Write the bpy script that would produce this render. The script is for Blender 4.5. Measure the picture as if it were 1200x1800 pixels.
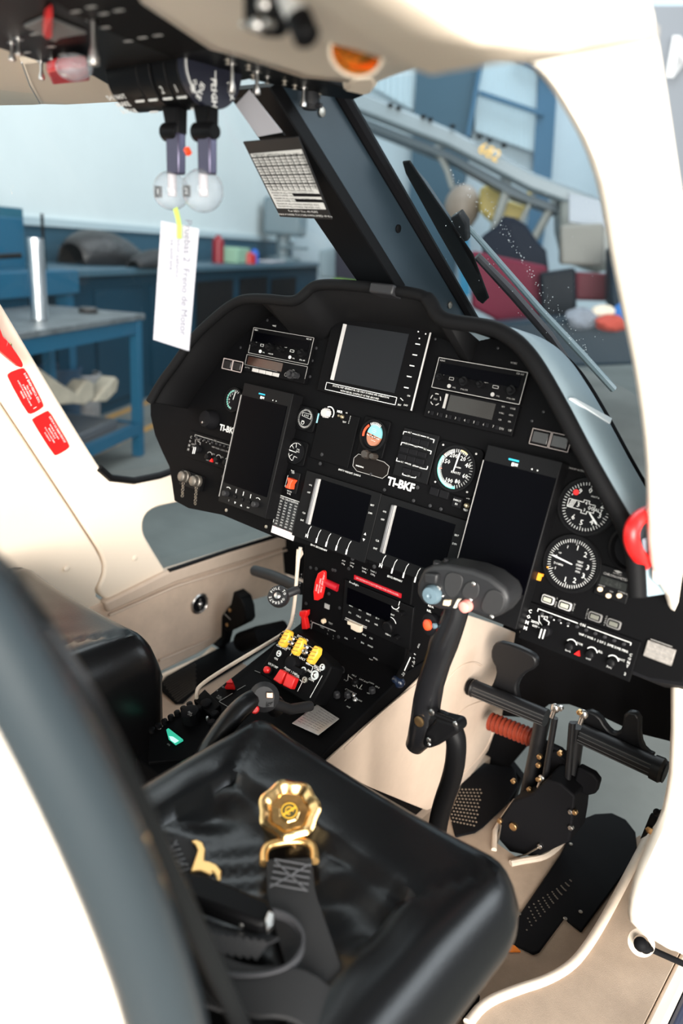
import bpy, bmesh, math, random
from mathutils import Vector, Matrix
from math import sin, cos, pi, radians
random.seed(7)
for o in list(bpy.data.objects): bpy.data.objects.remove(o)
scn = bpy.context.scene
COL = scn.collection
# ------------------------------------------------------------------ camera, light, exposure
V = Vector
CAM = V((0.819, -1.000, 1.172)); FPX = 1340.06
RX = V((0.76165, 0.64439, 0.06819)); RY = V((0.26262, -0.21077, -0.94160)); RZ = V((-0.59238, 0.73508, -0.32976))
cd = bpy.data.cameras.new('camera'); cam = bpy.data.objects.new('camera', cd); COL.objects.link(cam)
cam.matrix_world = Matrix(((RX.x, -RY.x, -RZ.x, CAM.x), (RX.y, -RY.y, -RZ.y, CAM.y), (RX.z, -RY.z, -RZ.z, CAM.z), (0, 0, 0, 1)))
cd.sensor_fit = 'VERTICAL'; cd.sensor_height = 36; cd.sensor_width = 24; cd.lens = FPX / 1800 * 36
cd.clip_start = 0.02; cd.clip_end = 200
cd.dof.use_dof = True; cd.dof.focus_distance = 1.34; cd.dof.aperture_fstop = 2.4
scn.camera = cam
w = bpy.data.worlds.new('world'); scn.world = w; w.use_nodes = True
w.node_tree.nodes['Background'].inputs[0].default_value = (0.70, 0.80, 0.86, 1)
w.node_tree.nodes['Background'].inputs[1].default_value = 0.26
def area(name, loc, target, size, sizey, power, color):
    l = bpy.data.lights.new(name, 'AREA'); l.shape = 'RECTANGLE'; l.size = size; l.size_y = sizey; l.energy = power; l.color = color
    o = bpy.data.objects.new(name, l); COL.objects.link(o); o.location = loc
    o.rotation_euler = (V(target) - V(loc)).to_track_quat('-Z', 'Y').to_euler(); return o
area('hangar_opening_daylight', (5.5, -5.5, 2.6), (0, 0, 0.9), 7, 4.5, 2000, (1.0, 0.96, 0.90))
area('hangar_side_daylight', (7.0, 4.5, 4.0), (0, 1.0, 0.6), 5, 4, 420, (0.86, 0.94, 1.0))
area('hangar_roof_lamp', (-3.2, 4.5, 6.2), (-5.0, 5.0, 0.0), 5, 3, 260, (0.9, 0.97, 1.0))
area('hangar_far_roof_lamp', (-3.5, 11.0, 7.5), (-4.5, 12.0, 0.5), 6, 4, 430, (0.88, 0.96, 1.0))
area('apron_bounce_fill', (3.6, -3.0, -0.35), (0.1, -0.4, 1.35), 4, 4, 700, (1.0, 0.95, 0.88))  # added fill lamp imitating ground bounce, brightens the headliner
vs = scn.view_settings; vs.view_transform = 'Standard'; vs.look = 'None'; vs.gamma = 1; vs.exposure = 0.0; vs.use_curve_mapping = False
scn.display_settings.display_device = 'sRGB'
# ------------------------------------------------------------------ geometry helpers
X, Y, Z = V((1, 0, 0)), V((0, 1, 0)), V((0, 0, 1))
def ray(px, py):
    return RX * ((px - 600) / FPX) + RY * ((py - 900) / FPX) + RZ
class F:   # a working plane: origin, two in-plane axes and the normal; all coordinates in metres
    def __init__(s, o, u, v):
        s.o = V(o); s.u = V(u).normalized(); s.v = V(v).normalized(); s.n = s.u.cross(s.v).normalized()
    def p(s, a, b, d=0.0): return s.o + s.u * a + s.v * b + s.n * d
    def px(s, x, y, d=0.0):
        r = ray(x, y); k = ((s.o + s.n * d) - CAM).dot(s.n) / r.dot(s.n); q = CAM + r * k - s.o
        return (q.dot(s.u), q.dot(s.v))
    def w(s, x, y, d=0.0):
        a, b = s.px(x, y, d); return s.p(a, b, d)
def on(x, y, n, d):
    r = ray(x, y); n = V(n); return CAM + r * ((d - CAM.dot(n)) / r.dot(n))
def onx(x, y, v): return on(x, y, X, v)
def ony(x, y, v): return on(x, y, Y, v)
def onz(x, y, v): return on(x, y, Z, v)
AL = radians(15)
PF = F((0, 0, 0.75), X, (0, sin(AL), cos(AL)))        # instrument panel plane, normal towards the pilots
OF = F((0, 0, 1.355), X, Y); OF.n = -Z                 # underside of the overhead panel
E1 = V((-0.472, 0.881, 0)).normalized(); E2 = V((-0.881, -0.472, 0)).normalized()
GZ = -0.45
MATS = {}
def mat(name, col=(0.5, 0.5, 0.5), rough=0.5, metal=0.0, bump=0.0, bscale=40.0, var=0.0, vscale=6.0, spec=0.5, coat=0.0, emit=None, estr=0.0, stretch=(1, 1, 1), bdist=0.002):
    if name in MATS: return MATS[name]
    m = bpy.data.materials.new(name); m.use_nodes = True; nt = m.node_tree; b = nt.nodes['Principled BSDF']
    b.inputs['Base Color'].default_value = (*col, 1); b.inputs['Roughness'].default_value = rough; b.inputs['Metallic'].default_value = metal
    b.inputs['Specular IOR Level'].default_value = spec; b.inputs['Coat Weight'].default_value = coat
    if emit: b.inputs['Emission Color'].default_value = (*emit, 1); b.inputs['Emission Strength'].default_value = estr
    tc = nt.nodes.new('ShaderNodeTexCoord'); mp = nt.nodes.new('ShaderNodeMapping'); mp.inputs['Scale'].default_value = stretch
    nt.links.new(tc.outputs['Object'], mp.inputs[0])
    if bump:
        n = nt.nodes.new('ShaderNodeTexNoise'); n.inputs['Scale'].default_value = bscale; n.inputs['Detail'].default_value = 5
        nt.links.new(mp.outputs[0], n.inputs['Vector'])
        bp = nt.nodes.new('ShaderNodeBump'); bp.inputs['Strength'].default_value = bump; bp.inputs['Distance'].default_value = bdist
        nt.links.new(n.outputs['Fac'], bp.inputs['Height']); nt.links.new(bp.outputs[0], b.inputs['Normal'])
    if var:
        n = nt.nodes.new('ShaderNodeTexNoise'); n.inputs['Scale'].default_value = vscale; n.inputs['Detail'].default_value = 8; n.inputs['Roughness'].default_value = 0.65
        nt.links.new(mp.outputs[0], n.inputs['Vector'])
        r = nt.nodes.new('ShaderNodeValToRGB'); r.color_ramp.elements[0].position = 0.3; r.color_ramp.elements[1].position = 0.68
        r.color_ramp.elements[0].color = (*[c * (1 - var) for c in col], 1); r.color_ramp.elements[1].color = (*[min(1, c * (1 + var * 0.5)) for c in col], 1)
        nt.links.new(n.outputs['Fac'], r.inputs[0]); nt.links.new(r.outputs[0], b.inputs['Base Color'])
    MATS[name] = m; return m
def glassmat(name, tint, gloss=0.012, haze=0.0, hazecol=(0.6, 0.75, 0.85), rough=0.02, ior=1.45):
    m = bpy.data.materials.new(name); m.use_nodes = True; nt = m.node_tree; nt.nodes.clear()
    out = nt.nodes.new('ShaderNodeOutputMaterial'); t = nt.nodes.new('ShaderNodeBsdfTransparent'); t.inputs[0].default_value = (*tint, 1)
    g = nt.nodes.new('ShaderNodeBsdfGlossy'); g.inputs['Roughness'].default_value = rough; g.inputs[0].default_value = (1, 1, 1, 1)
    lw = nt.nodes.new('ShaderNodeLayerWeight'); lw.inputs['Blend'].default_value = 0.5
    pw = nt.nodes.new('ShaderNodeMath'); pw.operation = 'POWER'; pw.inputs[1].default_value = 4.5; nt.links.new(lw.outputs['Facing'], pw.inputs[0])
    fr = nt.nodes.new('ShaderNodeMapRange'); fr.inputs[3].default_value = gloss; fr.inputs[4].default_value = 0.14 if ior < 1.5 else 0.9; nt.links.new(pw.outputs[0], fr.inputs[0])
    mx = nt.nodes.new('ShaderNodeMixShader'); nt.links.new(fr.outputs[0], mx.inputs[0]); nt.links.new(t.outputs[0], mx.inputs[1]); nt.links.new(g.outputs[0], mx.inputs[2])
    last = mx
    if haze:
        df = nt.nodes.new('ShaderNodeBsdfDiffuse'); df.inputs[0].default_value = (*hazecol, 1)
        n = nt.nodes.new('ShaderNodeTexNoise'); n.inputs['Scale'].default_value = 3.0; n.inputs['Detail'].default_value = 6
        mr = nt.nodes.new('ShaderNodeMapRange'); mr.inputs[1].default_value = 0.3; mr.inputs[2].default_value = 0.8; mr.inputs[3].default_value = haze * 0.6; mr.inputs[4].default_value = haze * 1.4
        nt.links.new(n.outputs['Fac'], mr.inputs[0])
        m2 = nt.nodes.new('ShaderNodeMixShader'); nt.links.new(mr.outputs[0], m2.inputs[0]); nt.links.new(mx.outputs[0], m2.inputs[1]); nt.links.new(df.outputs[0], m2.inputs[2]); last = m2
    nt.links.new(last.outputs[0], out.inputs[0]); MATS[name] = m; return m
K = mat('black_panel_paint', (0.0026, 0.0026, 0.003), 0.6, spec=0.06, bump=0.15, bscale=900, bdist=0.0002)
KB = mat('black_bezel', (0.0045, 0.0045, 0.005), 0.45, spec=0.10)
KD = mat('deep_black', (0.004, 0.004, 0.005), 0.7, spec=0.12)
KG = mat('charcoal_rubber', (0.018, 0.018, 0.02), 0.5, spec=0.35)
HOODM = mat('black_vinyl', (0.0045, 0.0045, 0.005), 0.62, spec=0.12, bump=0.3, bscale=500, bdist=0.0004)
SCR = mat('dark_screen_glass', (0.0008, 0.0008, 0.0015), 0.3, spec=0.03)
SCR2 = mat('grey_map_screen', (0.011, 0.012, 0.014), 0.4, spec=0.1)
WM = mat('white_marking', (0.75, 0.75, 0.73), 0.6)
GM = mat('grey_marking', (0.30, 0.29, 0.28), 0.6)
LGM = mat('light_grey_plastic', (0.42, 0.41, 0.40), 0.5)
RED = mat('red_paint', (0.75, 0.012, 0.012), 0.4)
DRED = mat('dark_red_placard', (0.42, 0.006, 0.015), 0.45)
ORG = mat('orange_red_plastic', (0.85, 0.07, 0.02), 0.4)
ORA = mat('orange_marking', (0.85, 0.30, 0.02), 0.5)
CYA = mat('cyan_marking', (0.02, 0.42, 0.60), 0.5)
TEAL = mat('teal_marking', (0.10, 0.62, 0.48), 0.5)
YEL = mat('yellow_switch_cover', (0.85, 0.48, 0.04), 0.4)
CREAM = mat('cream_button', (0.78, 0.60, 0.42), 0.5)
LEA = mat('black_leather', (0.0035, 0.0035, 0.004), 0.30, bump=0.35, bscale=260, bdist=0.0005, spec=0.45)
LEAW = mat('black_wrinkled_leather', (0.012, 0.012, 0.013), 0.34, bump=0.5, bscale=26, bdist=0.006, spec=0.6, stretch=(1, 0.45, 1))
BEI = mat('cream_trim_plastic', (0.80, 0.68, 0.55), 0.5, bump=0.05, bscale=300, bdist=0.0003)
BEIF = mat('cream_door_frame_paint', (0.84, 0.75, 0.64), 0.4)
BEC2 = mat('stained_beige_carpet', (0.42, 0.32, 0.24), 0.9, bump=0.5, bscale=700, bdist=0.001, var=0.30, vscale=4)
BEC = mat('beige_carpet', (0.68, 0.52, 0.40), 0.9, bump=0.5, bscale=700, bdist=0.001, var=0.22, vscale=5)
BEL = mat('beige_side_leather', (0.60, 0.47, 0.37), 0.6, bump=0.2, bscale=120, bdist=0.0008, var=0.12, vscale=8)
PIP = mat('cream_piping', (0.72, 0.61, 0.50), 0.5, var=0.1, vscale=30)
STL = mat('brushed_steel', (0.60, 0.58, 0.56), 0.3, metal=1.0)
DST = mat('dull_bronze_steel', (0.42, 0.38, 0.33), 0.45, metal=1.0)
GOLD = mat('polished_gold', (0.93, 0.60, 0.26), 0.22, metal=1.0)
GOLDM = mat('satin_gold', (0.90, 0.56, 0.22), 0.38, metal=1.0)
BRS = mat('brass_bolt', (0.70, 0.45, 0.22), 0.35, metal=1.0)
WEB = mat('black_webbing', (0.015, 0.015, 0.016), 0.75, bump=0.6, bscale=900, bdist=0.0008)
THR = mat('grey_stitching', (0.16, 0.16, 0.17), 0.8)
PAP = mat('white_paper', (0.40, 0.40, 0.44), 0.8)
PEN = mat('faint_pencil', (0.13, 0.13, 0.16), 0.8)
LIM = mat('lime_string', (0.42, 0.60, 0.10), 0.7)
GREY = mat('grey_post_paint', (0.017, 0.029, 0.040), 0.42, bump=0.05, bscale=200, var=0.1, vscale=5)
COVM = mat('grey_dash_cover', (0.24, 0.31, 0.35), 0.45)
GLW = glassmat('windshield_glass', (0.90, 0.95, 0.97), haze=0.008)
GLS = glassmat('side_glass', (0.95, 0.98, 0.99), haze=0.006)
ACR = glassmat('clear_acrylic', (0.80, 0.82, 0.84), haze=0.16, hazecol=(0.85, 0.88, 0.92), ior=1.6)
class B:   # mesh builder
    def __init__(s): s.v = []; s.f = []
    def add(s, vs, fs):
        k = len(s.v); s.v += [V(a) for a in vs]; s.f += [tuple(i + k for i in f) for f in fs]; return s
    def slab(s, fr, poly, d0, d1):
        n = len(poly); a = sum(poly[i][0] * poly[(i + 1) % n][1] - poly[(i + 1) % n][0] * poly[i][1] for i in range(n))
        if a < 0: poly = poly[::-1]
        vs = [fr.p(u, v, d0) for u, v in poly] + [fr.p(u, v, d1) for u, v in poly]
        return s.add(vs, [tuple(range(n))[::-1], tuple(range(n, 2 * n))] + [(i, (i + 1) % n, n + (i + 1) % n, n + i) for i in range(n)])
    def box(s, fr, u0, u1, v0, v1, d0, d1): return s.slab(fr, [(u0, v0), (u1, v0), (u1, v1), (u0, v1)], d0, d1)
    def extr(s, pts, e):
        n = len(pts); pts = [V(p) for p in pts]; e = V(e)
        return s.add(pts + [p + e for p in pts], [tuple(range(n)), tuple(range(n, 2 * n))[::-1]] + [(i, n + i, n + (i + 1) % n, (i + 1) % n) for i in range(n)])
    def cyl(s, fr, u, v, r, d0, d1, seg=24, r1=None, ry=None):
        r1 = r if r1 is None else r1; vs = []
        for d, q in ((d0, r), (d1, r1)):
            for i in range(seg):
                t = 2 * pi * i / seg; vs.append(fr.p(u + q * cos(t), v + q * sin(t) * (ry or 1), d))
        return s.add(vs, [tuple(range(seg))[::-1], tuple(range(seg, 2 * seg))] + [(i, (i + 1) % seg, seg + (i + 1) % seg, seg + i) for i in range(seg)])
    def lathe(s, fr, u, v, prof, seg=28, lob=0, lamp=0.0):
        vs = []; n = len(prof)
        for r, d in prof:
            for i in range(seg):
                t = 2 * pi * i / seg; q = r * (1 + lamp * cos(lob * t)) if lob else r
                vs.append(fr.p(u + q * cos(t), v + q * sin(t), d))
        fs = [(k * seg + i, k * seg + (i + 1) % seg, (k + 1) * seg + (i + 1) % seg, (k + 1) * seg + i) for k in range(n - 1) for i in range(seg)]
        fs += [tuple(range(seg))[::-1], tuple(range((n - 1) * seg, n * seg))]
        return s.add(vs, fs)
    def ring(s, fr, u, v, r0, r1, d0, d1, seg=32, a0=0, a1=360):
        full = a1 - a0 >= 360; m = seg if full else seg + 1; vs = []
        for i in range(m):
            t = radians(a0 + (a1 - a0) * i / seg); c, q = cos(t), sin(t)
            vs += [fr.p(u + r0 * c, v + r0 * q, d0), fr.p(u + r1 * c, v + r1 * q, d0), fr.p(u + r1 * c, v + r1 * q, d1), fr.p(u + r0 * c, v + r0 * q, d1)]
        fs = []
        for i in range(seg if full else seg):
            j = (i + 1) % m
            for k in range(4): fs.append((i * 4 + k, i * 4 + (k + 1) % 4, j * 4 + (k + 1) % 4, j * 4 + k))
        if not full: fs += [(3, 2, 1, 0), (m * 4 - 4, m * 4 - 3, m * 4 - 2, m * 4 - 1)]
        return s.add(vs, fs)
    def tube(s, pts, r, seg=10, closed=False, flat=None):
        pts = [V(p) for p in pts]; n = len(pts); rs = r if isinstance(r, (list, tuple)) else [r] * n
        vs = []; pn = None
        for i, p in enumerate(pts):
            a = pts[i - 1] if (i > 0 or closed) else p; b = pts[(i + 1) % n] if (i < n - 1 or closed) else p
            t = (b - a).normalized()
            if pn is None:
                pn = V(flat).cross(t).cross(t) if flat is not None else t.orthogonal()
                if flat is not None: pn = V(flat) - t * V(flat).dot(t)
            pn = (pn - t * pn.dot(t)).normalized(); bn = t.cross(pn)
            for k in range(seg):
                q = 2 * pi * k / seg; vs.append(p + (pn * cos(q) + bn * sin(q)) * rs[i])
        m = n if closed else n - 1
        fs = [(i * seg + k, i * seg + (k + 1) % seg, ((i + 1) % n) * seg + (k + 1) % seg, ((i + 1) % n) * seg + k) for i in range(m) for k in range(seg)]
        if not closed: fs += [tuple(range(seg))[::-1], tuple(range((n - 1) * seg, n * seg))]
        return s.add(vs, fs)
    def ribbon(s, pts, wdir, wd, th):
        pts = [V(p) for p in pts]; n = len(pts); vs = []
        for i, p in enumerate(pts):
            t = (pts[min(i + 1, n - 1)] - pts[max(i - 1, 0)]).normalized(); wv = (V(wdir) - t * V(wdir).dot(t)).normalized(); nn = t.cross(wv)
            for a, b in ((-1, -1), (1, -1), (1, 1), (-1, 1)): vs.append(p + wv * a * wd / 2 + nn * b * th / 2)
        fs = [(i * 4 + k, i * 4 + (k + 1) % 4, i * 4 + 4 + (k + 1) % 4, i * 4 + 4 + k) for i in range(n - 1) for k in range(4)] + [(3, 2, 1, 0), (n * 4 - 4, n * 4 - 3, n * 4 - 2, n * 4 - 1)]
        return s.add(vs, fs)
    def ball(s, c, r, seg=16, sc=(1, 1, 1), ax=None):
        vs = []; n = seg // 2; c = V(c)
        for i in range(n + 1):
            t = pi * i / n
            for k in range(seg):
                q = 2 * pi * k / seg; vs.append(c + V((r * sc[0] * sin(t) * cos(q), r * sc[1] * sin(t) * sin(q), r * sc[2] * cos(t))))
        return s.add(vs, [(i * seg + k, (i + 1) * seg + k, (i + 1) * seg + (k + 1) % seg, i * seg + (k + 1) % seg) for i in range(n) for k in range(seg)])
    def grid(s, rows, closed=False):
        n, m = len(rows), len(rows[0]); vs = [p for r in rows for p in r]
        return s.add(vs, [(i * m + k, i * m + (k + 1) % m, (i + 1) * m + (k + 1) % m, (i + 1) * m + k) for i in range(n - 1) for k in range(m if closed else m - 1)])
    def line(s, fr, pts, wd, d0, d1):    # a painted line through (u, v) points
        for (a, b), (c, e) in zip(pts, pts[1:]):
            L = math.hypot(c - a, e - b) or 1e-6; nx, ny = -(e - b) / L * wd / 2, (c - a) / L * wd / 2; ex, ey = (c - a) / L * wd / 2, (e - b) / L * wd / 2
            s.slab(fr, [(a - nx - ex, b - ny - ey), (c - nx + ex, e - ny + ey), (c + nx + ex, e + ny + ey), (a + nx - ex, b + ny - ey)], d0, d1)
        return s
    def text(s, fr, t, u, v, size, d=0.0, th=0.0003, rot=0.0, al='CENTER', bold=0.0, xs=1.0):
        c = bpy.data.curves.new('t', 'FONT'); c.body = t; c.size = size; c.align_x = al; c.align_y = 'CENTER'; c.resolution_u = 1 if size < 0.012 else 3; c.offset = bold * size
        o = bpy.data.objects.new('t', c); me = o.to_mesh(); r = radians(rot); vs = []
        for q in me.vertices:
            x, y = q.co.x * xs, q.co.y; vs.append(fr.p(u + x * cos(r) - y * sin(r), v + x * sin(r) + y * cos(r), d + th))
        s.add(vs, [tuple(p.vertices) for p in me.polygons]); o.to_mesh_clear(); bpy.data.objects.remove(o); bpy.data.curves.remove(c); return s
def obj(name, b, m, parent=None, bev=0.0, smooth=False, sub=0, solid=0.0, label=None, kind=None, seg=2):
    me = bpy.data.meshes.new(name); me.from_pydata([tuple(v) for v in b.v], [], b.f); me.update()
    bm = bmesh.new(); bm.from_mesh(me)
    if sub or bev or smooth: bmesh.ops.remove_doubles(bm, verts=bm.verts, dist=1e-6)
    if not (name in ('markings',)): bmesh.ops.recalc_face_normals(bm, faces=bm.faces)
    org = V((0, 0, 0))
    if parent is None and bm.verts:
        xs = [v.co for v in bm.verts]; org = V(((min(q.x for q in xs) + max(q.x for q in xs)) / 2, (min(q.y for q in xs) + max(q.y for q in xs)) / 2, min(q.z for q in xs)))
        bmesh.ops.translate(bm, verts=bm.verts, vec=-org)
    bm.to_mesh(me); bm.free()
    o = bpy.data.objects.new(name, me); COL.objects.link(o); me.materials.append(m)
    if parent is not None:
        o.parent = parent; q = parent; off = V((0, 0, 0))
        while q is not None: off += q.location; q = q.parent
        for v in me.vertices: v.co -= off
    else: o.location = org
    if solid:
        md = o.modifiers.new('s', 'SOLIDIFY'); md.thickness = solid; md.offset = 0
    if bev:
        md = o.modifiers.new('b', 'BEVEL'); md.width = bev; md.segments = seg; md.limit_method = 'ANGLE'; md.angle_limit = radians(40)
    if sub:
        md = o.modifiers.new('u', 'SUBSURF'); md.levels = sub; md.render_levels = sub
    if smooth or bev or sub:
        for p in me.polygons: p.use_smooth = True
        if not sub:
            try: me.set_sharp_from_angle(angle=radians(38))
            except Exception: pass
    if label: o['label'] = label
    if kind: o['kind'] = kind
    return o
def tag(o, label, cat, group=None, kind=None):
    o['label'] = label; o['category'] = cat
    if group: o['group'] = group
    if kind: o['kind'] = kind
    return o
def thing(name, loc, label, cat, group=None):
    o = bpy.data.objects.new(name, None); COL.objects.link(o); o.location = V(loc); o.empty_display_size = 0.05
    return tag(o, label, cat, group)
def struct(name, b, m, **k):
    o = obj(name, b, m, **k); o['kind'] = 'structure'; return o
def frm(o, n, up=(0, 0, 1)):   # plane through o facing n
    n = V(n).normalized(); u = V(up).cross(n).normalized(); return F(o, u, n.cross(u))
def rr(u0, u1, v0, v1, r, n=5):   # rounded rectangle outline
    out = []
    for cx, cy, a in ((u1 - r, v1 - r, 0), (u0 + r, v1 - r, 90), (u0 + r, v0 + r, 180), (u1 - r, v0 + r, 270)):
        for i in range(n + 1):
            t = radians(a + 90 * i / n); out.append((cx + r * cos(t), cy + r * sin(t)))
    return out
def smoothpoly(pts, it=2, closed=True):
    for _ in range(it):
        q = []; n = len(pts)
        for i in range(n if closed else n - 1):
            a, b = V(pts[i]), V(pts[(i + 1) % n]); q += [a.lerp(b, 0.25), a.lerp(b, 0.75)]
        if not closed: q = [V(pts[0])] + q + [V(pts[-1])]
        pts = q
    return [tuple(p) for p in pts]
def pxs(fr, lst, d=0.0): return [fr.px(x, y, d) for x, y in lst]
def rect(fr, lst, d=0.0):   # mean upright rectangle of four corners TL TR BR BL
    p = pxs(fr, lst, d); return ((p[0][0] + p[3][0]) / 2, (p[1][0] + p[2][0]) / 2, (p[2][1] + p[3][1]) / 2, (p[0][1] + p[1][1]) / 2)
# ------------------------------------------------------------------ the hangar
HW = F(V((0, 0, 0)) + E2 * 4.0, E1, Z)          # far side wall (normal faces away or towards, only used as a plane)
def hang(a, b, z): return E1 * a + E2 * b + Z * z
def onh(x, y, ax, val): return on(x, y, E1 if ax == 1 else E2, val)
def hbox(b, a0, a1, b0, b1, z0, z1): return b.extr([hang(a0, b0, z0), hang(a1, b0, z0), hang(a1, b1, z0), hang(a0, b1, z0)], Z * (z1 - z0))
CONC = mat('hangar_concrete', (0.150, 0.160, 0.150), 0.85, var=0.35, vscale=1.1, bump=0.05)
WALW = mat('hangar_wall_white', (0.62, 0.69, 0.70), 0.8, var=0.06, vscale=0.6)
WALB = mat('hangar_wall_blue', (0.022, 0.080, 0.125), 0.6)
BLU = mat('workshop_blue_paint', (0.006, 0.085, 0.16), 0.5, spec=.3)
BLU2 = mat('dark_teal_blue_paint', (0.003, 0.034, 0.062), 0.6, spec=.15)
CBLU = mat('column_blue_paint', (0.016, 0.10, 0.19), 0.5)
TOPG = mat('worn_grey_benchtop', (0.12, 0.135, 0.145), 0.45, var=0.5, vscale=9)
LINE = mat('faded_orange_floor_paint', (0.42, 0.22, 0.05), 0.7, var=0.3)
b = B(); hbox(b, -8, 16, -9, 4.6, GZ - 0.1, GZ); struct('floor', b, CONC)
b = B(); hbox(b, -8, 16, 4.0, 4.15, 1.22, 7.0); struct('wall_left', b, WALW)
b = B(); hbox(b, -8, 16, 3.985, 4.14, GZ, 1.15); struct('wall_left', b, WALB)
b = B(); hbox(b, -8, 16, 3.95, 4.0, 1.15, 1.22); struct('trim_1', b, mat('pale_ledge', (0.42, 0.52, 0.56), 0.7))
b = B(); hbox(b, 14.0, 14.2, -9, 4.6, GZ, 8); struct('wall_front', b, mat('hangar_end_wall', (0.50, 0.60, 0.66), 0.8, var=0.08, vscale=0.5))
b = B(); hbox(b, 4.4, 4.48, 2.75, 4.4, GZ, GZ + 0.003)
hbox(b, 1.0, 14.0, 2.62, 2.70, GZ, GZ + 0.003); hbox(b, 1.0, 14.0, 3.1, 3.18, GZ, GZ + 0.003); struct('trim_2', b, LINE)
# blue columns and translucent corrugated sheeting on the end wall
def endpoly(pts, a0, th): return [onh(x, y, 1, a0) for x, y in pts], E1 * th
CORR = mat('corrugated_sheet', (0.50, 0.62, 0.68), 0.4)
for i, (lab, pts) in enumerate([('lower corrugated translucent sheet beside the dark blue gable bay', [(655, 135), (738, 130), (730, 190), (650, 175)]),
                                ('tall corrugated translucent sheet between the two blue columns', [(842, 112), (955, 96), (955, 262), (830, 228)])]):
    pass
def corrug(x0, x1, yt0, yt1, yb0, yb1, n, name):
    b = B(); rows = []
    for r in range(2):
        row = []
        for k in range(n * 4 + 1):
            t = k / (n * 4); q = onh(x0 + (x1 - x0) * t, (yt0 + (yt1 - yt0) * t) if r == 0 else (yb0 + (yb1 - yb0) * t), 1, 13.6)
            row.append(q + E1 * 0.05 * (1 if k % 4 in (1, 2) else 0))
        rows.append(row)
    b.grid(rows); o = obj(name, b, CORR, solid=0.01); o['kind'] = 'structure'; return o
corrug(650, 745, 60, 60, 150, 205, 9, 'wall_front'); corrug(835, 960, 60, 60, 230, 275, 14, 'wall_front')
for x0, x1, xb0, xb1 in ((735, 850, 720, 815), (950, 985, 935, 968)):
    b = B(); b.extr([onh(x0, 60, 1, 13.5), onh(x1, 60, 1, 13.5), onh(xb1, 330, 1, 13.5), onh(xb0, 330, 1, 13.5)], E1 * 0.3)
    p = [onh(xb0, 330, 1, 13.5), onh(xb1, 330, 1, 13.5)]; q = [V((p[0].x, p[0].y, GZ)), V((p[1].x, p[1].y, GZ))]
    b.extr([p[0], p[1], q[1], q[0]], E1 * 0.3)
    struct('trim_3', b, CBLU if x0 > 900 else mat('dark_gable_blue', (0.03, 0.085, 0.13), 0.6))
b = B(); b.extr([onh(842, 158, 1, 13.4), onh(955, 196, 1, 13.4), onh(955, 204, 1, 13.4), onh(842, 166, 1, 13.4)], E1 * 0.1)
b.extr([onh(905, 90, 1, 13.4), onh(980, 128, 1, 13.4), onh(980, 140, 1, 13.4), onh(905, 104, 1, 13.4)], E1 * 0.1)
b.extr([onh(843, 100, 1, 13.35), onh(850, 100, 1, 13.35), onh(826, 240, 1, 13.35), onh(818, 240, 1, 13.35)], E1 * 0.1); struct('trim_3', b, CBLU)
b = B(); b.extr([onh(803, 380, 1, 13.3), onh(822, 380, 1, 13.3), onh(826, 520, 1, 13.3), onh(808, 520, 1, 13.3)], E1 * 0.15); struct('trim_3', b, mat('bright_column_blue', (0.02, 0.26, 0.46), 0.5))
# left: counter along the wall, cabinets, bench
def part_box(parent, name, m, a0, a1, b0, b1, z0, z1, **k): b = B(); hbox(b, a0, a1, b0, b1, z0, z1); return obj(name, b, m, parent, **k)
t = thing('counter_cabinet', hang(9, 3.6, GZ), 'long blue workshop counter with dark knee openings along the far wall', 'counter')
part_box(t, 'countertop', mat('slate_blue_top', (0.035, 0.09, 0.13), 0.4), 4.6, 13.2, 3.15, 3.95, 0.78, 0.84, bev=0.01)
part_box(t, 'cabinet_carcass', BLU2, 4.65, 13.15, 3.25, 3.95, GZ, 0.78)
for a0, a1, z0, z1 in ((5.0, 5.9, GZ + 0.1, 0.66), (6.1, 7.0, GZ + 0.1, 0.66), (10.2, 11.6, GZ + 0.3, 0.62)):
    b = B(); hbox(b, a0, a1, 3.225, 3.26, z0, z1); obj('panel_door', b, BLU2 if a0 < 10 else KD, t, bev=0.008)
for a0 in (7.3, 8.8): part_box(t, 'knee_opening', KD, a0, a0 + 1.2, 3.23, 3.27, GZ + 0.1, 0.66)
t = thing('workbench', hang(3.3, 2.6, GZ), 'blue steel workbench with worn grey top and lower shelf', 'workbench')
part_box(t, 'benchtop', TOPG, 1.5, 4.02, 2.3, 3.1, 0.565, 0.605, bev=0.006)
part_box(t, 'top_rail', BLU, 1.55, 3.98, 2.32, 2.37, 0.47, 0.565); part_box(t, 'top_rail', BLU, 3.93, 3.98, 2.37, 3.05, 0.47, 0.565)
for a, bb in ((3.92, 2.31), (3.92, 3.02), (1.6, 2.31), (1.6, 3.02)): part_box(t, 'leg', BLU, a, a + 0.07, bb, bb + 0.07, GZ, 0.565, bev=0.005)
part_box(t, 'lower_shelf', mat('grey_shelf_steel', (0.10, 0.11, 0.12), 0.5), 1.6, 3.98, 2.36, 3.06, -0.22, -0.20)
part_box(t, 'shelf_rail', BLU, 1.6, 3.98, 2.31, 2.36, -0.27, -0.19); part_box(t, 'shelf_rail', BLU, 3.93, 3.98, 2.37, 3.05, -0.27, -0.19)
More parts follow.
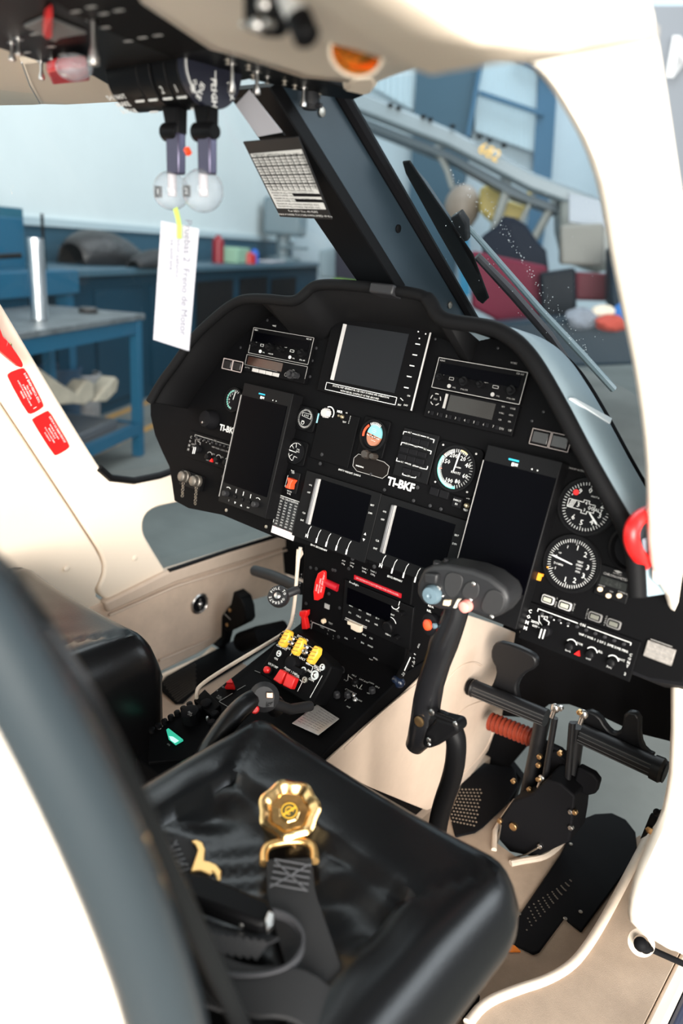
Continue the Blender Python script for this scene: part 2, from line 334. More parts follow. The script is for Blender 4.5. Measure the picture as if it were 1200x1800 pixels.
# silver tube standing on the bench
c0 = onz(70, 562, 0.607); b = B(); fr = F(c0, X, Y)
b.lathe(fr, 0, 0, [(0.048, 0), (0.052, 0.004), (0.050, 0.07), (0.049, 0.24), (0.048, 0.38), (0.050, 0.44), (0.049, 0.478), (0.040, 0.478), (0.038, 0.40)], 28)
tag(obj('metal_tube', b, mat('crumpled_foil_steel', (0.75, 0.78, 0.80), 0.28, metal=1.0, bump=0.4, bscale=18, stretch=(1, 1, 0.15), bdist=0.02), smooth=True), 'shiny silver metal tube standing upright on the blue workbench', 'tube')
c0 = onz(155, 549, 0.607); b = B(); fr = F(c0, X, Y); b.lathe(fr, 0, 0, [(0.062, 0), (0.065, 0.004), (0.065, 0.026), (0.055, 0.034), (0.022, 0.034)], 24)
tag(obj('round_bearing', b, mat('dark_oily_metal', (0.03, 0.028, 0.027), 0.4), smooth=True), 'small dark round metal puck lying on the blue workbench top', 'bearing')
# curved cream skid fairings lying on the bench's lower shelf
FAIR = mat('aged_cream_fairing', (0.50, 0.44, 0.34), 0.5, var=0.2, vscale=12)
def fairing(pts, e, lab):
    b = B(); b.extr([onh(x, y, 2, 2.55) for x, y in pts], E2 * e); return tag(obj('skid_fairing', b, FAIR, bev=0.012), lab, 'fairing')
fairing([(60, 640), (105, 672), (135, 690), (130, 710), (100, 712), (75, 690)], 0.12, 'long cream curved fairing, leftmost on the lower bench shelf')
fairing([(122, 708), (150, 672), (155, 668), (165, 672), (166, 700), (150, 712)], 0.12, 'cream fairing with small knob, middle one on the lower bench shelf')
fairing([(168, 706), (170, 700), (195, 672), (203, 662), (209, 668), (206, 688), (188, 706)], 0.12, 'cream hook-shaped fairing, rightmost on the lower bench shelf')
b = B(); hbox(b, 2.7, 3.75, 2.4, 2.95, -0.199, -0.13)
tag(obj('parts_tray', b, mat('grey_parts_tray', (0.075, 0.08, 0.09), 0.4), bev=0.01), 'dark grey tray on the lower shelf of the blue bench', 'tray')
# buckets and bins behind the bench
def bucket(name, px, py, r, h, m, lab, cat):
    c0 = onh(px, py, 2, 3.27); c0.z = GZ; b = B(); fr = F(c0, X, Y)
    b.lathe(fr, 0, 0, [(r * 0.85, 0), (r * 0.88, 0.01), (r, h), (r * 1.05, h), (r * 1.05, h + 0.02), (r * 0.95, h + 0.02), (r * 0.8, 0.04)], 24); return tag(obj(name, b, m, smooth=True), lab, cat)
bucket('yellow_bucket', 62, 640, 0.15, 0.42, mat('yellow_bucket_plastic', (0.50, 0.27, 0.03), 0.5), 'yellow plastic bucket on the floor behind the blue bench', 'bucket')
bucket('blue_drum', 104, 640, 0.17, 0.50, mat('navy_drum', (0.015, 0.05, 0.10), 0.4), 'dark blue drum on the floor between yellow and white buckets', 'drum')
bucket('white_bucket', 144, 640, 0.15, 0.40, mat('stained_white_bucket', (0.34, 0.33, 0.33), 0.5, var=0.5, vscale=6), 'stained white bucket on the floor behind the blue bench', 'bucket')
# things on the counter
def onc(px, py): p = onz(px, py, 0.845); return p
b = B(); q = onc(222, 470); q = hang(5.9, 3.66, 0.845)
rows = []
for i in range(15):
    s = i / 14; h = 0.36 * math.sin(pi * min(1, 0.10 + s * 0.9)) ** 0.7 * (1 - 0.55 * s) + 0.02; wd = 0.30 * (sin(pi * (0.08 + 0.86 * s)) ** 0.6)
    rows.append([q + E1 * (s * 1.35 - 0.55) + E2 * (-wd * cos(pi * k / 10)) + Z * (h * sin(pi * k / 10) ** 0.8 + 0.0) for k in range(11)])
b.grid(rows); tag(obj('engine_cowl', b, mat('worn_black_cowl', (0.018, 0.017, 0.018), 0.45, bump=0.6, bscale=5, bdist=0.05), smooth=True, solid=0.01), 'black domed engine cowling lying on the blue counter', 'cowling')
b = B(); q = hang(6.1, 3.18, 0.845)
rows = []
for i in range(13):
    s = i / 12; h = 0.16 * (sin(pi * (0.06 + 0.9 * s)) ** 0.6); wd = 0.13 * (sin(pi * (0.08 + 0.86 * s)) ** 0.5)
    rows.append([q + E1 * (s * 1.1 - 0.5) + E2 * (-wd * cos(pi * k / 10)) + Z * (h * sin(pi * k / 10) ** 0.8) for k in range(11)])
b.grid(rows); tag(obj('rolled_cover', b, mat('black_rolled_cover', (0.012, 0.012, 0.014), 0.6), smooth=True, solid=0.01), 'black rolled cover lying in front of the domed cowling', 'cover')
def small(name, a, bb, w_, d_, h_, m, lab, cat, z=0.845, **k):
    b = B(); hbox(b, a - w_ / 2, a + w_ / 2, bb - d_ / 2, bb + d_ / 2, z, z + h_); 
    return tag(obj(name, b, m, bev=0.012, **k), lab, cat)
def can(name, a, bb, r, h_, m, lab, z=0.845):
    b = B(); fr = F(hang(a, bb, z), X, Y); b.lathe(fr, 0, 0, [(r, 0), (r, h_ * 0.8), (r * 0.5, h_ * 0.92), (r * 0.45, h_), (r * 0.3, h_)], 18); return tag(obj(name, b, m, smooth=True), lab, 'can')
can('spray_can', 8.65, 3.5, 0.075, 0.34, mat('maroon_can', (0.25, 0.01, 0.02), 0.4), 'tall dark red can on the blue counter behind the paper tag')
small('parts_box', 9.1, 3.45, 0.5, 0.3, 0.20, mat('pale_green_box', (0.25, 0.42, 0.30), 0.7), 'pale green and white box on the blue counter', 'box')
can('paint_tin', 9.3, 3.3, 0.1, 0.15, mat('red_tin', (0.45, 0.02, 0.02), 0.4), 'short red tin in front of the pale green box')
can('oil_bottle', 9.55, 3.3, 0.06, 0.19, mat('bright_blue_bottle', (0.02, 0.12, 0.55), 0.4), 'small bright blue bottle right of the red tin')
small('paper_pad', 10.6, 3.4, 0.7, 0.3, 0.03, PAP, 'white papers lying flat on the far blue counter', 'papers')
t = thing('drill_press', hang(12.0, 3.55, 0.845), 'grey drill press standing at the far end of the counter', 'drill press')
b = B(); b.lathe(F(hang(12.0, 3.6, 0.845), X, Y), 0, 0, [(0.30, 0), (0.30, 0.06), (0.12, 0.08), (0.11, 1.05)], 18); obj('column', b, mat('machine_grey', (0.16, 0.22, 0.25), 0.4), t, smooth=True)
part_box(t, 'head', MATS['machine_grey'], 11.75, 12.25, 3.25, 3.9, 1.25, 1.85, bev=0.06); part_box(t, 'work_table', MATS['machine_grey'], 11.8, 12.2, 3.2, 3.6, 1.05, 1.10, bev=0.02)
# blue cabinet and low bench at the far left
t = thing('tool_cabinet', hang(3.6, 3.6, GZ), 'tall blue tool cabinet at the left edge with black case on top', 'cabinet')
part_box(t, 'cabinet_body', mat('cabinet_teal_blue', (0.008, 0.09, 0.14), 0.5), 3.0, 4.35, 3.45, 3.95, GZ, 1.27, bev=0.01); part_box(t, 'door', BLU, 3.75, 4.3, 3.42, 3.45, GZ + 0.1, 1.2, bev=0.01)
small('tool_case', 3.55, 3.7, 0.8, 0.3, 0.08, KG, 'flat black case lying on top of the tall blue cabinet', 'case', z=1.27)
t = thing('side_bench', hang(3.7, 3.2, GZ), 'low blue bench in front of the tall blue cabinet', 'bench')
part_box(t, 'benchtop', BLU, 2.6, 4.55, 3.12, 3.36, 0.66, 0.84, bev=0.01)
for a in (2.7, 4.42): part_box(t, 'leg', BLU, a, a + 0.1, 3.16, 3.26, GZ, 0.66)
b = B(); p0 = hang(4.2, 3.2, 0.84); b.tube([p0, p0 + Z * 0.4], 0.012, 8); tag(obj('upright_rod', b, KB), 'thin dark rod standing upright near the blue cabinet', 'rod')
b = B(); b.tube([onh(-20, 452, 2, 3.0), onh(34, 449, 2, 3.0)], 0.018, 8); b.ball(onh(34, 449, 2, 3.0), 0.02, 10)
tag(obj('long_lever', b, KB), 'thin black lever with shiny tip lying across the low blue bench', 'lever')
# ------------------------------------------------------------------ seen through the right windshield
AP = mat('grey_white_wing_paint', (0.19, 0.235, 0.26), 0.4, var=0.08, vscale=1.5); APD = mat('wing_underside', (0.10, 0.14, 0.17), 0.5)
APS = mat('strut_beige_paint', (0.28, 0.30, 0.29), 0.4)
t = thing('light_airplane', onh(880, 560, 1, 8.0) * 1.0, 'grey high-wing light airplane parked beyond the right windshield', 'airplane')
b = B(); b.extr([onh(600, 172, 1, 8.0), onh(640, 170, 1, 8.0), onh(800, 238, 1, 8.0), onh(940, 312, 1, 8.0), onh(1100, 372, 1, 8.0), onh(1100, 400, 1, 8.0), onh(930, 338, 1, 8.0), onh(790, 264, 1, 8.0), onh(600, 190, 1, 8.0)], -E1 * 0.4)
obj('wing', b, AP, t, bev=0.03)
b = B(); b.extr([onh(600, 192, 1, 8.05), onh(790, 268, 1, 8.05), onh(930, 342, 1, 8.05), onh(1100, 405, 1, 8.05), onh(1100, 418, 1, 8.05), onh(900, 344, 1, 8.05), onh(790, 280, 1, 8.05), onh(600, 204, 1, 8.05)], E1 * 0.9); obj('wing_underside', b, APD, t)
b = B(); fr = frm(onh(700, 200, 1, 7.55), -E1)
for x, y in ((686, 185), (700, 190), (744, 205), (756, 210), (795, 222), (842, 241), (860, 247), (885, 256)):
    q = onh(x, y, 1, 7.58); b.ball(q, 0.035, 8, (1, 1, 0.6))
obj('rivet_hole', b, KB, t, kind='stuff')
for pts, r in (([(885, 300), (892, 330), (872, 390), (862, 430)], 0.055), ([(860, 270), (890, 292), (905, 300)], 0.06), ([(770, 268), (786, 300), (795, 330)], 0.035), ([(992, 330), (960, 380), (938, 420)], 0.05), ([(945, 320), (930, 360), (915, 390)], 0.03), ([(762, 262), (800, 250), (820, 258)], 0.035)):
    b = B(); b.tube([onh(x, y, 1, 8.2) for x, y in pts], r, 8); obj('strut', b, APS, t, smooth=True)
b = B()
b.text(frm(onh(860, 268, 1, 7.55), -E1 - Z * 0.0, Z), '682', 0, 0, 0.16, 0.0, rot=-24); obj('registration', b, YEL, t)
b = B(); b.extr([onh(x, y, 1, 7.6) for x, y in [(985, 330), (1060, 350), (1100, 420), (1090, 470), (1050, 480), (1000, 460), (985, 400)]], E1 * 1.5)
obj('fuselage', b, mat('beige_fuselage', (0.26, 0.27, 0.255), 0.4, var=0.1), t, bev=0.1)
b = B(); b.extr([onh(x, y, 1, 7.55) for x, y in [(1000, 340), (1056, 352), (1068, 400), (1000, 390)]], E1 * 0.06); obj('cabin_window', b, mat('dim_window', (0.12, 0.17, 0.23), 0.3), t)
YP = mat('pale_yellow_machine', (0.60, 0.46, 0.14), 0.5)
t = thing('yellow_hoist', onh(890, 430, 1, 9.0), 'pale yellow machine with rounded hood beyond the right windshield', 'machine')
b = B(); b.extr([onh(x, y, 1, 9) for x, y in [(842, 330), (868, 322), (884, 332), (886, 350), (872, 368), (878, 385), (866, 392), (842, 372)]], E1 * 0.8); obj('hood', b, YP, t, bev=0.08)
b = B(); b.extr([onh(x, y, 1, 9) for x, y in [(872, 372), (895, 352), (920, 362), (930, 330), (945, 316), (936, 345), (925, 380), (900, 392), (876, 390)]], E1 * 0.5); obj('body', b, YP, t, bev=0.05)
b = B(); b.ball(onh(812, 365, 1, 9.6), 0.24, 16, (1, 1, 1.2)); tag(obj('beige_drum', b, mat('tan_drum', (0.26, 0.21, 0.17), 0.5), smooth=True), 'tan rounded tank left of the pale yellow machine', 'tank')
# clutter low on the right
def clutter(name, pts, dist, th, m, lab, cat, bev=0.03):
    m.node_tree.nodes['Principled BSDF'].inputs['Specular IOR Level'].default_value = 0.12
    b = B(); b.extr([onh(x, y, 1, dist) for x, y in pts], E1 * th); return tag(obj(name, b, m, bev=bev), lab, cat)
clutter('dark_tarpaulin', [(845, 415), (870, 398), (885, 378), (905, 382), (925, 395), (945, 425), (960, 440), (965, 480), (850, 480)], 6.95, 0.5, mat('dark_tarp', (0.008, 0.012, 0.022), 0.6), 'heap of dark tarpaulin behind the wiper arm', 'tarpaulin')
clutter('maroon_chest', [(828, 440), (962, 468), (958, 540), (940, 600), (828, 540)], 6.4, 0.4, mat('maroon_chest_paint', (0.12, 0.012, 0.03), 0.5), 'maroon tool chest seen behind the wiper arm', 'chest')
clutter('maroon_trolley', [(1012, 478), (1080, 482), (1076, 530), (1010, 528)], 6.75, 0.3, mat('dull_maroon_paint', (0.11, 0.022, 0.032), 0.5), 'dull maroon trolley to the right of the maroon chest', 'trolley')
clutter('cream_crate', [(985, 395), (1062, 392), (1062, 468), (985, 465)], 7.05, 0.35, mat('pale_crate', (0.24, 0.235, 0.215), 0.6), 'pale beige crate standing on the dull maroon trolley', 'crate')
clutter('steel_locker', [(1072, 435), (1130, 430), (1140, 545), (1072, 540)], 6.2, 0.4, mat('dark_navy_locker', (0.010, 0.022, 0.036), 0.5), 'dark navy locker nearest the door frame', 'locker')
clutter('workshop_table', [(800, 575), (960, 560), (1140, 560), (1150, 640), (900, 650), (800, 620)], 5.55, 0.45, mat('dark_slate_table', (0.014, 0.028, 0.042), 0.4), 'dark slate workshop table low behind the right windshield', 'table')
clutter('parts_bin', [(948, 480), (1012, 470), (1014, 570), (952, 575)], 6.12, 0.2, mat('black_bin', (0.006, 0.009, 0.014), 0.5), 'black parts bin between the maroon chest and the trolley', 'bin')
RAG = lambda n, c: mat(n, c, 0.9, bump=0.8, bscale=12, bdist=0.04)
def rag(px, py, dist, rx, rz, m, lab):
    b = B(); c = onh(px, py, 1, dist); rows = []; random.seed(px)
    for i in range(9):
        row = []
        for k in range(16):
            t1 = pi * i / 8; q = 2 * pi * k / 16; s = 1 + 0.22 * sin(3 * q + i) + random.uniform(-.1, .1)
            row.append(c + E2 * (rx * s * sin(t1) * cos(q)) + E1 * (rx * 0.6 * s * sin(t1) * sin(q)) + Z * (rz * cos(t1) * (1 + 0.15 * sin(5 * q))))
        rows.append(row)
    b.grid(rows, closed=True); return tag(obj('shop_rag', b, m, smooth=True), lab, 'rag')
rag(1075, 568, 5.35, 0.13, 0.06, RAG('coral_cloth', (0.42, 0.06, 0.04)), 'coral red rag heaped on the slate table')
rag(1100, 551, 5.5, 0.11, 0.08, RAG('blue_cloth', (0.02, 0.13, 0.40)), 'bright blue rag at the right of the coral rag')
rag(1062, 551, 5.5, 0.11, 0.06, RAG('cream_cloth', (0.70, 0.60, 0.48)), 'cream rag behind the coral rag')
rag(1022, 560, 5.4, 0.13, 0.08, RAG('grey_cloth', (0.20, 0.22, 0.26)), 'grey rag bundle left of the coral rag')
clutter('green_crate', [(582, 490), (665, 500), (668, 512), (580, 508)], 8.6, 0.3, mat('lime_green_crate', (0.22, 0.42, 0.08), 0.5), 'lime green crate seen between centre post and dashboard', 'crate')
clutter('white_carton', [(560, 440), (600, 430), (604, 492), (560, 488)], 10.3, 0.5, mat('grey_white_carton', (0.25, 0.32, 0.36), 0.6), 'grey white carton left of the dark machine by the centre post', 'carton')
clutter('dark_machine', [(588, 432), (640, 440), (668, 500), (588, 492)], 9.4, 0.6, mat('dark_machine_paint', (0.03, 0.03, 0.045), 0.5), 'dark machine above the lime green crate', 'machine')
# white panel with a letter beyond the door frame at the upper right
t = thing('hangar_door_leaf', onh(1195, 400, 1, 9.0), 'pale grey hangar door leaf with a white letter, top right corner', 'door')
b = B(); b.extr([onh(x, y, 1, 9.0) for x, y in [(1120, 10), (1330, 10), (1330, 480), (1120, 480)]], E1 * 0.1); obj('leaf', b, mat('pale_leaf', (0.26, 0.28, 0.31), 0.6), t)
b = B(); b.text(frm(onh(1206, 105, 1, 8.95), -E1), 'M', 0, 0, 0.55, 0.02, bold=0.03); obj('lettering', b, mat('bright_white_paint', (0.9, 0.9, 0.9), 0.5), t)
# ------------------------------------------------------------------ cabin shell
DF = F((0.712, 0, 0), Y, (-0.163, 0, 1)); DF.n = V((1, 0, 0.163)).normalized()
LX = F((-0.70, 0, 0), -Y, Z); LX.n = X.copy()         # left side wall plane, normal into the cabin
def xpoly(lst, x): return [onx(a, c, x) for a, c in lst]
# left door pillar, rail under the window, door panel
b = B(); b.extr(xpoly(smoothpoly([(-260, 130), (-60, 430), (0, 530), (90, 682), (175, 822), (192, 840), (235, 849), (290, 838), (318, 826), (322, 882), (300, 886), (270, 893), (253, 908), (251, 935), (262, 955), (280, 985), (301, 1018), (245, 1040), (192, 1060), (170, 1040), (184, 1012), (184, 985), (165, 950), (0, 700), (-260, 310)], 2), -0.70), -X * 0.04)
struct('trim_4', b, BEI, bev=0.006)
b = B(); b.extr(xpoly(smoothpoly([(-300, 258), (0, 706), (162, 953), (181, 987), (181, 1010), (164, 1044), (190, 1066), (260, 1300), (-300, 1300)], 1), -0.705), -X * 0.03)
struct('door_1', b, BEI, bev=0.006)
for px, py, x in ((117, 1000, -0.703), (237, 981, -0.698)):
    q = LX.px(px, py, 0); b = B(); b.lathe(LX, q[0], q[1], [(0.0075, -0.001), (0.0075, 0.0015), (0.005, 0.003)], 16); tag(obj('trim_plug', b, BEI, smooth=True), 'round cream plug on the %s left trim' % ('door panel' if px < 200 else 'pillar'), 'plug')
b = B(); b.tube(xpoly([(174, 822), (194, 840), (235, 845), (280, 836), (325, 820)], -0.70), 0.009, 8); struct('trim_5', b, KB, smooth=True)
# lower side wall
b = B(); b.extr(xpoly([(60, 1110), (185, 1058), (300, 1000), (490, 942), (560, 930), (560, 1010), (530, 1030), (445, 1055), (428, 1068), (400, 1110), (376, 1132), (345, 1150), (278, 1183), (60, 1330)], -0.70), -X * 0.02)
struct('wall_left', b, BEC, bev=0.004)
b = B(); b.extr(xpoly([(185, 1060), (300, 1003), (500, 940), (560, 925), (560, 950), (500, 964), (310, 1024), (190, 1078)], -0.685), -X * 0.03); struct('trim_6', b, BEL, bev=0.006)
b = B(); b.tube(xpoly([(296, 1003), (400, 968), (500, 938), (560, 920)], -0.690), 0.006, 8); struct('trim_5', b, KB, smooth=True)
b = B(); b.tube(xpoly([(192, 1082), (310, 1030), (420, 996), (500, 968), (545, 955)], -0.683), 0.0035, 8); struct('trim_7', b, BEL, smooth=True)
b = B(); b.tube(xpoly([(280, 1161), (330, 1140), (372, 1122)], -0.695), 0.004, 8); struct('trim_7', b, BEL, smooth=True)
t = thing('wall_socket', LX.w(350, 1061), 'round steel-ringed socket recessed in the left beige side wall', 'socket')
q = LX.px(350, 1061); b = B(); b.lathe(LX, q[0], q[1], [(0.030, 0), (0.031, 0.003), (0.027, 0.006), (0.025, 0.004), (0.024, 0.001)], 32); obj('flange', b, STL, t, smooth=True)
b = B(); b.cyl(LX, q[0], q[1], 0.0235, 0.0005, 0.0022, 28); obj('socket_core', b, KD, t)
b = B(); b.lathe(LX, q[0], q[1], [(0.007, 0.002), (0.008, 0.006), (0.004, 0.010)], 14); b.box(LX, q[0] - .002, q[0] + .002, q[1] - .016, q[1] + .016, 0.002, 0.006); obj('contact_pin', b, STL, t, bev=0.001)
# cabin floor, left and right footwells
b = B(); b.extr([V((-0.72, -1.0, 0)), V((-0.14, -1.0, 0)), V((-0.14, 0.36, 0)), onz(372, 1136, 0), V((-0.72, 0.30, 0))], -Z * 0.03); struct('floor', b, BEC)
b = B(); b.extr([V((-0.14, -1.0, 0)), V((0.14, -1.0, 0)), V((0.14, 0.5, 0)), V((-0.14, 0.5, 0))], -Z * 0.03); struct('floor', b, BEC)
fl = [(745, 1400), (800, 1500), (905, 1407), (880, 1462), (885, 1475), (905, 1500), (940, 1520), (985, 1502), (1010, 1455), (1035, 1430), (1095, 1425), (1122, 1470), (1150, 1450)]
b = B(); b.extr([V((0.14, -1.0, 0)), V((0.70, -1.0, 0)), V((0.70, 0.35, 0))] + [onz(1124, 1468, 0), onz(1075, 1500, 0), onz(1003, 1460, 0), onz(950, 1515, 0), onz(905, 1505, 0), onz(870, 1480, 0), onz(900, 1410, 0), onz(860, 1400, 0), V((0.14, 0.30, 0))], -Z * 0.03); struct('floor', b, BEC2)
def heel(name, pts, lab, z=0.006):
    t = thing('heel_plate', onz(sum(p[0] for p in pts) / len(pts), sum(p[1] for p in pts) / len(pts), z), lab, 'heel plate')
    q = [onz(x, y, z) for x, y in pts]; b = B(); b.extr(q, -Z * 0.006); obj('plate', b, KD, t, bev=0.003)
    return t, q
HOLE = mat('perforation_showing_beige', (0.30, 0.235, 0.18), 0.8)
def perfs(t, pts, z, nx, ny, r, m=None):
    a, b_, c, d = [onz(x, y, z) for x, y in pts]; b = B(); fr = F((0, 0, z), X, Y)
    for i in range(nx):
        for j in range(ny):
            s, u = (i + 0.5 * (j % 2)) / nx, (j + .5) / ny; p = a.lerp(b_, s).lerp(d.lerp(c, s), u); b.cyl(fr, p.x, p.y, r, 0, 0.0006, 6)
    return obj('perforation', b, m or HOLE, t, kind='stuff')
t, q = heel('', [(280, 1203), (292, 1188), (345, 1158), (420, 1120), (455, 1110), (500, 1108), (480, 1130), (400, 1180), (345, 1213), (322, 1235), (308, 1236), (285, 1215)], 'black perforated heel plate on the left cabin floor')
perfs(t, [(283, 1196), (345, 1163), (345, 1210), (312, 1235)], 0.007, 16, 12, 0.0022, mat('perforation_dim', (0.10, 0.085, 0.07), 0.8))
t, q = heel('', [(790, 1430), (812, 1375), (850, 1340), (905, 1350), (912, 1380), (893, 1410), (850, 1452), (835, 1462), (800, 1470)], 'black perforated heel plate left of the pilot pedals')
perfs(t, [(800, 1385), (850, 1385), (838, 1456), (792, 1446)], 0.007, 8, 11, 0.0024)
t, q = heel('', [(885, 1650), (905, 1618), (985, 1500), (1003, 1462), (1020, 1440), (1045, 1430), (1075, 1428), (1100, 1440), (1117, 1462), (1120, 1490), (1108, 1520), (1022, 1637), (998, 1618), (993, 1612), (948, 1672), (938, 1676)], 'long black heel plate with notched end on the right cabin floor')
perfs(t, [(930, 1590), (1010, 1540), (1000, 1560), (925, 1640)], 0.007, 10, 5, 0.0018, MATS['perforation_dim'])
for px, py in ((1003, 1484), (912, 1606), (1020, 1603), (993, 1615)):
    q = onz(px, py, 0.007); b = B(); b.lathe(F(q, X, Y), 0, 0, [(0.004, 0), (0.004, 0.001), (0.002, 0.002)], 10); obj('rivet', b, DST, t, smooth=True)
# raised sill with piping on the right
def zc(lst, z): return [onz(x, y, z) for x, y in lst]
sill = [(822, 1800), (850, 1765), (905, 1742), (960, 1725), (1003, 1700), (1030, 1668), (1060, 1620), (1100, 1545), (1135, 1478), (1158, 1430)]
o3 = zc(sill, 0.055); b = B(); o3s = [V(p) for p in smoothpoly(o3, 2, closed=False)]
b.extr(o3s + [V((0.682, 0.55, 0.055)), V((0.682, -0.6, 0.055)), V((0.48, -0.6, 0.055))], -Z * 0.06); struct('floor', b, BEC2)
b = B(); b.tube([p + Z * 0.001 for p in o3s], 0.0085, 10); struct('trim_8', b, PIP, smooth=True)
b = B(); b.tube([onz(x, y, 0.003) for x, y in [(868, 1494), (869, 1462), (882, 1440), (905, 1408)]] , 0.006, 8); struct('trim_8', b, PIP, smooth=True)
b = B(); b.tube([V(p) for p in smoothpoly([onz(x, y, 0.003) for x, y in [(897, 1518), (920, 1513), (955, 1508), (980, 1490), (1000, 1462)]], 2, False)], 0.007, 8); struct('trim_8', b, PIP, smooth=True)
# door sill, outboard
b = B(); b.extr([V((0.683, -0.9, 0.05)), V((0.708, -0.9, 0.05)), V((0.708, 0.5, 0.05)), V((0.683, 0.5, 0.05))], -Z * 0.10); struct('trim_9', b, BEIF, bev=0.006)
b = B(); b.extr([V((0.709, -0.9, 0.03)), V((0.722, -0.9, 0.03)), V((0.722, 0.5, 0.03)), V((0.709, 0.5, 0.03))], -Z * 0.14); struct('trim_10', b, mat('navy_seal', (0.012, 0.016, 0.04), 0.5), bev=0.006)
# right door frame: a thick rounded arch
inner = [(800, 112), (825, 110), (840, 108), (855, 105), (895, 97), (935, 108), (968, 140), (1000, 190), (1040, 262), (1070, 350), (1088, 460), (1108, 560), (1128, 660), (1143, 760), (1150, 850), (1150, 990), (1160, 1020), (1182, 1060), (1190, 1120), (1190, 1350), (1178, 1430), (1165, 1460), (1150, 1490), (1128, 1540), (1114, 1600), (1118, 1632), (1180, 1668)]
rows = []; ip = [DF.w(x, y) for x, y in inner]
def outof(i):
    x, y = inner[i]
    if y < 700: s = i / 14; c = (1100, -150) if i < 6 else None
    return None
outer = [(800, -90), (820, -100), (850, -100), (900, -120), (1000, -120), (1080, -80), (1110, -50), (1130, -20), (1145, 0), (1155, 60), (1170, 150), (1185, 250), (1200, 350), (1215, 450), (1235, 560), (1250, 650), (1270, 780), (1285, 880), (1300, 1000), (1310, 1050), (1320, 1100), (1330, 1150), (1340, 1300), (1345, 1400), (1345, 1500), (1340, 1600), (1320, 1740)]
outer = outer[:len(inner)] if len(outer) >= len(inner) else outer + [outer[-1]] * (len(inner) - len(outer))
op = [DF.w(x, y) for x, y in outer]
N = DF.n
ins, ous = ip, op
def smo(l): return [V(p) for p in smoothpoly(l, 1, False)]
ins, ous = smo(ip), smo(op)
prof = []
for a, c in zip(ins, ous):
    e_ = (c - a).normalized(); r = [a - N * 0.012 + e_ * 0.016, a - N * 0.007 + e_ * 0.008, a - N * 0.003 + e_ * 0.004, a - N * 0.0005 + e_ * 0.003, a + e_ * 0.012 + N * 0.002, a.lerp(c, 0.5) + N * 0.005, c - e_ * 0.008 + N * 0.001, c - N * 0.004, c - N * 0.03]
    prof.append(r)
b = B(); b.grid(prof); struct('trim_11', b, BEIF, smooth=True, solid=0.004)
# grey weather strip outside the frame
b = B(); b.tube([c - N * 0.02 + (c - a).normalized() * .006 for a, c in zip(ins[2:], ous[2:])], 0.009, 8); struct('trim_10', b, mat('grey_weather_strip', (0.30, 0.32, 0.35), 0.5), smooth=True)
# slotted groove in the frame near the red handle and plug below
b = B(); g = [DF.w(x, y, -0.004) for x, y in ((1154, 812), (1160, 815), (1170, 1015), (1162, 1028), (1153, 1020))]; b.extr(g, -N * 0.006); struct('trim_12', b, BEIF, bev=0.003)
# headliner between the overhead panel and the frame
HZ = 1.352
L = [V((0.34, -1.1, HZ)), V((0.30, -0.85, HZ)), onz(215, -60, HZ), onz(250, -4, HZ), onz(310, 38, HZ), onz(370, 80, HZ), onz(415, 92, HZ), onz(530, 130, HZ), onz(652, 142, HZ)]
R_ = [V((0.50, -1.1, 1.31)), V((0.49, -0.85, 1.31)), V((0.49, -0.72, 1.305)), V((0.495, -0.62, 1.295)), DF.w(760, 119, 0.01), DF.w(800, 110, 0.01), DF.w(850, 101, 0.01), DF.w(890, 95, 0.01), DF.w(930, 101, 0.01)]
rws = [[l.lerp(r, k / 12) + Z * 0.010 * sin(pi * k / 12) for k in range(13)] + [r + V((.05 * k, -.012 * k, -.012 * k if i < 4 else 0)) for k in ((1, 2) if i > 2 else (1, 2, 3, 4))[:2]] for i, (l, r) in enumerate(zip(L, R_))]
b = B(); b.grid(rws); struct('ceiling', b, BEI, smooth=True, solid=0.008)
b = B(); b.extr([onz(618, 140, 1.345), onz(660, 138, 1.345), onz(664, 152, 1.345), onz(652, 167, 1.345), onz(640, 169, 1.345), onz(600, 160, 1.345)], Z * 0.02); struct('trim_13', b, BEI, bev=0.006)
# left headliner beyond the overhead panel
lh = [(-60, 182), (0, 186), (60, 185), (120, 181), (180, 180), (250, 177), (300, 140), (250, 60), (-60, 60)]
b = B(); b.extr([onz(x, y, 1.385) for x, y in lh], Z * 0.015); struct('ceiling', b, BEI, bev=0.004)
b = B(); b.extr([onz(x, y, 1.375) for x, y in [(35, 112), (50, 148), (72, 184), (120, 185), (250, 178), (240, 130), (120, 100)]], Z * 0.02); struct('trim_13', b, BEI, bev=0.006)
# ------------------------------------------------------------------ centre post and glass
pa_t, pa_b = onx(490, 180, 0.035), onx(700, 512, 0.035); pf_t, pf_b = onx(598, 170, 0.035), onx(845, 590, 0.035)
pa_t = pa_t + (pa_t - pa_b) * 0.06; pf_t = pf_t + (pf_t - pf_b) * 0.06
b = B(); b.extr([pa_t, pa_b, pf_b, pf_t], -X * 0.07); struct('trim_14', b, GREY, bev=0.004)
b = B(); dv = (pa_t - pa_b); nb = V((0, -1, -1)).normalized()
b.extr([pa_t + X * 0.001, pa_b + X * 0.001, pa_b + X * 0.001 + Y * 0.018 + Z * 0.01, pa_t + X * 0.001 + Y * 0.018 + Z * 0.01], -X * 0.078)
m_ = b; b.extr([pa_t + X * 0.002 - Y * 0.004, pa_b + X * 0.002 - Y * 0.004, pa_b + X * 0.002, pa_t + X * 0.002], -X * 0.080); struct('trim_14', b, KB, bev=0.002)  # shadow on the post's aft face put in as black colour
b = B(); b.tube([pf_t + X * 0.004, pf_b + X * 0.004], 0.011, 8); struct('trim_15', b, KD, smooth=True)
PX = F(V((0.035, 0, 0)), -Y, Z); PX.n = X.copy()
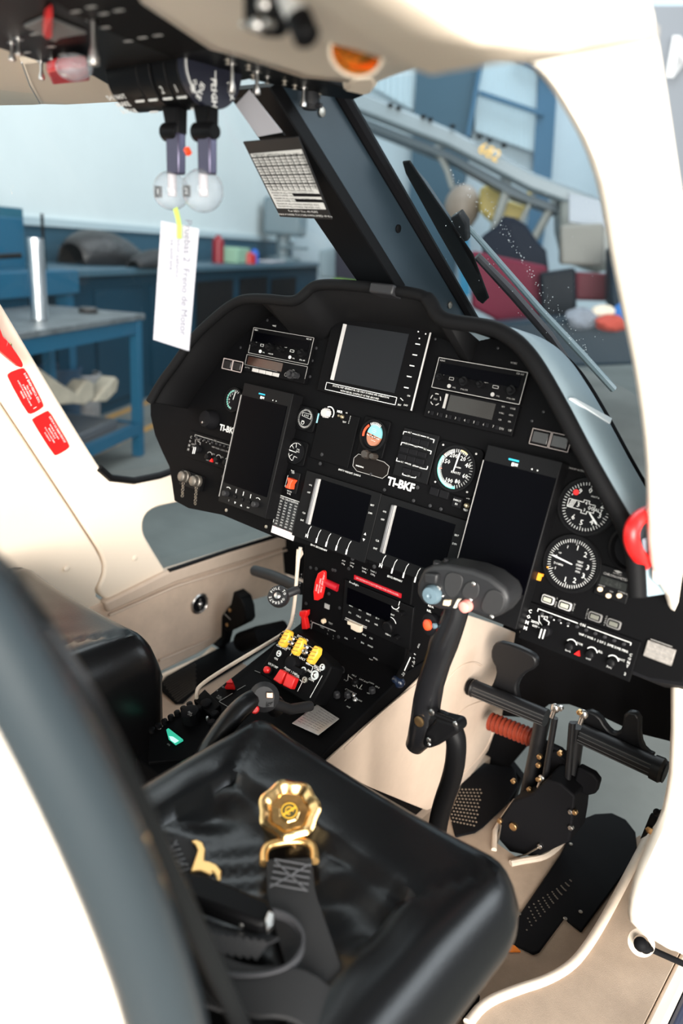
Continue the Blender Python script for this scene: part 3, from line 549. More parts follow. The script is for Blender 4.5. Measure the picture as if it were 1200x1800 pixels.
for i, (px, py, wh) in enumerate(((699, 402, 'middle'), (790, 536, 'foot'), (565, 197, 'top'))):
    q = onx(px, py, 0.036); b = B(); b.lathe(F(q, Y, Z), 0, 0, [(0.0065, 0), (0.0065, 0.002), (0.003, 0.003)], 12); tag(obj('post_screw', b, DST if i else KB, smooth=True), 'screw at the %s of the grey windshield post' % wh, 'screw')
# windshield surfaces: straight rulings between a lower sill curve and a header curve
def bez(pts, n): 
    p = smoothpoly(pts, 3, False); return [V(p[int(round(i * (len(p) - 1) / (n - 1)))]) for i in range(n)]
lowR = bez([pf_b, V((0.22, 0.40, 0.99)), V((0.42, 0.24, 0.98)), V((0.60, 0.02, 0.93)), V((0.70, -0.12, 0.86))], 16)
topR = bez([pf_t, V((0.15, -0.10, 1.38)), V((0.30, -0.18, 1.375)), V((0.47, -0.33, 1.345)), V((0.56, -0.42, 1.32))], 16)
b = B(); b.grid([[a.lerp(c, k / 10) for k in range(11)] for a, c in zip(lowR, topR)]); struct('window_1', b, GLW, smooth=True)
mir = lambda p, x=0: V((-p.x, p.y, p.z))
lowL = bez([V((-0.035, pf_b.y, pf_b.z)), V((-0.30, 0.52, 0.88)), V((-0.62, 0.46, 0.74)), V((-0.73, 0.22, 0.60)), V((-0.73, -0.03, 0.62))], 16)
topL = bez([V((-0.035, pf_t.y, pf_t.z)), V((-0.25, -0.02, 1.40)), V((-0.50, -0.15, 1.40)), V((-0.66, -0.30, 1.39)), V((-0.72, -0.60, 1.36))], 16)
b = B(); b.grid([[a.lerp(c, k / 10) for k in range(11)] for a, c in zip(lowL, topL)]); struct('window_2', b, GLS, smooth=True)
b = B(); b.extr(xpoly([(250, 900), (330, 868), (500, 900), (560, 925), (300, 1002), (248, 940)], -0.728), -X * 0.004); struct('window_3', b, GLS)
# lower nose panels in front of the footwells (dark bulkhead around chin windows)
b = B(); b.extr([ony(x, y, 0.52) for x, y in [(890, 1080), (1230, 1180), (1230, 1312), (1190, 1306), (1125, 1290), (1090, 1275), (1050, 1256), (1000, 1238), (965, 1238), (935, 1262), (875, 1258), (860, 1180)]], Y * 0.02); struct('wall_front', b, KD)
b = B(); b.extr([ony(x, y, 0.50) for x, y in [(835, 1350), (866, 1285), (940, 1300), (925, 1312), (897, 1345), (915, 1368), (900, 1415), (850, 1400)]], Y * 0.02); struct('wall_front', b, KD)
b = B(); b.extr([V((-0.74, 0.55, 0.66)), V((-0.74, 0.60, 0.30)), V((-0.70, 0.62, 0.18)), V((-0.36, 0.62, 0.20)), V((-0.14, 0.62, 0.16)), V((-0.14, 0.58, 0.66))], Y * 0.02); struct('wall_front', b, KD)
# wiper on the outer face of the right windshield
wn = (pf_t - pf_b).cross(X).normalized(); wn = wn if wn.y > 0 else -wn
WN = (wn + X * 0.30).normalized(); wp = (pf_t + pf_b) / 2 + WN * 0.02; WD = wp.dot(WN)
def onw(x, y, o=0.0): return on(x, y, WN, WD + o)
t = thing('windshield_wiper', onw(815, 395), 'black wiper blade and grey arm on the right windshield', 'wiper')
b = B(); b.extr([onw(x, y) for x, y in [(706, 285), (718, 284), (735, 310), (830, 450), (858, 525), (848, 535), (838, 528), (770, 410), (712, 305)]], WN * 0.004); obj('blade', b, KB, t, bev=0.003)
b = B(); b.tube([onw(x, y, 0.012) for x, y in [(722, 292), (748, 322), (790, 385), (815, 430), (848, 510)]], 0.0035, 8); obj('blade_spine', b, mat('wiper_grey', (0.07, 0.09, 0.11), 0.35), t, smooth=True)
b = B(); b.extr([onw(x, y, 0.012) for x, y in [(790, 385), (805, 376), (818, 395), (820, 425), (808, 428), (794, 405)]], WN * 0.012); obj('blade_clip', b, KG, t, bev=0.003)
b = B(); b.tube([onw(x, y, 0.026) for x, y in [(812, 388), (850, 430), (950, 545), (1020, 620), (1078, 684)]], [0.004, 0.005, 0.006, 0.007, 0.007], 8); obj('arm', b, mat('wiper_arm_grey', (0.10, 0.14, 0.16), 0.3), t, smooth=True)
b = B(); b.tube([onw(x, y, 0.03) for x, y in [(838, 450), (900, 515), (965, 590), (1000, 640)]], [0.007, 0.009, 0.009, 0.007], 8); obj('arm_reflection', b, mat('dark_reflection', (0.012, 0.010, 0.014), 0.5), t, smooth=True)  # the arm's reflection in the glass, built as a dark rod
# dried water drops on the windshield
random.seed(3); b = B()
for ln, n in (([(785, 300), (830, 345), (880, 400), (920, 460), (1000, 570), (1060, 660)], 100), ([(850, 330), (905, 430), (955, 520), (1010, 610)], 70)):
    for i in range(n):
        s = random.random() * (len(ln) - 1); k = int(s); x = ln[k][0] + (ln[k + 1][0] - ln[k][0]) * (s - k) + random.gauss(0, 3); y = ln[k][1] + (ln[k + 1][1] - ln[k][1]) * (s - k) + random.gauss(0, 3)
        r = random.uniform(0.0003, 0.0009); b.ball(onw(x, y, -0.012), r, 6)
for i in range(60): b.ball(onw(random.uniform(780, 1060), random.uniform(330, 620), -0.012), random.uniform(0.0003, 0.0008), 6)
tag(obj('water_spots', b, mat('dried_water_spot', (0.5, 0.57, 0.6), 0.4)), 'trails of dried white water spots on the right windshield', 'spots', kind='stuff')
# ------------------------------------------------------------------ instrument panel
IP = thing('instrument_panel', (0, -0.03, 0.64), 'wide black helicopter instrument panel under a padded glareshield hood', 'instrument panel')
def part(name, b, m, parent=None, **k): return obj(name, b, m, parent or IP, **k)
def U(x, y, d=0.0): return PF.px(x, y, d)
face = [(264, 700), (264, 730), (272, 765), (285, 795), (297, 820), (302, 850), (306, 880), (330, 893), (390, 905), (478, 942), (600, 975), (725, 1016), (830, 1062), (925, 1112), (1000, 1142), (1080, 1168), (1140, 1192), (1200, 1200), (1240, 1000), (1180, 960), (1110, 860), (1040, 750), (965, 655), (900, 600), (800, 585), (760, 560), (735, 530), (600, 520), (560, 525), (530, 545), (440, 545), (380, 570), (335, 625)]
b = B(); b.slab(PF, pxs(PF, face), -0.006, 0.0); part('panel_face', b, K, bev=0.0015)
# glareshield: padded rim, black liner and grey outer cover
rim = [(264, 706), (283, 672), (308, 640), (340, 592), (384, 552), (408, 534), (430, 525), (470, 525), (508, 530), (524, 527), (537, 515), (549, 504), (565, 500), (600, 500), (660, 506), (725, 515), (746, 521), (758, 533), (765, 550), (778, 562), (800, 567), (835, 571), (868, 577), (893, 590), (916, 608), (943, 642), (986, 718), (1028, 800), (1069, 873), (1098, 922), (1113, 960), (1118, 1000), (1120, 1050)]
DH = 0.095
ru = [PF.px(x, y, DH) for x, y in rim]; ru = [(p[0], p[1]) for p in smoothpoly([V((a, c, 0)) for a, c in ru], 2, False)]
front = [PF.p(a, c, DH) for a, c in ru]
b = B(); b.tube([p - PF.v * 0.0 for p in front], [0.0090 if p.x < 0.15 else 0.0115 for p in front], 12); part('hood_rim', b, HOODM, smooth=True)
back = [p + Y * 0.12 - Z * 0.10 if -0.2 < p.x < 0.2 else p + Y * 0.12 - Z * 0.03 for p in front]
b = B(); b.grid([front, [p.lerp(q, .5) for p, q in zip(front, back)], back]); part('hood_liner', b, HOODM, smooth=True, solid=0.005)
cen = V((0, front[0].y, 0.95))
i0 = next(i for i, p in enumerate(ru) if p[0] > -0.16)
def outw(i):
    a = front[max(i - 1, 0)]; c = front[min(i + 1, len(front) - 1)]; t_ = (c - a).normalized(); return Y.cross(t_).normalized() * -1
cov = []
for k, dy, du in ((0, 0.006, 0.003), (1, 0.06, 0.012), (2, 0.12, 0.016), (3, 0.165, 0.006)):
    cov.append([front[i] + Y * dy - Z * dy * (0.9 if front[i].x < 0.10 else 0.9 - 0.65 * min(1, (front[i].x - 0.10) / 0.16)) + (outw(i) if outw(i).dot(front[i] - cen) > 0 else -outw(i)) * du for i in range(i0, len(front))])
b = B(); b.grid(cov); part('glareshield_cover', b, COVM, smooth=True, solid=0.004, label='grey outer cover of the hood')
b = B(); b.tube([p + Z * .002 for p in cov[-1] if p.x > 0.22], .006, 8); part('cover_seal', b, KD, smooth=True)
b = B(); g = lambda x, y: on(x, y, V((0.55, -0.12, 0.8)).normalized(), (cov[1][-28] + V((0.55, -0.12, 0.8)).normalized() * 0.004).dot(V((0.55, -0.12, 0.8)).normalized()))
def prj(p): q = p - CAM; return (600 + FPX * q.dot(RX) / q.dot(RZ), 900 + FPX * q.dot(RY) / q.dot(RZ))
jj = min(range(1, len(cov[1]) - 1), key=lambda i: (prj(cov[1][i].lerp(cov[2][i], .5))[0] - 1040) ** 2 + (prj(cov[1][i].lerp(cov[2][i], .5))[1] - 722) ** 2)
sn = (cov[2][jj] - cov[1][jj]).cross(cov[1][jj + 1] - cov[1][jj]).normalized(); sn = sn if sn.dot(CAM - cov[1][jj]) > 0 else -sn; sd = cov[1][jj].dot(sn) + .004
q = [on(x, y, sn, sd) for x, y in [(1002, 699), (1010, 699), (1076, 735), (1073, 744)]]
b = B(); b.extr(q, -sn * .004); part('defog_slot', b, mat('pale_slot', (0.7, 0.75, 0.78), 0.5), bev=0.001)
b = B(); q = PF.px(690, 517, 0.075); b.box(PF, q[0] - 0.022, q[0] + 0.024, q[1] - 0.008, q[1] + 0.008, 0.06, 0.11); part('hood_latch', b, KG, bev=0.003)
# ---- helper for instruments
def mk(b, t, px, py, size, d, **k): q = PF.px(px, py, d); return b.text(PF, t, q[0], q[1], size, d, **k)
def linep(b, pts, wd, d, closed=False):
    q = pxs(PF, pts, d); q = q + [q[0]] if closed else q; return b.line(PF, q, wd, d, d + 0.0004)
def blk(name, pts, d0, d1, m, parent=None, bev=0.001, r=0.0, **k):
    u0, u1, v0, v1 = rect(PF, pts, d1); b = B()
    if r: b.slab(PF, rr(u0, u1, v0, v1, r), d0, d1)
    else: b.box(PF, u0, u1, v0, v1, d0, d1)
    return part(name, b, m, parent, bev=bev, **k), (u0, u1, v0, v1)
def screwp(px, py, d=0.0, r=0.0032, m=None, parent=None, name='screw'):
    q = PF.px(px, py, d); b = B(); b.lathe(PF, q[0], q[1], [(r, d), (r, d + 0.0012), (r * 0.6, d + 0.0018)], 12); part(name, b, m or KG, parent, smooth=True)
def gauge(name, px, py, rd, d, bez='round', lab=None):
    q = PF.px(px, py, d); u, v = q; t = B()
    if bez == 'square': t.slab(PF, rr(u - rd * 1.28, u + rd * 1.28, v - rd * 1.22, v + rd * 1.22, rd * 0.30), 0, d)
    else: t.cyl(PF, u, v, rd * 1.18, 0, d, 36)
    body = part(name, t, K if bez == 'square' else KB, bev=0.001, label=lab)
    b = B(); b.ring(PF, u, v, rd * 1.04, rd * 1.14, d, d + 0.003, 40); part('bezel_ring', b, KB, body, smooth=True)
    b = B(); b.cyl(PF, u, v, rd * 1.04, d, d + 0.0006, 36); part('dial', b, KD, body)
    return body, u, v
def ticks(b, u, v, r0, r1, a0, a1, n, wd, d, every=1, long=None):
    for i in range(n + 1):
        a = radians(a0 + (a1 - a0) * i / n); q0 = long if (long and i % every == 0) else r0
        b.line(PF, [(u + q0 * cos(a), v + q0 * sin(a)), (u + r1 * cos(a), v + r1 * sin(a))], wd, d, d + 0.0004)
def needle(body, u, v, ang, r0, r1, w_, d, m=None):
    a = radians(ang); b = B(); c, s = cos(a), sin(a)
    P_ = [(r0, -w_ * .6), (r1 * .9, -w_), (r1, 0), (r1 * .9, w_), (r0, w_ * .6)]
    b.slab(PF, [(u + x * c - y * s, v + x * s + y * c) for x, y in P_], d, d + 0.001); part('needle', b, m or WM, body)
# ---- airspeed indicator
g, u, v = gauge('airspeed_indicator', 800, 824, 0.0325, 0.006, 'square')
b = B(); ticks(b, u, v, .0265, .031, 100, 60, 6, .0006, .0068); ticks(b, u, v, .0265, .031, 50, -85, 15, .0004, .0068)
ticks(b, u, v, .0255, .031, 108, 145, 8, .0008, .0068); ticks(b, u, v, .0255, .031, 150, 270, 26, .0006, .0068)
for t_, a, r in (('20', 62, .0205), ('40', 25, .023), ('60', -20, .022), ('80', -62, .0215), ('100', -105, .0215), ('150', 158, .0205), ('200', 112, .021)):
    b.text(PF, t_, u + r * cos(radians(a)), v + r * sin(radians(a)), .0100, .0068)
b.text(PF, 'AIRSPEED', u + .004, v + .003, .0030, .0068); b.text(PF, 'KNOTS', u + .003, v - .006, .0052, .0068); part('markings', b, WM, g)
b = B(); b.ring(PF, u, v, .0282, .0322, .0066, .0069, 24, 150, 285); part('green_arc', b, TEAL, g, label='green arc')
b = B(); b.ring(PF, u, v, .0255, .031, .0069, .0072, 2, 141, 144); b.ring(PF, u, v, .024, .031, .0069, .0072, 2, 190, 193); part('red_tick', b, mat('salmon_mark', (0.75, 0.25, 0.2), 0.5), g)
b = B(); b.ring(PF, u, v, .029, .0315, .0069, .0072, 8, 62, 84); part('yellow_arc', b, mat('pale_yellow_mark', (0.8, 0.6, 0.25), .5), g)
needle(g, u, v, 84, -0.004, .0275, .0011, .009)
for dx, dy in ((-22, -32), (34, -16), (-37, 31), (21, 51)): pass
for px, py in ((779, 782), (837, 798), (765, 847), (821, 865)): screwp(px, py, .006, .0016, LGM, g)
# ---- altimeter and vertical speed
g, u, v = gauge('altimeter', 1030, 891, 0.036, 0.003)
b = B(); ticks(b, u, v, .031, .0345, 90, 450, 50, .0006, .0038, 5, .029)
for i in range(10):
    a = radians(90 - 36 * i); b.text(PF, str(i), u + .0235 * cos(a), v + .0235 * sin(a), .0112, .0038) if i not in (7, 8) else None
b.text(PF, '8', u - .024, v + .012, .004, .0038); b.text(PF, 'ALT', u + .019, v - .001, .0065, .0038); b.text(PF, '1000 FT', u + .008, v + .0165, .003, .0038)
b.line(PF, [(u - .027, v + .0055), (u - .005, v + .0055), (u - .005, v + .009), (u + .003, v + .009), (u + .003, v + .005), (u + .0125, v + .005), (u + .0125, v - .006), (u + .003, v - .006), (u + .003, v - .010), (u - .005, v - .010), (u - .005, v - .006), (u - .027, v - .006), (u - .027, v + .0055)], .0007, .0038, .0042)
b.text(PF, '3', u - .0115, v, .010, .0038); b.text(PF, '4', u - .001, v + .005, .0062, .0038); b.text(PF, '3', u - .001, v - .005, .0062, .0038); b.text(PF, '00', u + .0075, v - .0005, .009, .0038)
for k in range(4): b.line(PF, [(u - .0255 + k * .002, v - .005), (u - .0225 + k * .002, v + .0045)], .0007, .0038, .0042)
part('markings', b, WM, g); needle(g, u, v, -42, .010, .031, .0014, .005)
b = B(); b.cyl(PF, u - .0195, v + .0165, .0042, .0038, .0048, 16); part('warning_flag', b, RED, g, label='red flag')
g, u, v = gauge('vertical_speed_indicator', 1004, 991, 0.0365, 0.003)
b = B(); ticks(b, u, v, .031, .035, 90, 450, 60, .0006, .0038, 10, .028)
for t_, a in (('1', 83), ('2', 48), ('3', 4), ('3', -28), ('2', -62), ('1', -95), ('1', 118), ('1', 212)):
    b.text(PF, t_, u + .0245 * cos(radians(a)), v + .0245 * sin(radians(a)), .0105 if a not in (118, 212) else .006, .0038)
b.text(PF, '0', u - .024, v + .0035, .0075, .0038); b.text(PF, 'UP', u - .020, v + .010, .0036, .0038); b.text(PF, 'DOWN', u - .018, v - .006, .0042, .0038)
for k, t_ in enumerate(('VERT', 'SPEED', '1000', 'FPM')): b.text(PF, t_, u + .012, v + .006 - k * .0048, .0038, .0038)
part('markings', b, WM, g); needle(g, u, v, 172, -.002, .031, .0011, .005)
b = B(); b.box(PF, u - .0335, u - .0305, v - .0165, v - .0145, .0038, .0044); part('orange_bug', b, ORA, g)
q = U(947, 1013, .004); b = B(); b.box(PF, q[0] - .005, q[0] + .005, q[1] + .001, q[1] + .005, 0, .006); b.box(PF, q[0] - .002, q[0] + .003, q[1] - .006, q[1] + .001, 0, .006); part('orange_bug', b, ORA, label='small orange marker between screen and dial')
# ---- small standby gauges
g, u, v = gauge('encoding_dial', 537, 736, .0185, .005, 'square')
b = B(); ticks(b, u, v, .0145, .0175, 90, 450, 40, .0004, .0058); b.line(PF, [(u - .009, v + .004), (u - .009, v + .010), (u + .012, v + .010), (u + .012, v + .001), (u - .009, v + .004)], .0005, .0058, .0062)
b.text(PF, '0 9 5', u + .001, v + .0055, .0055, .0058); b.text(PF, 'TAS', u - .004, v - .006, .004, .0058); b.ring(PF, u - .004, v - .008, .003, .0036, .0058, .0062, 16); part('markings', b, WM, g)
g, u, v = gauge('fuel_pressure_gauge', 520, 795, .0190, .005, 'square')
b = B(); ticks(b, u, v, .0165, .0178, 110, 250, 12, .0005, .0058); b.ring(PF, u, v, .0168, .0174, .0058, .0062, 30, 60, 255); ticks(b, u, v, .009, .0165, 100, 260, 4, .0007, .0058)
b.text(PF, 'FUEL', u + .005, v + .006, .0035, .0058); b.text(PF, 'PRESS', u + .005, v + .002, .0035, .0058); b.line(PF, [(u - .002, v - .008), (u + .006, v - .009)], .0006, .0058, .0062); part('markings', b, WM, g)
needle(g, u, v, 176, -.003, .016, .0007, .007)
g, u, v = gauge('clock_gauge', 411, 703, .0215, .005)
b = B(); b.ring(PF, u, v, .0175, .0188, .0058, .0062, 30, 100, 260); part('green_arc', b, TEAL, g)
b = B(); ticks(b, u, v, .016, .020, 60, 260, 14, .0006, .0058)
for i, a in enumerate((120, 150, 185, 215)): b.text(PF, str(6 - i), u + .0125 * cos(radians(a)), v + .0125 * sin(radians(a)), .0055, .0058)
part('markings', b, WM, g); needle(g, u, v, 82, 0, .017, .0007, .007)
# ---- standby attitude indicator
q = U(658, 766, .006); u, v = q
b = B(); b.slab(PF, rr(u - .030, u + .026, v - .036, v + .030, .004), 0, .006); att = part('attitude_indicator', b, K, bev=0.001)
b = B(); b.lathe(PF, u, v, [(.0275, .006), (.0275, .012), (.0235, .013), (.022, .008)], 36); part('bezel_ring', b, KB, att, smooth=True)
def half(m, a0, a1, nm, uu, vv, r):
    b = B(); b.slab(PF, [(uu + r * .78 * cos(radians(a0 + (a1 - a0) * i / 24)), vv + r * sin(radians(a0 + (a1 - a0) * i / 24))) for i in range(25)], .008, .0138); part(nm, b, m, att)
half(mat('sky_cyan_dial', (0.18, 0.48, 0.52), .5), -8, 172, 'sky_half', u + .0035, v + .001, .0185)
half(mat('ground_brown_dial', (0.32, 0.13, 0.075), .5), 172, 352, 'ground_half', u + .0035, v + .001, .0185)
b = B(); ticks(b, u + .003, v, .0185, .0225, 60, 120, 8, .0008, .014); b.line(PF, [(u - .010, v - .0005), (u + .017, v - .004)], .0009, .014, .0144)
for k in range(3): b.line(PF, [(u - .006 + k, v), (u, v)], .0001, .014, .0144) if False else b.line(PF, [(u - .002, v + .006 + k * .003), (u + .007, v + .005 + k * .003)], .0003, .014, .0144)
b.line(PF, [(u + .001, v - .008), (u + .010, v - .009)], .0004, .014, .0144)
part('markings', b, WM, att)
b = B(); b.line(PF, [(u - .008, v + .002), (u - .001, v - .003), (u + .002, v + .001), (u + .006, v - .004), (u + .013, v - .002)], .0009, .014, .0146); part('aircraft_symbol', b, KD, att)
b = B(); b.ring(PF, u, v, .0165, .0205, .0132, .0138, 8, 125, 195); part('gyro_flag', b, ORG, att, label='red gyro flag')
for dx, r in ((-.003, .0075), (.013, .0055)):
    b = B(); b.lathe(PF, u + dx, v - .034, [(r, .006), (r, .018), (r * .8, .020)], 18, 9, .05); part('cage_knob', b, mat('dark_brown_knob', (.03, .024, .02), .45), att, smooth=True)
# ---- flight displays: upright screens standing proud of the panel
def efis(pts, bez, dd, lab):
    u0, u1, v0, v1 = rect(PF, pts, dd)
    e = thing_part = None
    B0 = rect(PF, bez, dd); U0, U1, V0, V1 = B0
    b = B(); b.box(PF, U0, U1, V0, V1, 0, dd); body = part('flight_display', b, KB, bev=0.0015, label=lab)
    b = B(); b.box(PF, u0, u1, v0, v1, dd, dd + .0012); part('screen', b, SCR, body)
    b = B(); b.box(PF, U0, U0 + .0012, v0 - .03, v1, dd, dd + .0015); part('edge_trim', b, GM, body)
    W_ = u1 - u0
    b = B(); b.box(PF, u0 + W_ * .34, u0 + W_ * .48, v1 + .0095, v1 + .0120, dd, dd + .0006); part('brand_stripe', b, CYA, body)
    b = B(); b.box(PF, u0 + W_ * .40, u0 + W_ * .43, v1 + .002, v1 + .007, dd, dd + .0015); b.text(PF, 'M', u0 + W_ * .46, v1 + .0045, .006, dd, bold=.04)
    b.slab(PF, [(u0 + W_ * .66, v1 + .0045), (u0 + W_ * .68, v1 + .0058), (u0 + W_ * .68, v1 + .0032)], dd, dd + .0004); b.slab(PF, [(u0 + W_ * .76, v1 + .0045), (u0 + W_ * .74, v1 + .0058), (u0 + W_ * .74, v1 + .0032)], dd, dd + .0004)
    for k in (.32, .49, .66): b.box(PF, u0 + W_ * k - .0007, u0 + W_ * k + .0007, v0 - .0125, v0 - .0045, dd, dd + .0004)
    for k in (.13, .83): b.ring(PF, u0 + W_ * k, v0 - .0145, .0075, .0085, dd, dd + .0004, 14, 45, 130)
    yb = v0 - .031
    b.text(PF, 'S', u0 + W_ * .20, yb, .0045, dd); b.text(PF, 'ENT', u0 + W_ * .66, yb, .0035, dd)
    b.slab(PF, [(u0 + W_ * .33, yb + .002), (u0 + W_ * .37, yb + .002), (u0 + W_ * .35, yb - .002)], dd, dd + .0004); b.slab(PF, [(u0 + W_ * .48, yb - .002), (u0 + W_ * .52, yb - .002), (u0 + W_ * .50, yb + .002)], dd, dd + .0004)
    part('markings', b, WM, body)
    for k in (.13, .83):
        b = B(); b.lathe(PF, u0 + W_ * k, v0 - .0190, [(.0058, dd), (.0056, dd + .010), (.0045, dd + .011)], 18, 12, .04); part('knob', b, KG, body, smooth=True)
    for k in (.32, .49, .66): b = B(); b.box(PF, u0 + W_ * k - .004, u0 + W_ * k + .004, v0 - .023, v0 - .016, dd, dd + .003); part('button', b, KB, body, bev=0.001)
    return body
efis([(426, 696), (505, 713), (468, 875), (395, 847)], [(427, 672), (520, 692), (461, 912), (385, 880)], .030, 'left portrait flight display')
efis([(847, 809), (977, 840), (920, 1049), (800, 1000)], [(852, 780), (990, 812), (905, 1105), (788, 1062)], .030, 'right portrait flight display')
# ---- centre map display
body, (u0, u1, v0, v1) = blk('map_display', [(585, 540), (756, 580), (722, 722), (560, 688)], 0, .012, K)
s = rect(PF, [(607, 569), (717.7, 588.6), (693.8, 692), (582, 667)], .012)
b = B(); b.box(PF, s[0] + .004, s[1], s[2], s[3], .012, .0128); part('screen', b, SCR2, body)
b = B(); b.box(PF, s[0], s[0] + .0055, s[2], s[3], .012, .0165); part('screen_edge', b, LGM, body)
b = B(); q = [(757, 585), (723, 722)]; a_ = U(*q[0], .012); c_ = U(*q[1], .012); b.box(PF, (a_[0] + c_[0]) / 2 - .001, (a_[0] + c_[0]) / 2 + .001, c_[1], a_[1], .012, .014); part('edge_trim', b, LGM, body)
b = B()
for x, y in ((734, 605), (729, 624), (724, 643), (719, 662), (714, 681.5)): q = U(x, y, .012); b.box(PF, q[0] - .0045, q[0] + .0045, q[1] - .0008, q[1] + .0008, .012, .0126)
for x, y in ((742, 576), (737, 595), (735, 583), (748, 587)): q = U(x, y, .012); b.cyl(PF, q[0], q[1], .0012, .012, .0125, 8)
bl = rect(PF, [(575, 671), (697, 700), (694, 713), (571, 683)], .012); b.line(PF, [(bl[0], bl[3]), (bl[1], bl[3]), (bl[1], bl[2]), (bl[0], bl[2]), (bl[0], bl[3])], .0009, .012, .0124)
cxm = (bl[0] + bl[1]) / 2; b.text(PF, 'DIGITAL MAP GENERATOR, USE ONLY DURING VFR OPERATION', cxm, bl[3] - .0035, .0044, .012, xs=.98); b.text(PF, 'WITH VISUAL CONTACT OF THE GROUND', cxm, bl[2] + .0035, .0044, .012)
mk(b, 'BRT', 702, 712, .004, .012); mk(b, 'DAY', 713, 712.5, .004, .012); linep(b, [(704, 700), (708, 704)], .001, .012); mk(b, 'ON', 718, 696, .004, .012); part('markings', b, WM, body)
# ---- radios
def radio(pts, lab, rt):
    body, (u0, u1, v0, v1) = blk('nav_com_radio', pts, 0, .010, K, label=lab); d = .010; W_, H_ = u1 - u0, v1 - v0
    b = B(); b.line(PF, [(u0, v1), (u1, v1), (u1, v0), (u0, v0), (u0, v1)], .0009, d, d + .0005); part('frame_line', b, GM, body)
    b = B(); b.box(PF, u0 + W_ * .04, u1 - W_ * .05, v0 + H_ * .48, v1 - H_ * .16, d, d + .0008); part('display_window', b, SCR, body)
    b = B(); b.text(PF, 'KING', u0 + .008, v1 - .004, .004, d); part('maker_lettering', b, GM if rt else WM, body); b = B(); b.text(PF, 'KX 165', u1 - .011, v1 - .004, .004, d); part('type_lettering', b, GM if rt else WM, body); b = B(); b.text(PF, 'COMM', u0 + .011, v0 + H_ * .44, .004, d); b.text(PF, 'NAV', u0 + W_ * .60, v0 + H_ * .48, .0035, d)
    b.cyl(PF, u0 + W_ * .20, v0 + .007, .0032, d, d + .0012, 12); b.cyl(PF, u0 + W_ * .70, v0 + .007, .0032, d, d + .0012, 12)
    for k, t_ in ((.26, 'VOL'), (.38, 'PULL 25K'), (.76, 'VOL'), (.90, 'PULL OBS')): b.text(PF, t_, u0 + W_ * k, v0 + .006, .0032, d)
    b.line(PF, [(u0 + W_ * .18, v0 + .017), (u0 + W_ * .23, v0 + .017), (u0 + W_ * .23, v0 + .021), (u0 + W_ * .18, v0 + .021), (u0 + W_ * .18, v0 + .017)], .0006, d, d + .0004); b.line(PF, [(u0 + W_ * .68, v0 + .017), (u0 + W_ * .74, v0 + .017), (u0 + W_ * .74, v0 + .021), (u0 + W_ * .68, v0 + .021), (u0 + W_ * .68, v0 + .017)], .0006, d, d + .0004)
    part('markings', b, GM if rt else WM, body)
    for k, r in ((.09, .0050), (.37, .0072), (.56, .0052), (.90, .0072)):
        b = B(); b.lathe(PF, u0 + W_ * k, v0 + .018, [(r, d), (r, d + .008), (r * .6, d + .008), (r * .6, d + .014), (r * .5, d + .015)], 18, 14, .04); part('knob', b, KB, body, smooth=True)
radio([(446, 575.4), (551.7, 594.2), (540.8, 642), (436.7, 619.2)], 'left radio', 0)
radio([(772, 628.4), (927, 655), (912.3, 711.8), (758.3, 679.7)], 'right radio', 1)
body, (u0, u1, v0, v1) = blk('slim_receiver', [(435, 622), (541, 646), (533, 674), (427, 652)], 0, .010, K); d = .010; W_ = u1 - u0
b = B(); b.line(PF, [(u0, v0 + .012), (u0, v1), (u1, v1), (u1, v0 + .01)], .0008, d, d + .0004); b.line(PF, [(u0, v0 + .012), (u0 + W_ * .55, v0 + .012)], .0005, d, d + .0004); part('frame_line', b, GM, body)
b = B(); b.box(PF, u0 + .006, u0 + W_ * .62, v0 + .013, v1 - .003, d, d + .0008); part('display_window', b, mat('brown_reflecting_screen', (.030, .014, .010), .15), body)
for k in range(4): b = B(); b.box(PF, u0 + W_ * (.15 + k * .115), u0 + W_ * (.15 + k * .115) + W_ * .105, v0 + .002, v0 + .009, d, d + .002); part('push_button', b, mat('ivory_button', (.45, .43, .41), .5), body, bev=.0008)
b = B(); b.text(PF, 'KR 87 TSO', u0 + .009, v0 + .007, .003, d); part('markings', b, GM, body)
for k, r in ((.80, .0085), (.88, .0060)):
    b = B(); b.lathe(PF, u0 + W_ * k, v0 + .012, [(r, d), (r, d + .007), (r * .6, d + .007), (r * .6, d + .013)], 20, 14, .04); part('knob', b, KG, body, smooth=True)
b = B()
for k in (.70, .74, .80): b.ring(PF, u0 + W_ * k, v0 + .010 + (k - .7) * .08, .0032, .0038, d, d + .0005, 16)
part('dial_ring', b, GM, body)
b = B(); mk(b, 'VHF2', 482, 573, .0042, 0); mk(b, 'VOR2', 537, 583, .0046, 0); part('markings', b, WM)
b = B(); mk(b, 'VHF1', 827, 625, .0042, 0); mk(b, 'VOR1', 903, 638.5, .0046, 0); mk(b, 'STANDBY ALTIMETER', 1015, 826, .0034, 0); part('markings', b, GM)
for x, y in ((470, 563), (558, 580), (423, 611), (546, 610), (545, 662), (556, 612), (549, 634), (486, 547), (506, 550), (521, 553)): screwp(x, y, 0, .0028)
for x, y in ((765, 596), (875, 612), (955, 724), (899, 765), (935, 740), (710, 566), (840, 562)): screwp(x, y, 0, .0022)
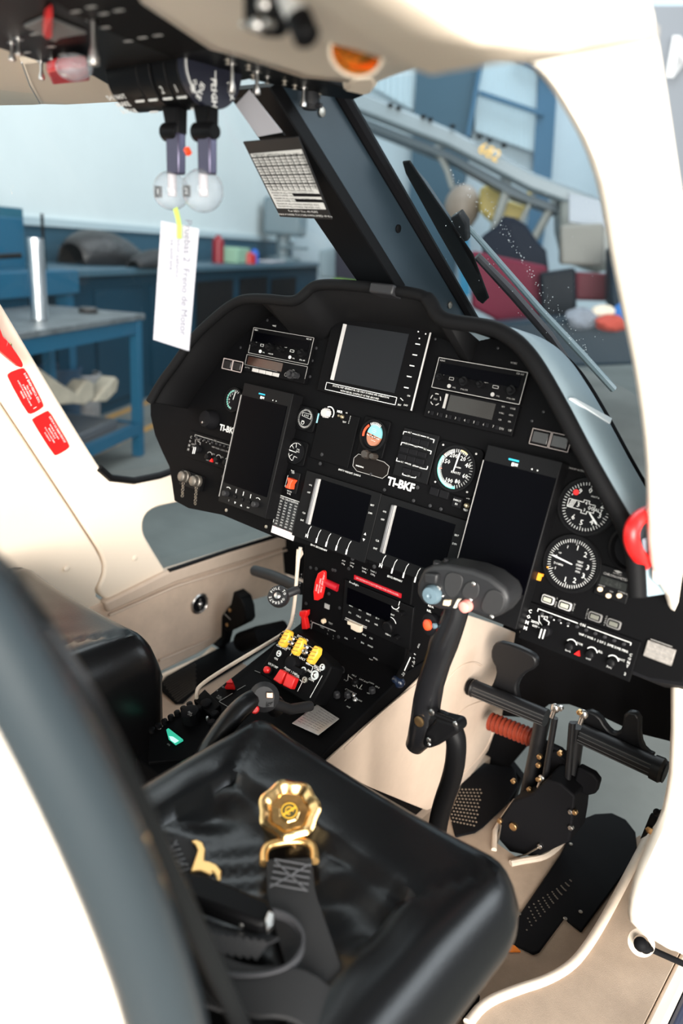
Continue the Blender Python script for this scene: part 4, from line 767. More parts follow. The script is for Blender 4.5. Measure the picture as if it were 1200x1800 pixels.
# transponder below right radio
body, (u0, u1, v0, v1) = blk('transponder', [(757, 682), (912, 714), (900, 766), (742, 733)], 0, .009, K); d = .009; W_, H_ = u1 - u0, v1 - v0
b = B(); b.box(PF, u0 + W_ * .25, u0 + W_ * .76, v0 + H_ * .38, v1 - .004, d, d + .0008); part('display_window', b, mat('dim_brown_screen', (.012, .009, .007), .2), body)
b = B(); b.box(PF, u0 + W_ * .205, u0 + W_ * .225, v0 + H_ * .42, v1 - .004, d, d + .003); part('screen_edge', b, GM, body)
b = B()
for a in range(5): b.ring(PF, u0 + W_ * .095, v0 + H_ * .66, .0085, .0100, d, d + .0004, 6, a * 72 + 70, a * 72 + 110)
b.text(PF, 'ENT', u0 + W_ * .095, v0 + H_ * .66, .004, d)
for k in range(8): b.text(PF, str(k), u0 + W_ * (.055 + k * .105), v0 + H_ * .18, .0055, d)
for k, t_ in enumerate(('IDT', 'CODE', 'FUNC', 'CRSR', 'CLR', 'VFR')): b.text(PF, t_, u0 + W_ * (.84 if k % 2 == 0 else .94), v1 - .006 - (k // 2) * .010, .0032, d)
b.text(PF, 'DN', u0 + W_ * .88, v0 + .008, .005, d); b.text(PF, 'UP', u0 + W_ * .97, v0 + .008, .005, d); part('markings', b, GM, body)
for k in range(8): b = B(); b.box(PF, u0 + W_ * (.055 + k * .105) + .004, u0 + W_ * (.055 + k * .105) + .0095, v0 + H_ * .18 - .0035, v0 + H_ * .18 + .0035, d, d + .0018); part('push_button', b, KD, body, bev=.0007)
# annunciator lights, left pair and right pair
for pts, dim in (([(395, 630), (427, 637), (424, 655), (389, 647)], 0), ([(937, 752), (1003, 768), (999, 796), (930, 779)], 1)):
    body, (u0, u1, v0, v1) = blk('annunciator_light', pts, 0, .006, K, label='%s pair of square warning lights' % ('right' if dim else 'left'))
    m2 = mat('frame_taupe', (.20, .17, .16), .5) if dim else mat('frame_pale_pink', (.50, .42, .40), .5); mid = (u0 + u1) / 2
    b = B(); [b.line(PF, [(x0, v0), (x0, v1), (x1, v1), (x1, v0), (x0, v0)], .0013, .006, .0068) for x0, x1 in ((u0, mid - .001), (mid + .001, u1))]; part('frame_line', b, m2, body)
    for x0, x1 in ((u0, mid), (mid, u1)): b = B(); b.box(PF, x0 + .003, x1 - .003, v0 + .003, v1 - .003, .006, .0085); part('lens', b, mat('dark_lens', (.02, .018, .018), .25), body, bev=.001)
# marker panel with knob, blank plate, octagonal placard, registration
body, (u0, u1, v0, v1) = blk('marker_panel', [(562, 716), (630, 733), (612, 824), (545, 804)], 0, .004, K)
q = U(577, 727, .004); b = B(); b.lathe(PF, q[0] - .002, q[1], [(.0085, .004), (.0085, .013), (.007, .015)], 22, 11, .06); part('knob', b, LGM, body, smooth=True, label='grey rotary knob')
b = B(); b.ring(PF, q[0] + .001, q[1] + .001, .0105, .0125, .004, .0045, 16, -30, 120); mk(b, 'MKR', 597, 724, .0062, .004, bold=.02); mk(b, 'HI', 609, 726, .004, .004); mk(b, 'TEST', 605, 742, .004, .004)
for k in range(5): mk(b, 'ABCDE'[k], 616 - k * .8, 732 + k * 3, .003, .004)
part('markings', b, WM, body)
def toggle(fr, u, v, d, L=.016, r=.0016, tilt=(0, 0.3), m=None, parent=None, nut=True, name='toggle_switch'):
    b = B(); n = (fr.n + fr.u * tilt[0] + fr.v * tilt[1]).normalized(); p = fr.p(u, v, d)
    if nut: b.lathe(fr, u, v, [(r * 2.6, d), (r * 2.6, d + .002), (r * 1.6, d + .004)], 12)
    b.tube([p, p + n * L * .6, p + n * L * .9, p + n * L], [r, r * 1.4, r * 1.7, r * .9], 10); return obj(name, b, m or STL, parent, smooth=True)
q = U(602, 733, .004); toggle(PF, q[0], q[1], .004, .010, .0016, (-.5, 0.1), mat('tan_metal_toggle', (.50, .42, .28), .4, metal=1.), body)
b = B(); q = rect(PF, [(558, 726), (562, 727), (559, 744), (554, 743)], .002); b.box(PF, *q, .0, .002); part('light_blue_label', b, mat('pale_blue_label', (.30, .60, .68), .6), label='pale blue label strip')
screwp(566, 799, .004, .0034, parent=body); screwp(563, 815, .004, .0034, parent=body)
oc = [(630, 798), (675, 812), (684, 820), (681, 834), (672, 841), (627, 828), (620, 819), (622, 805)]
b = B(); b.slab(PF, pxs(PF, oc, .003), 0, .003); body = part('octagonal_annunciator', b, mat('smoked_plate', (.006, .0045, .004), .5, spec=.1), bev=.0006)
b = B(); linep(b, oc, .0009, .0031, True); part('frame_line', b, GM, body)
b = B(); mk(b, 'WARNING', 632, 820, .0036, .0032, bold=.02); part('markings', b, WM, body)
b = B(); mk(b, 'EMPTY WEIGHT: 2045KG', 614, 831, .0046, 0); part('markings', b, WM)
b = B(); mk(b, 'TI-BKF', 704, 852, .0190, .002, bold=.035, xs=1.02); part('registration_placard', b, WM, label='white TI-BKF lettering')
b = B(); q = U(386, 751, .002); b.text(PF, 'TI-BKF', q[0], q[1], .0168, .002, bold=.03, al='LEFT'); part('registration_placard', b, WM, label='white TI-BKF lettering half hidden by the left display')
screwp(734, 857, 0, .0034)
# autopilot selector
body, (u0, u1, v0, v1) = blk('autopilot_selector', [(709, 750), (770, 766), (752, 851), (690, 836)], 0, .005, KB); d = .005
b = B()
def bra(p): linep(b, p, .0011, d)
bra([(708.5, 763), (710, 758.5), (715, 759.5)]); bra([(725, 762), (732, 764)]); bra([(740, 766), (748, 768)]); bra([(756, 771), (763, 773), (761.5, 778)])
bra([(704.5, 782), (706, 777.5), (711, 778.5)]); bra([(720, 781), (726, 783)]); bra([(735, 785), (743, 787.5)]); bra([(751, 791), (758, 793), (756.5, 798)])
bra([(698, 805), (696.5, 810), (703, 811.5)]); bra([(712, 813.5), (715, 814)]); bra([(732, 820), (735, 820.7)]); bra([(742, 823.5), (750, 825), (751.5, 820)])
bra([(708.5, 830), (707, 834), (714, 836.5)]); bra([(722, 838.5), (730, 840), (731.5, 836)])
for t_, x, y in (('ALT', 720, 760.5), ('IAS', 736, 765), ('VS', 752, 769.5), ('HDG', 715, 780), ('NAV', 731, 785), ('ILS', 747, 789.5), ('BC', 707, 812.5), ('VOR', 719, 816), ('APR', 728, 819), ('GA', 739, 822.5), ('SBY', 718, 837)): mk(b, t_, x, y, .0040, d)
part('markings', b, WM, body)
for r_, (x0, y0, n) in enumerate(((716, 771, 3), (712, 791, 3), (708, 803, 3), (716, 828, 2))):
    for k in range(n):
        q = U(x0 + k * 15.5, y0 + k * 4.2, d); b = B(); b.box(PF, q[0] - .0085, q[0] + .0085, q[1] - .0048, q[1] + .0048, d, d + .004); part('push_button', b, KD, body, bev=.001)
# IDS screens
def ids(strip, bez, lab, marks):
    body, (u0, u1, v0, v1) = blk('engine_display', bez, 0, .008, KB, label=lab); d = .008
    a_, c_ = U(*strip[0], d + .004), U(*strip[1], d + .004); x0 = (a_[0] + c_[0]) / 2; y1, y0 = a_[1], c_[1]; x1 = x0 + .114
    b = B(); b.box(PF, x0, x1, y0, y1, d, d + .0008); part('screen', b, SCR, body)
    b = B(); b.box(PF, x0 - .009, x0 - .003, y0, y1, d, d + .007); part('screen_edge', b, mat('dark_grey_edge', (.10, .10, .105), .4), body, bev=.002)
    b = B(); b.box(PF, x0 - .0022, x0 - .0010, y0, y1, d, d + .006); part('edge_trim', b, LGM, body)
    b = B()
    for k in range(5):
        xx = x0 - .004 + k * .0235; yy = y0 - .006
        b.line(PF, [(xx + .006, yy + .003), (xx + .0035, yy - .002), (xx + .002, yy - .013)], .0010, d, d + .0004)
        if k: b.box(PF, xx + .0008, xx + .0032, yy - .022, yy - .013, d, d + .0012)
        else: b.text(PF, 'N', xx + .001, yy - .0165, .009, d, bold=.03)
    b.text(PF, 'EDU2 PRIMARY' if marks else 'EDU1 SECONDARY', x0 + .030, y0 - .0345, .0046, d, bold=.01)
    for yy, t_ in ((y1 - .016, 'ON'), (y1 - .030, 'OFF'), (y0 + .016, 'CLR'), (y0 + .002, 'ENT')): b.text(PF, t_, x0 - .022, yy, .0045, d)
    for yy, t_ in ((y1 - .016, 'BRT'), (y1 - .030, 'DIM')): b.text(PF, t_, x1 + .007, yy, .0045, d)
    for s_, yy in ((1, y0 + .018), (-1, y0 + .007)): b.slab(PF, [(x1 + .0045, yy - s_ * .0022), (x1 + .0095, yy - s_ * .0022), (x1 + .007, yy + s_ * .0022)], d, d + .0004)
    part('markings', b, WM, body)
    return body
ids([(563.4, 842.8), (542.8, 921.8)], [(538, 826), (672, 868), (640, 985), (512, 945)], 'left engine display', 0)
ids([(696.8, 889.4), (673.9, 972.8)], [(671, 870), (838, 920), (800, 1040), (641, 985)], 'right engine display', 1)
# red guarded switch, fuel table, blank label
body, (u0, u1, v0, v1) = blk('cutoff_switch_plate', [(508, 826), (527, 832), (520, 869), (500, 862)], 0, .004, KB)
b = B(); q = U(514, 850, .006); b.slab(PF, [(q[0] - .006, q[1] + .010), (q[0] + .009, q[1] + .0085), (q[0] + .005, q[1]), (q[0] + .006, q[1] - .010), (q[0] - .006, q[1] - .010), (q[0] - .002, q[1])], .004, .018); part('switch_guard', b, ORG, body, bev=.0012, label='orange-red switch guard')
b = B(); mk(b, 'TRIM', 514, 828, .004, .004); mk(b, 'OFF', 515, 831.5, .004, .004); mk(b, 'PITCH', 508.5, 864, .004, .004); mk(b, 'ROLL', 508, 868, .004, .004); linep(b, [(506, 836), (501, 855)], .0009, .004); part('markings', b, WM, body)
body, (u0, u1, v0, v1) = blk('fuel_calculation_card', [(489, 870), (527, 882), (514, 947), (477, 935)], 0, .0015, mat('black_card', (.008, .008, .009), .5))
b = B(); W_, H_ = u1 - u0, v1 - v0
b.line(PF, [(u0 + .001, v0 + .018), (u0 + .001, v1), (u1, v1)], .0009, .0015, .0018); b.text(PF, 'FUEL CALCULATION', (u0 + u1) / 2, v1 - .004, .0050, .0015)
random.seed(11)
for r_ in range(9):
    for c_ in range(4): b.text(PF, random.choice(['100', '120', '210', '350', '400', '475', '560']), u0 + W_ * (.16 + c_ * .23), v1 - .010 - r_ * .0055, .0044, .0015)
part('markings', b, WM, body)
b = B()
for c_ in range(4): b.text(PF, '8', u0 + W_ * (.14 + c_ * .23), v1 - .0105 - 9 * .0055, .0044, .0015)
part('red_digits', b, DRED, body)
b = B(); q = rect(PF, [(479, 925), (517, 937), (515, 949), (475, 937)], .002); b.box(PF, *q, 0, .002); part('blank_label', b, mat('off_white_label', (.72, .66, .64), .6), label='blank off-white label')
# left: audio panel, knob, connectors; right: audio panel, chronometer
def audio(O_, w_, h_, lab, m):
    u0, v1 = U(*O_, .004); u1 = u0 + w_; v0 = v1 - h_; d = .004
    b = B(); b.box(PF, u0 - .018, u1 + .012, v0 - .006, v1 + .006, 0, d); body = part('audio_panel', b, K, bev=.001, label=lab)
    b = B(); b.line(PF, [(u0, v1 - .004), (u0, v1), (u0 + w_ * .44, v1)], .0011, d, d + .0004); b.line(PF, [(u0 + w_ * .55, v1), (u1, v1), (u1, v1 - .003)], .0009, d, d + .0004); b.text(PF, 'ON', u0 + w_ * .495, v1, .0055, d)
    for k, ch in enumerate('COMM'): b.text(PF, ch, u0 - .011, v1 - .008 - k * .0088, .0075, d, bold=.02)
    for k, ch in enumerate('CONT 2'): b.text(PF, ch, u1 + .004, v1 - .016 - k * .0055, .0055, d)
    b.line(PF, [(u0 + .004, v1 - .010), (u0 + .006, v1 - .017), (u0 + .016, v1 - .024)], .0011, d, d + .0004); b.line(PF, [(u0 + .012, v1 - .011), (u0 + .021, v1 - .013), (u0 + .021, v1 - .018)], .0011, d, d + .0004); b.line(PF, [(u0 + .008, v1 - .026), (u0 + .015, v1 - .025)], .0011, d, d + .0004)
    b.text(PF, 'VHF 2', u0 + .012, v1 - .0085, .0045, d); b.text(PF, 'XMTR', u0 + .001, v1 - .021, .0048, d, bold=.02); b.text(PF, 'OFF', u0 + .002, v1 - .0265, .0048, d, bold=.02)
    for k in range(4): b.cyl(PF, u0 + .016 + k * .011, v1 - .007 - k * .0006, .0010, d, d + .0004, 8)
    b.text(PF, 'VHF 1 VOR 1  2 DF 2  DME DME MKR', u0 + w_ * .74, v1 - .0135, .0044, d)
    for k, (t1, t2) in enumerate((('VOX', 'ISOL'), ('ALL', 'OFF'), ('HOT', 'MIC'))): cx = u0 + w_ * (.44 + k * .22); b.ring(PF, cx, v1 - .033, .0075, .0086, d, d + .0004, 14, 20, 150); b.text(PF, t1, cx + .011, v1 - .027, .0042, d); b.text(PF, t2, cx - .002, v1 - .0425, .0042, d)
    part('markings', b, m, body)
    for k in range(10): b = B(); b.lathe(PF, u0 + .008 + k * w_ * .098, v1 - .0045, [(.0024, d), (.0024, d + .003), (.0018, d + .0035)], 10); part('push_button', b, KG, body, smooth=True)
    b = B(); b.lathe(PF, u0 + .021, v1 - .026, [(.0085, d), (.0085, d + .009), (.0065, d + .011)], 18); part('selector_knob', b, KD, body, smooth=True)
    b = B(); b.box(PF, u0 + .0165, u0 + .0180, v1 - .038, v1 - .024, d + .011, d + .012); b.box(PF, u0 + .0215, u0 + .0230, v1 - .037, v1 - .023, d + .011, d + .012); part('knob_pointer', b, WM, body)
    for k in range(3): b = B(); b.lathe(PF, u0 + w_ * (.44 + k * .22), v1 - .035, [(.0060, d), (.0055, d + .008), (.004, d + .009)], 16, 9, .05); part('volume_knob', b, KB, body, smooth=True)
    q = (u0 + w_ * .53, v1 - .040); b = B(); b.slab(PF, [(q[0] - .004, q[1] - .003), (q[0] + .004, q[1] - .003), (q[0] + .001, q[1] + .004)], d, d + .004); part('red_pointer', b, RED, body)
    return body
audio((946, 1070), .138, .046, 'right audio control panel', WM)
audio((343, 764), .125, .044, 'left audio control panel', GM)
q = U(371, 738, .004); b = B(); b.lathe(PF, q[0], q[1], [(.020, 0), (.020, .010), (.016, .022), (.006, .024)], 24); part('dimmer_knob', b, KD, smooth=True); toggle(PF, q[0] + .003, q[1] - .006, .022, .008, .0014, (0, -.3), STL, IP, False)
for i, (x, y) in enumerate(((962, 1054), (992, 1064.5), (1045, 1084.5), (1078, 1097))):
    q = U(x, y, .004); b = B(); b.slab(PF, rr(q[0] - .0095, q[0] + .0095, q[1] - .0062, q[1] + .0062, .003, 3), 0, .004); body = part('indicator_button', b, LGM if i < 2 else mat('mid_grey_plastic', (.15, .145, .14), .5), bev=.0005)
    b = B(); b.slab(PF, rr(q[0] - .0078, q[0] + .0078, q[1] - .0046, q[1] + .0046, .002, 3), .004, .0044); part('inner_ring', b, KD, body)
    b = B(); b.box(PF, q[0] - .0058, q[0] + .0058, q[1] - .0030, q[1] + .0030, .0044, .0062); part('lens', b, mat('grey_green_lens', (.34, .34, .28), .5) if i < 2 else mat('dim_green_lens', (.12, .12, .10), .5), body, bev=.0004)
    b = B()
    for k, ch in enumerate(('L NAV', 'HYDR.', 'PUMP2', 'CHAN1')[i]): b.text(PF, ch, q[0] + (.0125 if i < 2 else -.0125), q[1] + .006 - k * .003, .0034, .001)
    part('markings', b, LGM if i < 2 else GM, body)
u, v = U(1078, 1032, .003); b = B(); b.box(PF, u - .025, u + .022, v - .018, v + .026, 0, .003); body = part('chronometer', b, KB, bev=.002)
b = B(); b.box(PF, u - .020, u + .017, v - .001, v + .010, .003, .0036); part('display_window', b, mat('lcd_dark', (.012, .013, .012), .3), body)
b = B(); b.text(PF, '22:45', u - .001, v + .0045, .011, .0037); part('display_digits', b, mat('lcd_digit', (.03, .032, .03), .4), body)
b = B(); b.text(PF, 'CHRONOMETER', u - .001, v + .0145, .0048, .003); b.text(PF, 'DAVTRON', u, v + .019, .0025, .003); b.slab(PF, [(u - .006, v + .0225), (u, v + .0205), (u + .006, v + .0225), (u, v + .024)], .003, .0034)
for t_, dx, dy in (('SELECT', -.016, -.0035), ('DIM', -.001, -.007), ('CONTROL', .014, -.0035)): b.text(PF, t_, u + dx, v + dy, .0028, .003)
part('markings', b, GM, body)
for dx, dy in ((-.0165, -.0085), (-.003, -.0135), (.011, -.0085)): b = B(); b.lathe(PF, u + dx, v + dy, [(.0036, .003), (.0036, .006), (.0028, .007)], 14); part('push_button', b, CREAM, body, smooth=True)
# blocks under the airspeed indicator, connectors, right fittings
for x, y in ((764, 862), (781, 867)): q = U(x, y, .004); b = B(); b.box(PF, q[0] - .0085, q[0] + .0085, q[1] - .0085, q[1] + .0085, 0, .006); part('blank_button', b, KD, bev=.001)
q = U(803, 883, .004); b = B(); b.box(PF, q[0] - .0085, q[0] + .0085, q[1] - .0085, q[1] + .0085, 0, .005); body = part('direction_button', b, KD, bev=.001)
b = B(); b.text(PF, 'DIRECT', q[0], q[1] + .003, .004, .005); b.text(PF, 'IN', q[0], q[1] - .003, .0045, .005); part('markings', b, WM, body)
q = U(820, 889, .004); toggle(PF, q[0], q[1], .002, .010, .0018, (.2, .1), mat('tan_metal_toggle', (.50, .42, .28), .4, metal=1.), IP)
b = B(); mk(b, 'ON', 822, 876, .0042, .001); mk(b, 'TEST', 818, 897, .0042, .001); part('markings', b, WM)
u, v = U(335, 846, .010); b = B(); b.box(PF, u - .034, u + .030, v - .014, v + .018, 0, .010); body = part('connector_plate', b, KB, bev=.001)
for x, y in ((327, 838), (347, 846)):
    q = U(x, y, .012); b = B(); b.lathe(PF, q[0], q[1], [(.0125, .010), (.0125, .016), (.0105, .018), (.0105, .026), (.0085, .028), (.004, .029)], 22, 12, .03); c = part('capped_connector', b, mat('tarnished_cap', (.20, .18, .155), .5, metal=.8), body, smooth=True)
for x, y, n in ((322, 850, 5), (345, 858, 6)):
    for k in range(n):
        p = PF.p(*U(x - k * .4, y + k * 5.4, .022), .022); b = B(); fr = F(p, X, Z) if k % 2 else F(p, Y, Z); b.ring(fr, 0, 0, .0022, .0035, -.0007, .0007, 12); part('chain_link', b, DST, body, smooth=True)
for x, y in ((398, 897), (468, 926), (917, 1112), (936, 1075), (528, 936), (620, 982), (658, 996), (392, 838)): screwp(x, y, 0, .0036, DST if x in (398, 468, 917) else KG)
for x, y in ((602, 852), (652, 834), (676, 861), (694, 880), (727, 880), (756, 889), (775, 895)): screwp(x, y, .002, .003)
for i, (x, y) in enumerate(((604, 986), (619, 990), (641, 1000), (656, 1005))):
    b = B(); mk(b, ('AUX', 'LOW', 'TANK 1', 'TANK 2')[i], x, y, .0038, .001); mk(b, ('60kg', '30kg', '228kg', '228kg')[i], x - 1, y + 5, .0042, .001); part('markings', b, LGM)
q = U(1113, 965, .004); b = B(); b.lathe(PF, q[0], q[1], [(.034, 0), (.034, .006), (.030, .008), (.026, .002)], 32); body = part('panel_vent', b, KB, smooth=True); b = B(); b.cyl(PF, q[0], q[1], .026, .001, .003, 28); part('vent_hole', b, KD, body)
q = rect(PF, [(1137, 1127), (1187, 1140), (1180, 1172), (1130, 1152)], .004); b = B(); b.box(PF, *q, 0, .004); body = part('data_plate', b, mat('aged_silver_plate', (.24, .22, .20), .6, var=.4, vscale=200), bev=.0008, label='aged silver data plate')
b = B()
for k in range(5): b.line(PF, [(q[0] + .004, q[2] + .005 + k * .005), (q[1] - .006, q[2] + .005 + k * .005)], .0012, .004, .0043)
part('engraved_lines', b, mat('engraving_grey', (.2, .19, .18), .6), body)
# under-panel black shroud on the right
b = B(); ll = [(925, 1112), (1000, 1142), (1080, 1168), (1140, 1192), (1215, 1205)]; a_ = [PF.w(x, y, 0) for x, y in ll]; c_ = [p + Y * .10 - Z * .055 for p in a_]; d_ = [p + Y * .40 - Z * .05 for p in a_]
b.grid([a_, c_, d_]); part('under_shroud', b, KD, solid=.006)
# ------------------------------------------------------------------ centre pedestal and console
CF = F((0, 0.075, 0), X, Z)                                  # pedestal face, normal aft
TF = F((0, 0.07, 0.415), X, (0, 1, 0.26))                    # console top
BF = F((0, -0.11, 0.40), X, (0, 0.5, 0.866))                 # raised engine control box face
PD = thing('centre_pedestal', (0, 0.0, 0.0), 'black centre pedestal and console between the two front seats', 'pedestal')
def pd(name, b, m, parent=None, **k): return obj(name, b, m, parent or PD, **k)
b = B(); b.box(CF, -0.137, 0.132, 0.36, 0.66, -0.20, 0.0); pd('pedestal_body', b, K, bev=.003)
b = B(); b.extr([V((-.137, .075, .02)), V((.137, .075, .02)), V((.137, .075, .4163)), V((-.137, .075, .4163))], Y * .2); q = [(-.137, -.19), (.137, -.19)]
b.extr([V((-.137, -.21, .02)), V((-.137, .075, .02)), V((-.137, .075, .4163)), V((-.137, -.21, .342))], X * .274); pd('console_body', b, K, bev=.003)
b = B(); b.extr([V((-.137, -.34, .02)), V((-.137, -.21, .02)), V((-.137, -.21, .335)), V((-.137, -.34, .300))], X * .20); pd('aft_console', b, K, bev=.003)
# beige side panel and boot on the pilot side, cream edge on the left
b = B(); b.extr(xpoly(smoothpoly([(560, 1345), (600, 1308), (736, 1192), (762, 1150), (772, 1070), (840, 1085), (930, 1122), (905, 1185), (888, 1250), (868, 1278), (850, 1330), (765, 1430), (690, 1400)], 1), 0.1375), X * .006); sp = pd('side_panel', b, BEL, bev=.002, label='beige leather side panel')
for pts in ([(846, 1170), (835, 1163), (815, 1167), (798, 1180), (782, 1200), (776, 1215)], [(868, 1240), (852, 1232), (835, 1236), (815, 1245), (800, 1262)], [(868, 1280), (858, 1310), (835, 1340), (800, 1372)], [(604, 1316), (660, 1262), (732, 1202)]):
    b = B(); b.tube([V(p) for p in smoothpoly(xpoly(pts, .1440), 2, False)], .0022, 8); obj('seam', b, BEL, sp, smooth=True)
b = B(); b.tube([V(p) for p in smoothpoly([onx(528, 962, -.139), onx(523, 990, -.139), onx(518, 1060, -.139), onx(510, 1105, -.139), onx(492, 1118, -.139), onx(400, 1172, -.139), onx(350, 1205, -.139), onx(345, 1218, -.139), onx(347, 1245, -.139)], 2, False)], [.004] * 40 if 0 else .0038, 8); pd('cream_edge_trim', b, PIP, smooth=True, label='cream edge trim')
b = B(); p = [onx(x, y, -.14) for x, y in ((523, 966), (531, 966), (533, 974), (527, 984), (525, 1000), (521, 1000), (522, 980))]; b.extr(p, -X * .003); pd('trim_tab', b, PIP)
def cm(b, t, x, y, s, d, **k): q = CF.px(x, y, d); return b.text(CF, t, q[0], q[1], s, d, **k)
def tm(fr, b, t, x, y, s, d, **k): q = fr.px(x, y, d); return b.text(fr, t, q[0], q[1], s, d, **k)
# brake handle
h = [(566, 1003), (570, 1006), (570, 1020), (568, 1035), (564, 1052), (557, 1056), (551, 1055), (550, 1040), (553, 1022), (558, 1008)]
b = B(); b.slab(CF, pxs(CF, h, .014), .006, .014); bh = pd('brake_handle', b, RED, bev=.002, label='red brake handle with white writing')
b = B(); q = CF.px(571, 1024, .008); b.tube([CF.p(q[0], q[1], .006), CF.p(q[0] + .030, q[1] - .003, .003)], .008, 12); obj('handle_stem', b, DRED, bh, smooth=True)
b = B()
for k, t_ in enumerate(('PULL AND TURN', 'TAKE OFF SAFE', 'BRAKE')): q = CF.px(566.5 - k * 5, 1026 + k * 3.5, .014); b.text(CF, t_, q[0], q[1], .0052, .0143, rot=-98, bold=.01)
obj('markings', b, WM, bh)
b = B(); b.slab(CF, pxs(CF, [(527, 1074), (540, 1073), (539, 1082), (536, 1086), (540, 1106), (531, 1106), (530, 1086), (526, 1081)], .012), .002, .014); pd('locking_lever', b, RED, bev=.002, label='small red lever')
b = B(); q = rect(CF, [(623, 1010), (706, 1045), (703, 1052), (621, 1017)], .002); b.box(CF, *q, 0, .002); pl_ = pd('warning_placard', b, DRED, label='dark red warning strip')
b = B(); b.text(CF, 'GPS SYSTEM MUST NOT BE USED FOR APPROACHES', (q[0] + q[1]) / 2, (q[2] + q[3]) / 2, .0050, .0022, xs=.88); obj('markings', b, mat('pink_white_ink', (.75, .5, .5), .6), pl_)
# navigator
q = rect(CF, [(606, 1020), (728, 1068), (718, 1140), (600, 1092)], .006); b = B(); b.box(CF, q[0], q[1], q[2], q[3], 0, .006); nv = pd('navigator', b, KB, bev=.001)
b = B(); s = rect(CF, [(612, 1034), (690, 1064), (684, 1092), (608, 1062)], .006); b.box(CF, *s, .006, .0066); obj('screen', b, SCR, nv)
b = B(); cm(b, 'Freeflight', 622, 1026, .0062, .006)
for t_, x, y in (('NAV', 617, 1065), ('FPT', 633, 1072.5), ('NRST', 648, 1080), ('-D->', 663, 1087), ('FPL', 615, 1077), ('CALC', 630, 1083.5), ('AUX', 646, 1091), ('VFR', 661, 1098), ('ENT', 690, 1081), ('ON', 698, 1073.5), ('MENU', 682, 1116), ('CLR', 608, 1122), ('>', 624, 1122), ('MSG', 640, 1116), ('DN', 637, 1130), ('HOLD', 651, 1136), ('OBS', 652, 1122), ('BRT', 652, 1160), ('PULL', 660, 1158)): cm(b, t_, x, y, .0048, .0062)
u, v = CF.px(686, 1096, .006); b.ring(CF, u, v, .0125, .0138, .006, .0065, 16, 20, 130); u2, v2 = CF.px(694, 1062, .006); b.ring(CF, u2, v2, .009, .0105, .006, .0065, 14, 220, 350); b.line(CF, [(u2 + .0085, v2 + .001), (u2 + .010, v2 + .009)], .0012, .006, .0065); obj('markings', b, WM, nv)
for (x, y, r) in ((686, 1100, .0115), (709, 1077, .0045), (701, 1119, .0045)): u, v = CF.px(x, y, .006); b = B(); b.lathe(CF, u, v, [(r, .006), (r, .016), (r * .8, .018)], 20, 12, .04); obj('knob', b, KB, nv, smooth=True)
b = B(); p = CF.px(608, 1086, .006); p2 = CF.px(644, 1102, .006); b.line(CF, [p, p2], .0016, .006, .0068); b.line(CF, [(p[0] - .002, p[1] - .004), (p2[0], p2[1] - .003)], .0012, .006, .0068); obj('card_slot', b, LGM, nv)
b = B(); b.slab(CF, pxs(CF, [(611, 1091), (635, 1101), (634, 1112), (628, 1111), (617, 1105), (617, 1099), (611, 1097)], .012), .006, .014); obj('card_pull', b, mat('cream_plastic_pull', (.66, .56, .44), .5), nv, bev=.001)
# test switch block
b = B(); q = CF.px(548, 1094, .003); r_ = CF.px(588, 1110, .003); b.line(CF, [(q[0] - .004, q[1] - .03), q, r_], .0012, .001, .0015); cm(b, 'TEST', 581, 1096, .0052, .001); cm(b, '1 TEST', 566, 1103, .0038, .001); cm(b, '2 ENG', 560, 1128, .0042, .001)
for k, ch in enumerate('RESET'): cm(b, ch, 547 - k * 1.0, 1092 + k * 6, .0048, .001); cm(b, 'ALTIM'[k], 577 - k * 1.2, 1108 + k * 6, .0045, .001); cm(b, 'FIRE1'[k], 530 - k * .8, 1010 + k * 5, .0045, .001)
for k, ch in enumerate('MAINT'): cm(b, ch, 519 - k * .6, 1079 + k * 5.5, .0045, .001)
for k, ch in enumerate('STBY'): cm(b, ch, 586 - k * .8, 1118 + k * 5.5, .0045, .001)
pd('markings', b, LGM)
q = CF.px(568, 1092, .004); b = B(); b.lathe(CF, *q, [(.0050, 0), (.0048, .006), (.003, .007)], 16); pd('cream_button', b, CREAM, smooth=True)
q = CF.px(556, 1119, .004); toggle(CF, q[0], q[1], 0, .022, .0022, (-.25, -.25), STL, PD)
b = B(); q = CF.px(574, 1066, .002); b.box(CF, q[0] - .006, q[0] + .006, q[1] - .005, q[1] + .005, 0, .002); pd('grey_label', b, GM)
for x, y in ((545, 998), (555, 1000), (584, 1002), (588, 1003), (596, 1069), (577, 1044), (537, 1061), (594, 1120), (605, 1155), (627, 1157), (540, 1125), (612, 1000)):
    q = CF.px(x, y, .002); b = B(); b.lathe(CF, *q, [(.0036, 0), (.0036, .0015), (.0022, .0022)], 10); pd('screw', b, KG, smooth=True)
# lower selector panel on the console top near the pedestal face
LPt = mat('lower_panel_marking', (.45, .45, .43), .6)
b = B()
for t_, x, y, s in (('MAG', 622, 1188, .0050), ('LAT AUX', 639, 1197, .0050), ('COPY', 652, 1201, .0050), ('BRG', 663, 1208, .0050), ('VOR', 607, 1196, .004), ('OFF', 622, 1206, .004), ('ADF', 633, 1211, .004), ('GPS', 647, 1219, .004), ('COMPASS', 616, 1216, .0062), ('SLAVE', 631, 1231, .0048), ('FREE', 612, 1243, .0040), ('I', 607, 1231, .007)): tm(TF, b, t_, x, y, s, .002)
for l in ([(612, 1186), (611, 1196)], [(612, 1188), (624, 1197), (628, 1209)], [(636, 1204), (632, 1210)], [(655, 1208), (654, 1218)]): b.line(TF, pxs(TF, l, .002), .0010, .002, .0024)
pd('markings', b, LPt)
for x, y in ((624, 1200), (611, 1222), (654, 1214), (592, 1222), (600, 1178), (586, 1187)): q = TF.px(x, y, .003); b = B(); b.lathe(TF, *q, [(.0065, 0), (.006, .008), (.004, .010)], 16, 10, .05); pd('selector_knob', b, KG if x != 624 else KB, smooth=True)
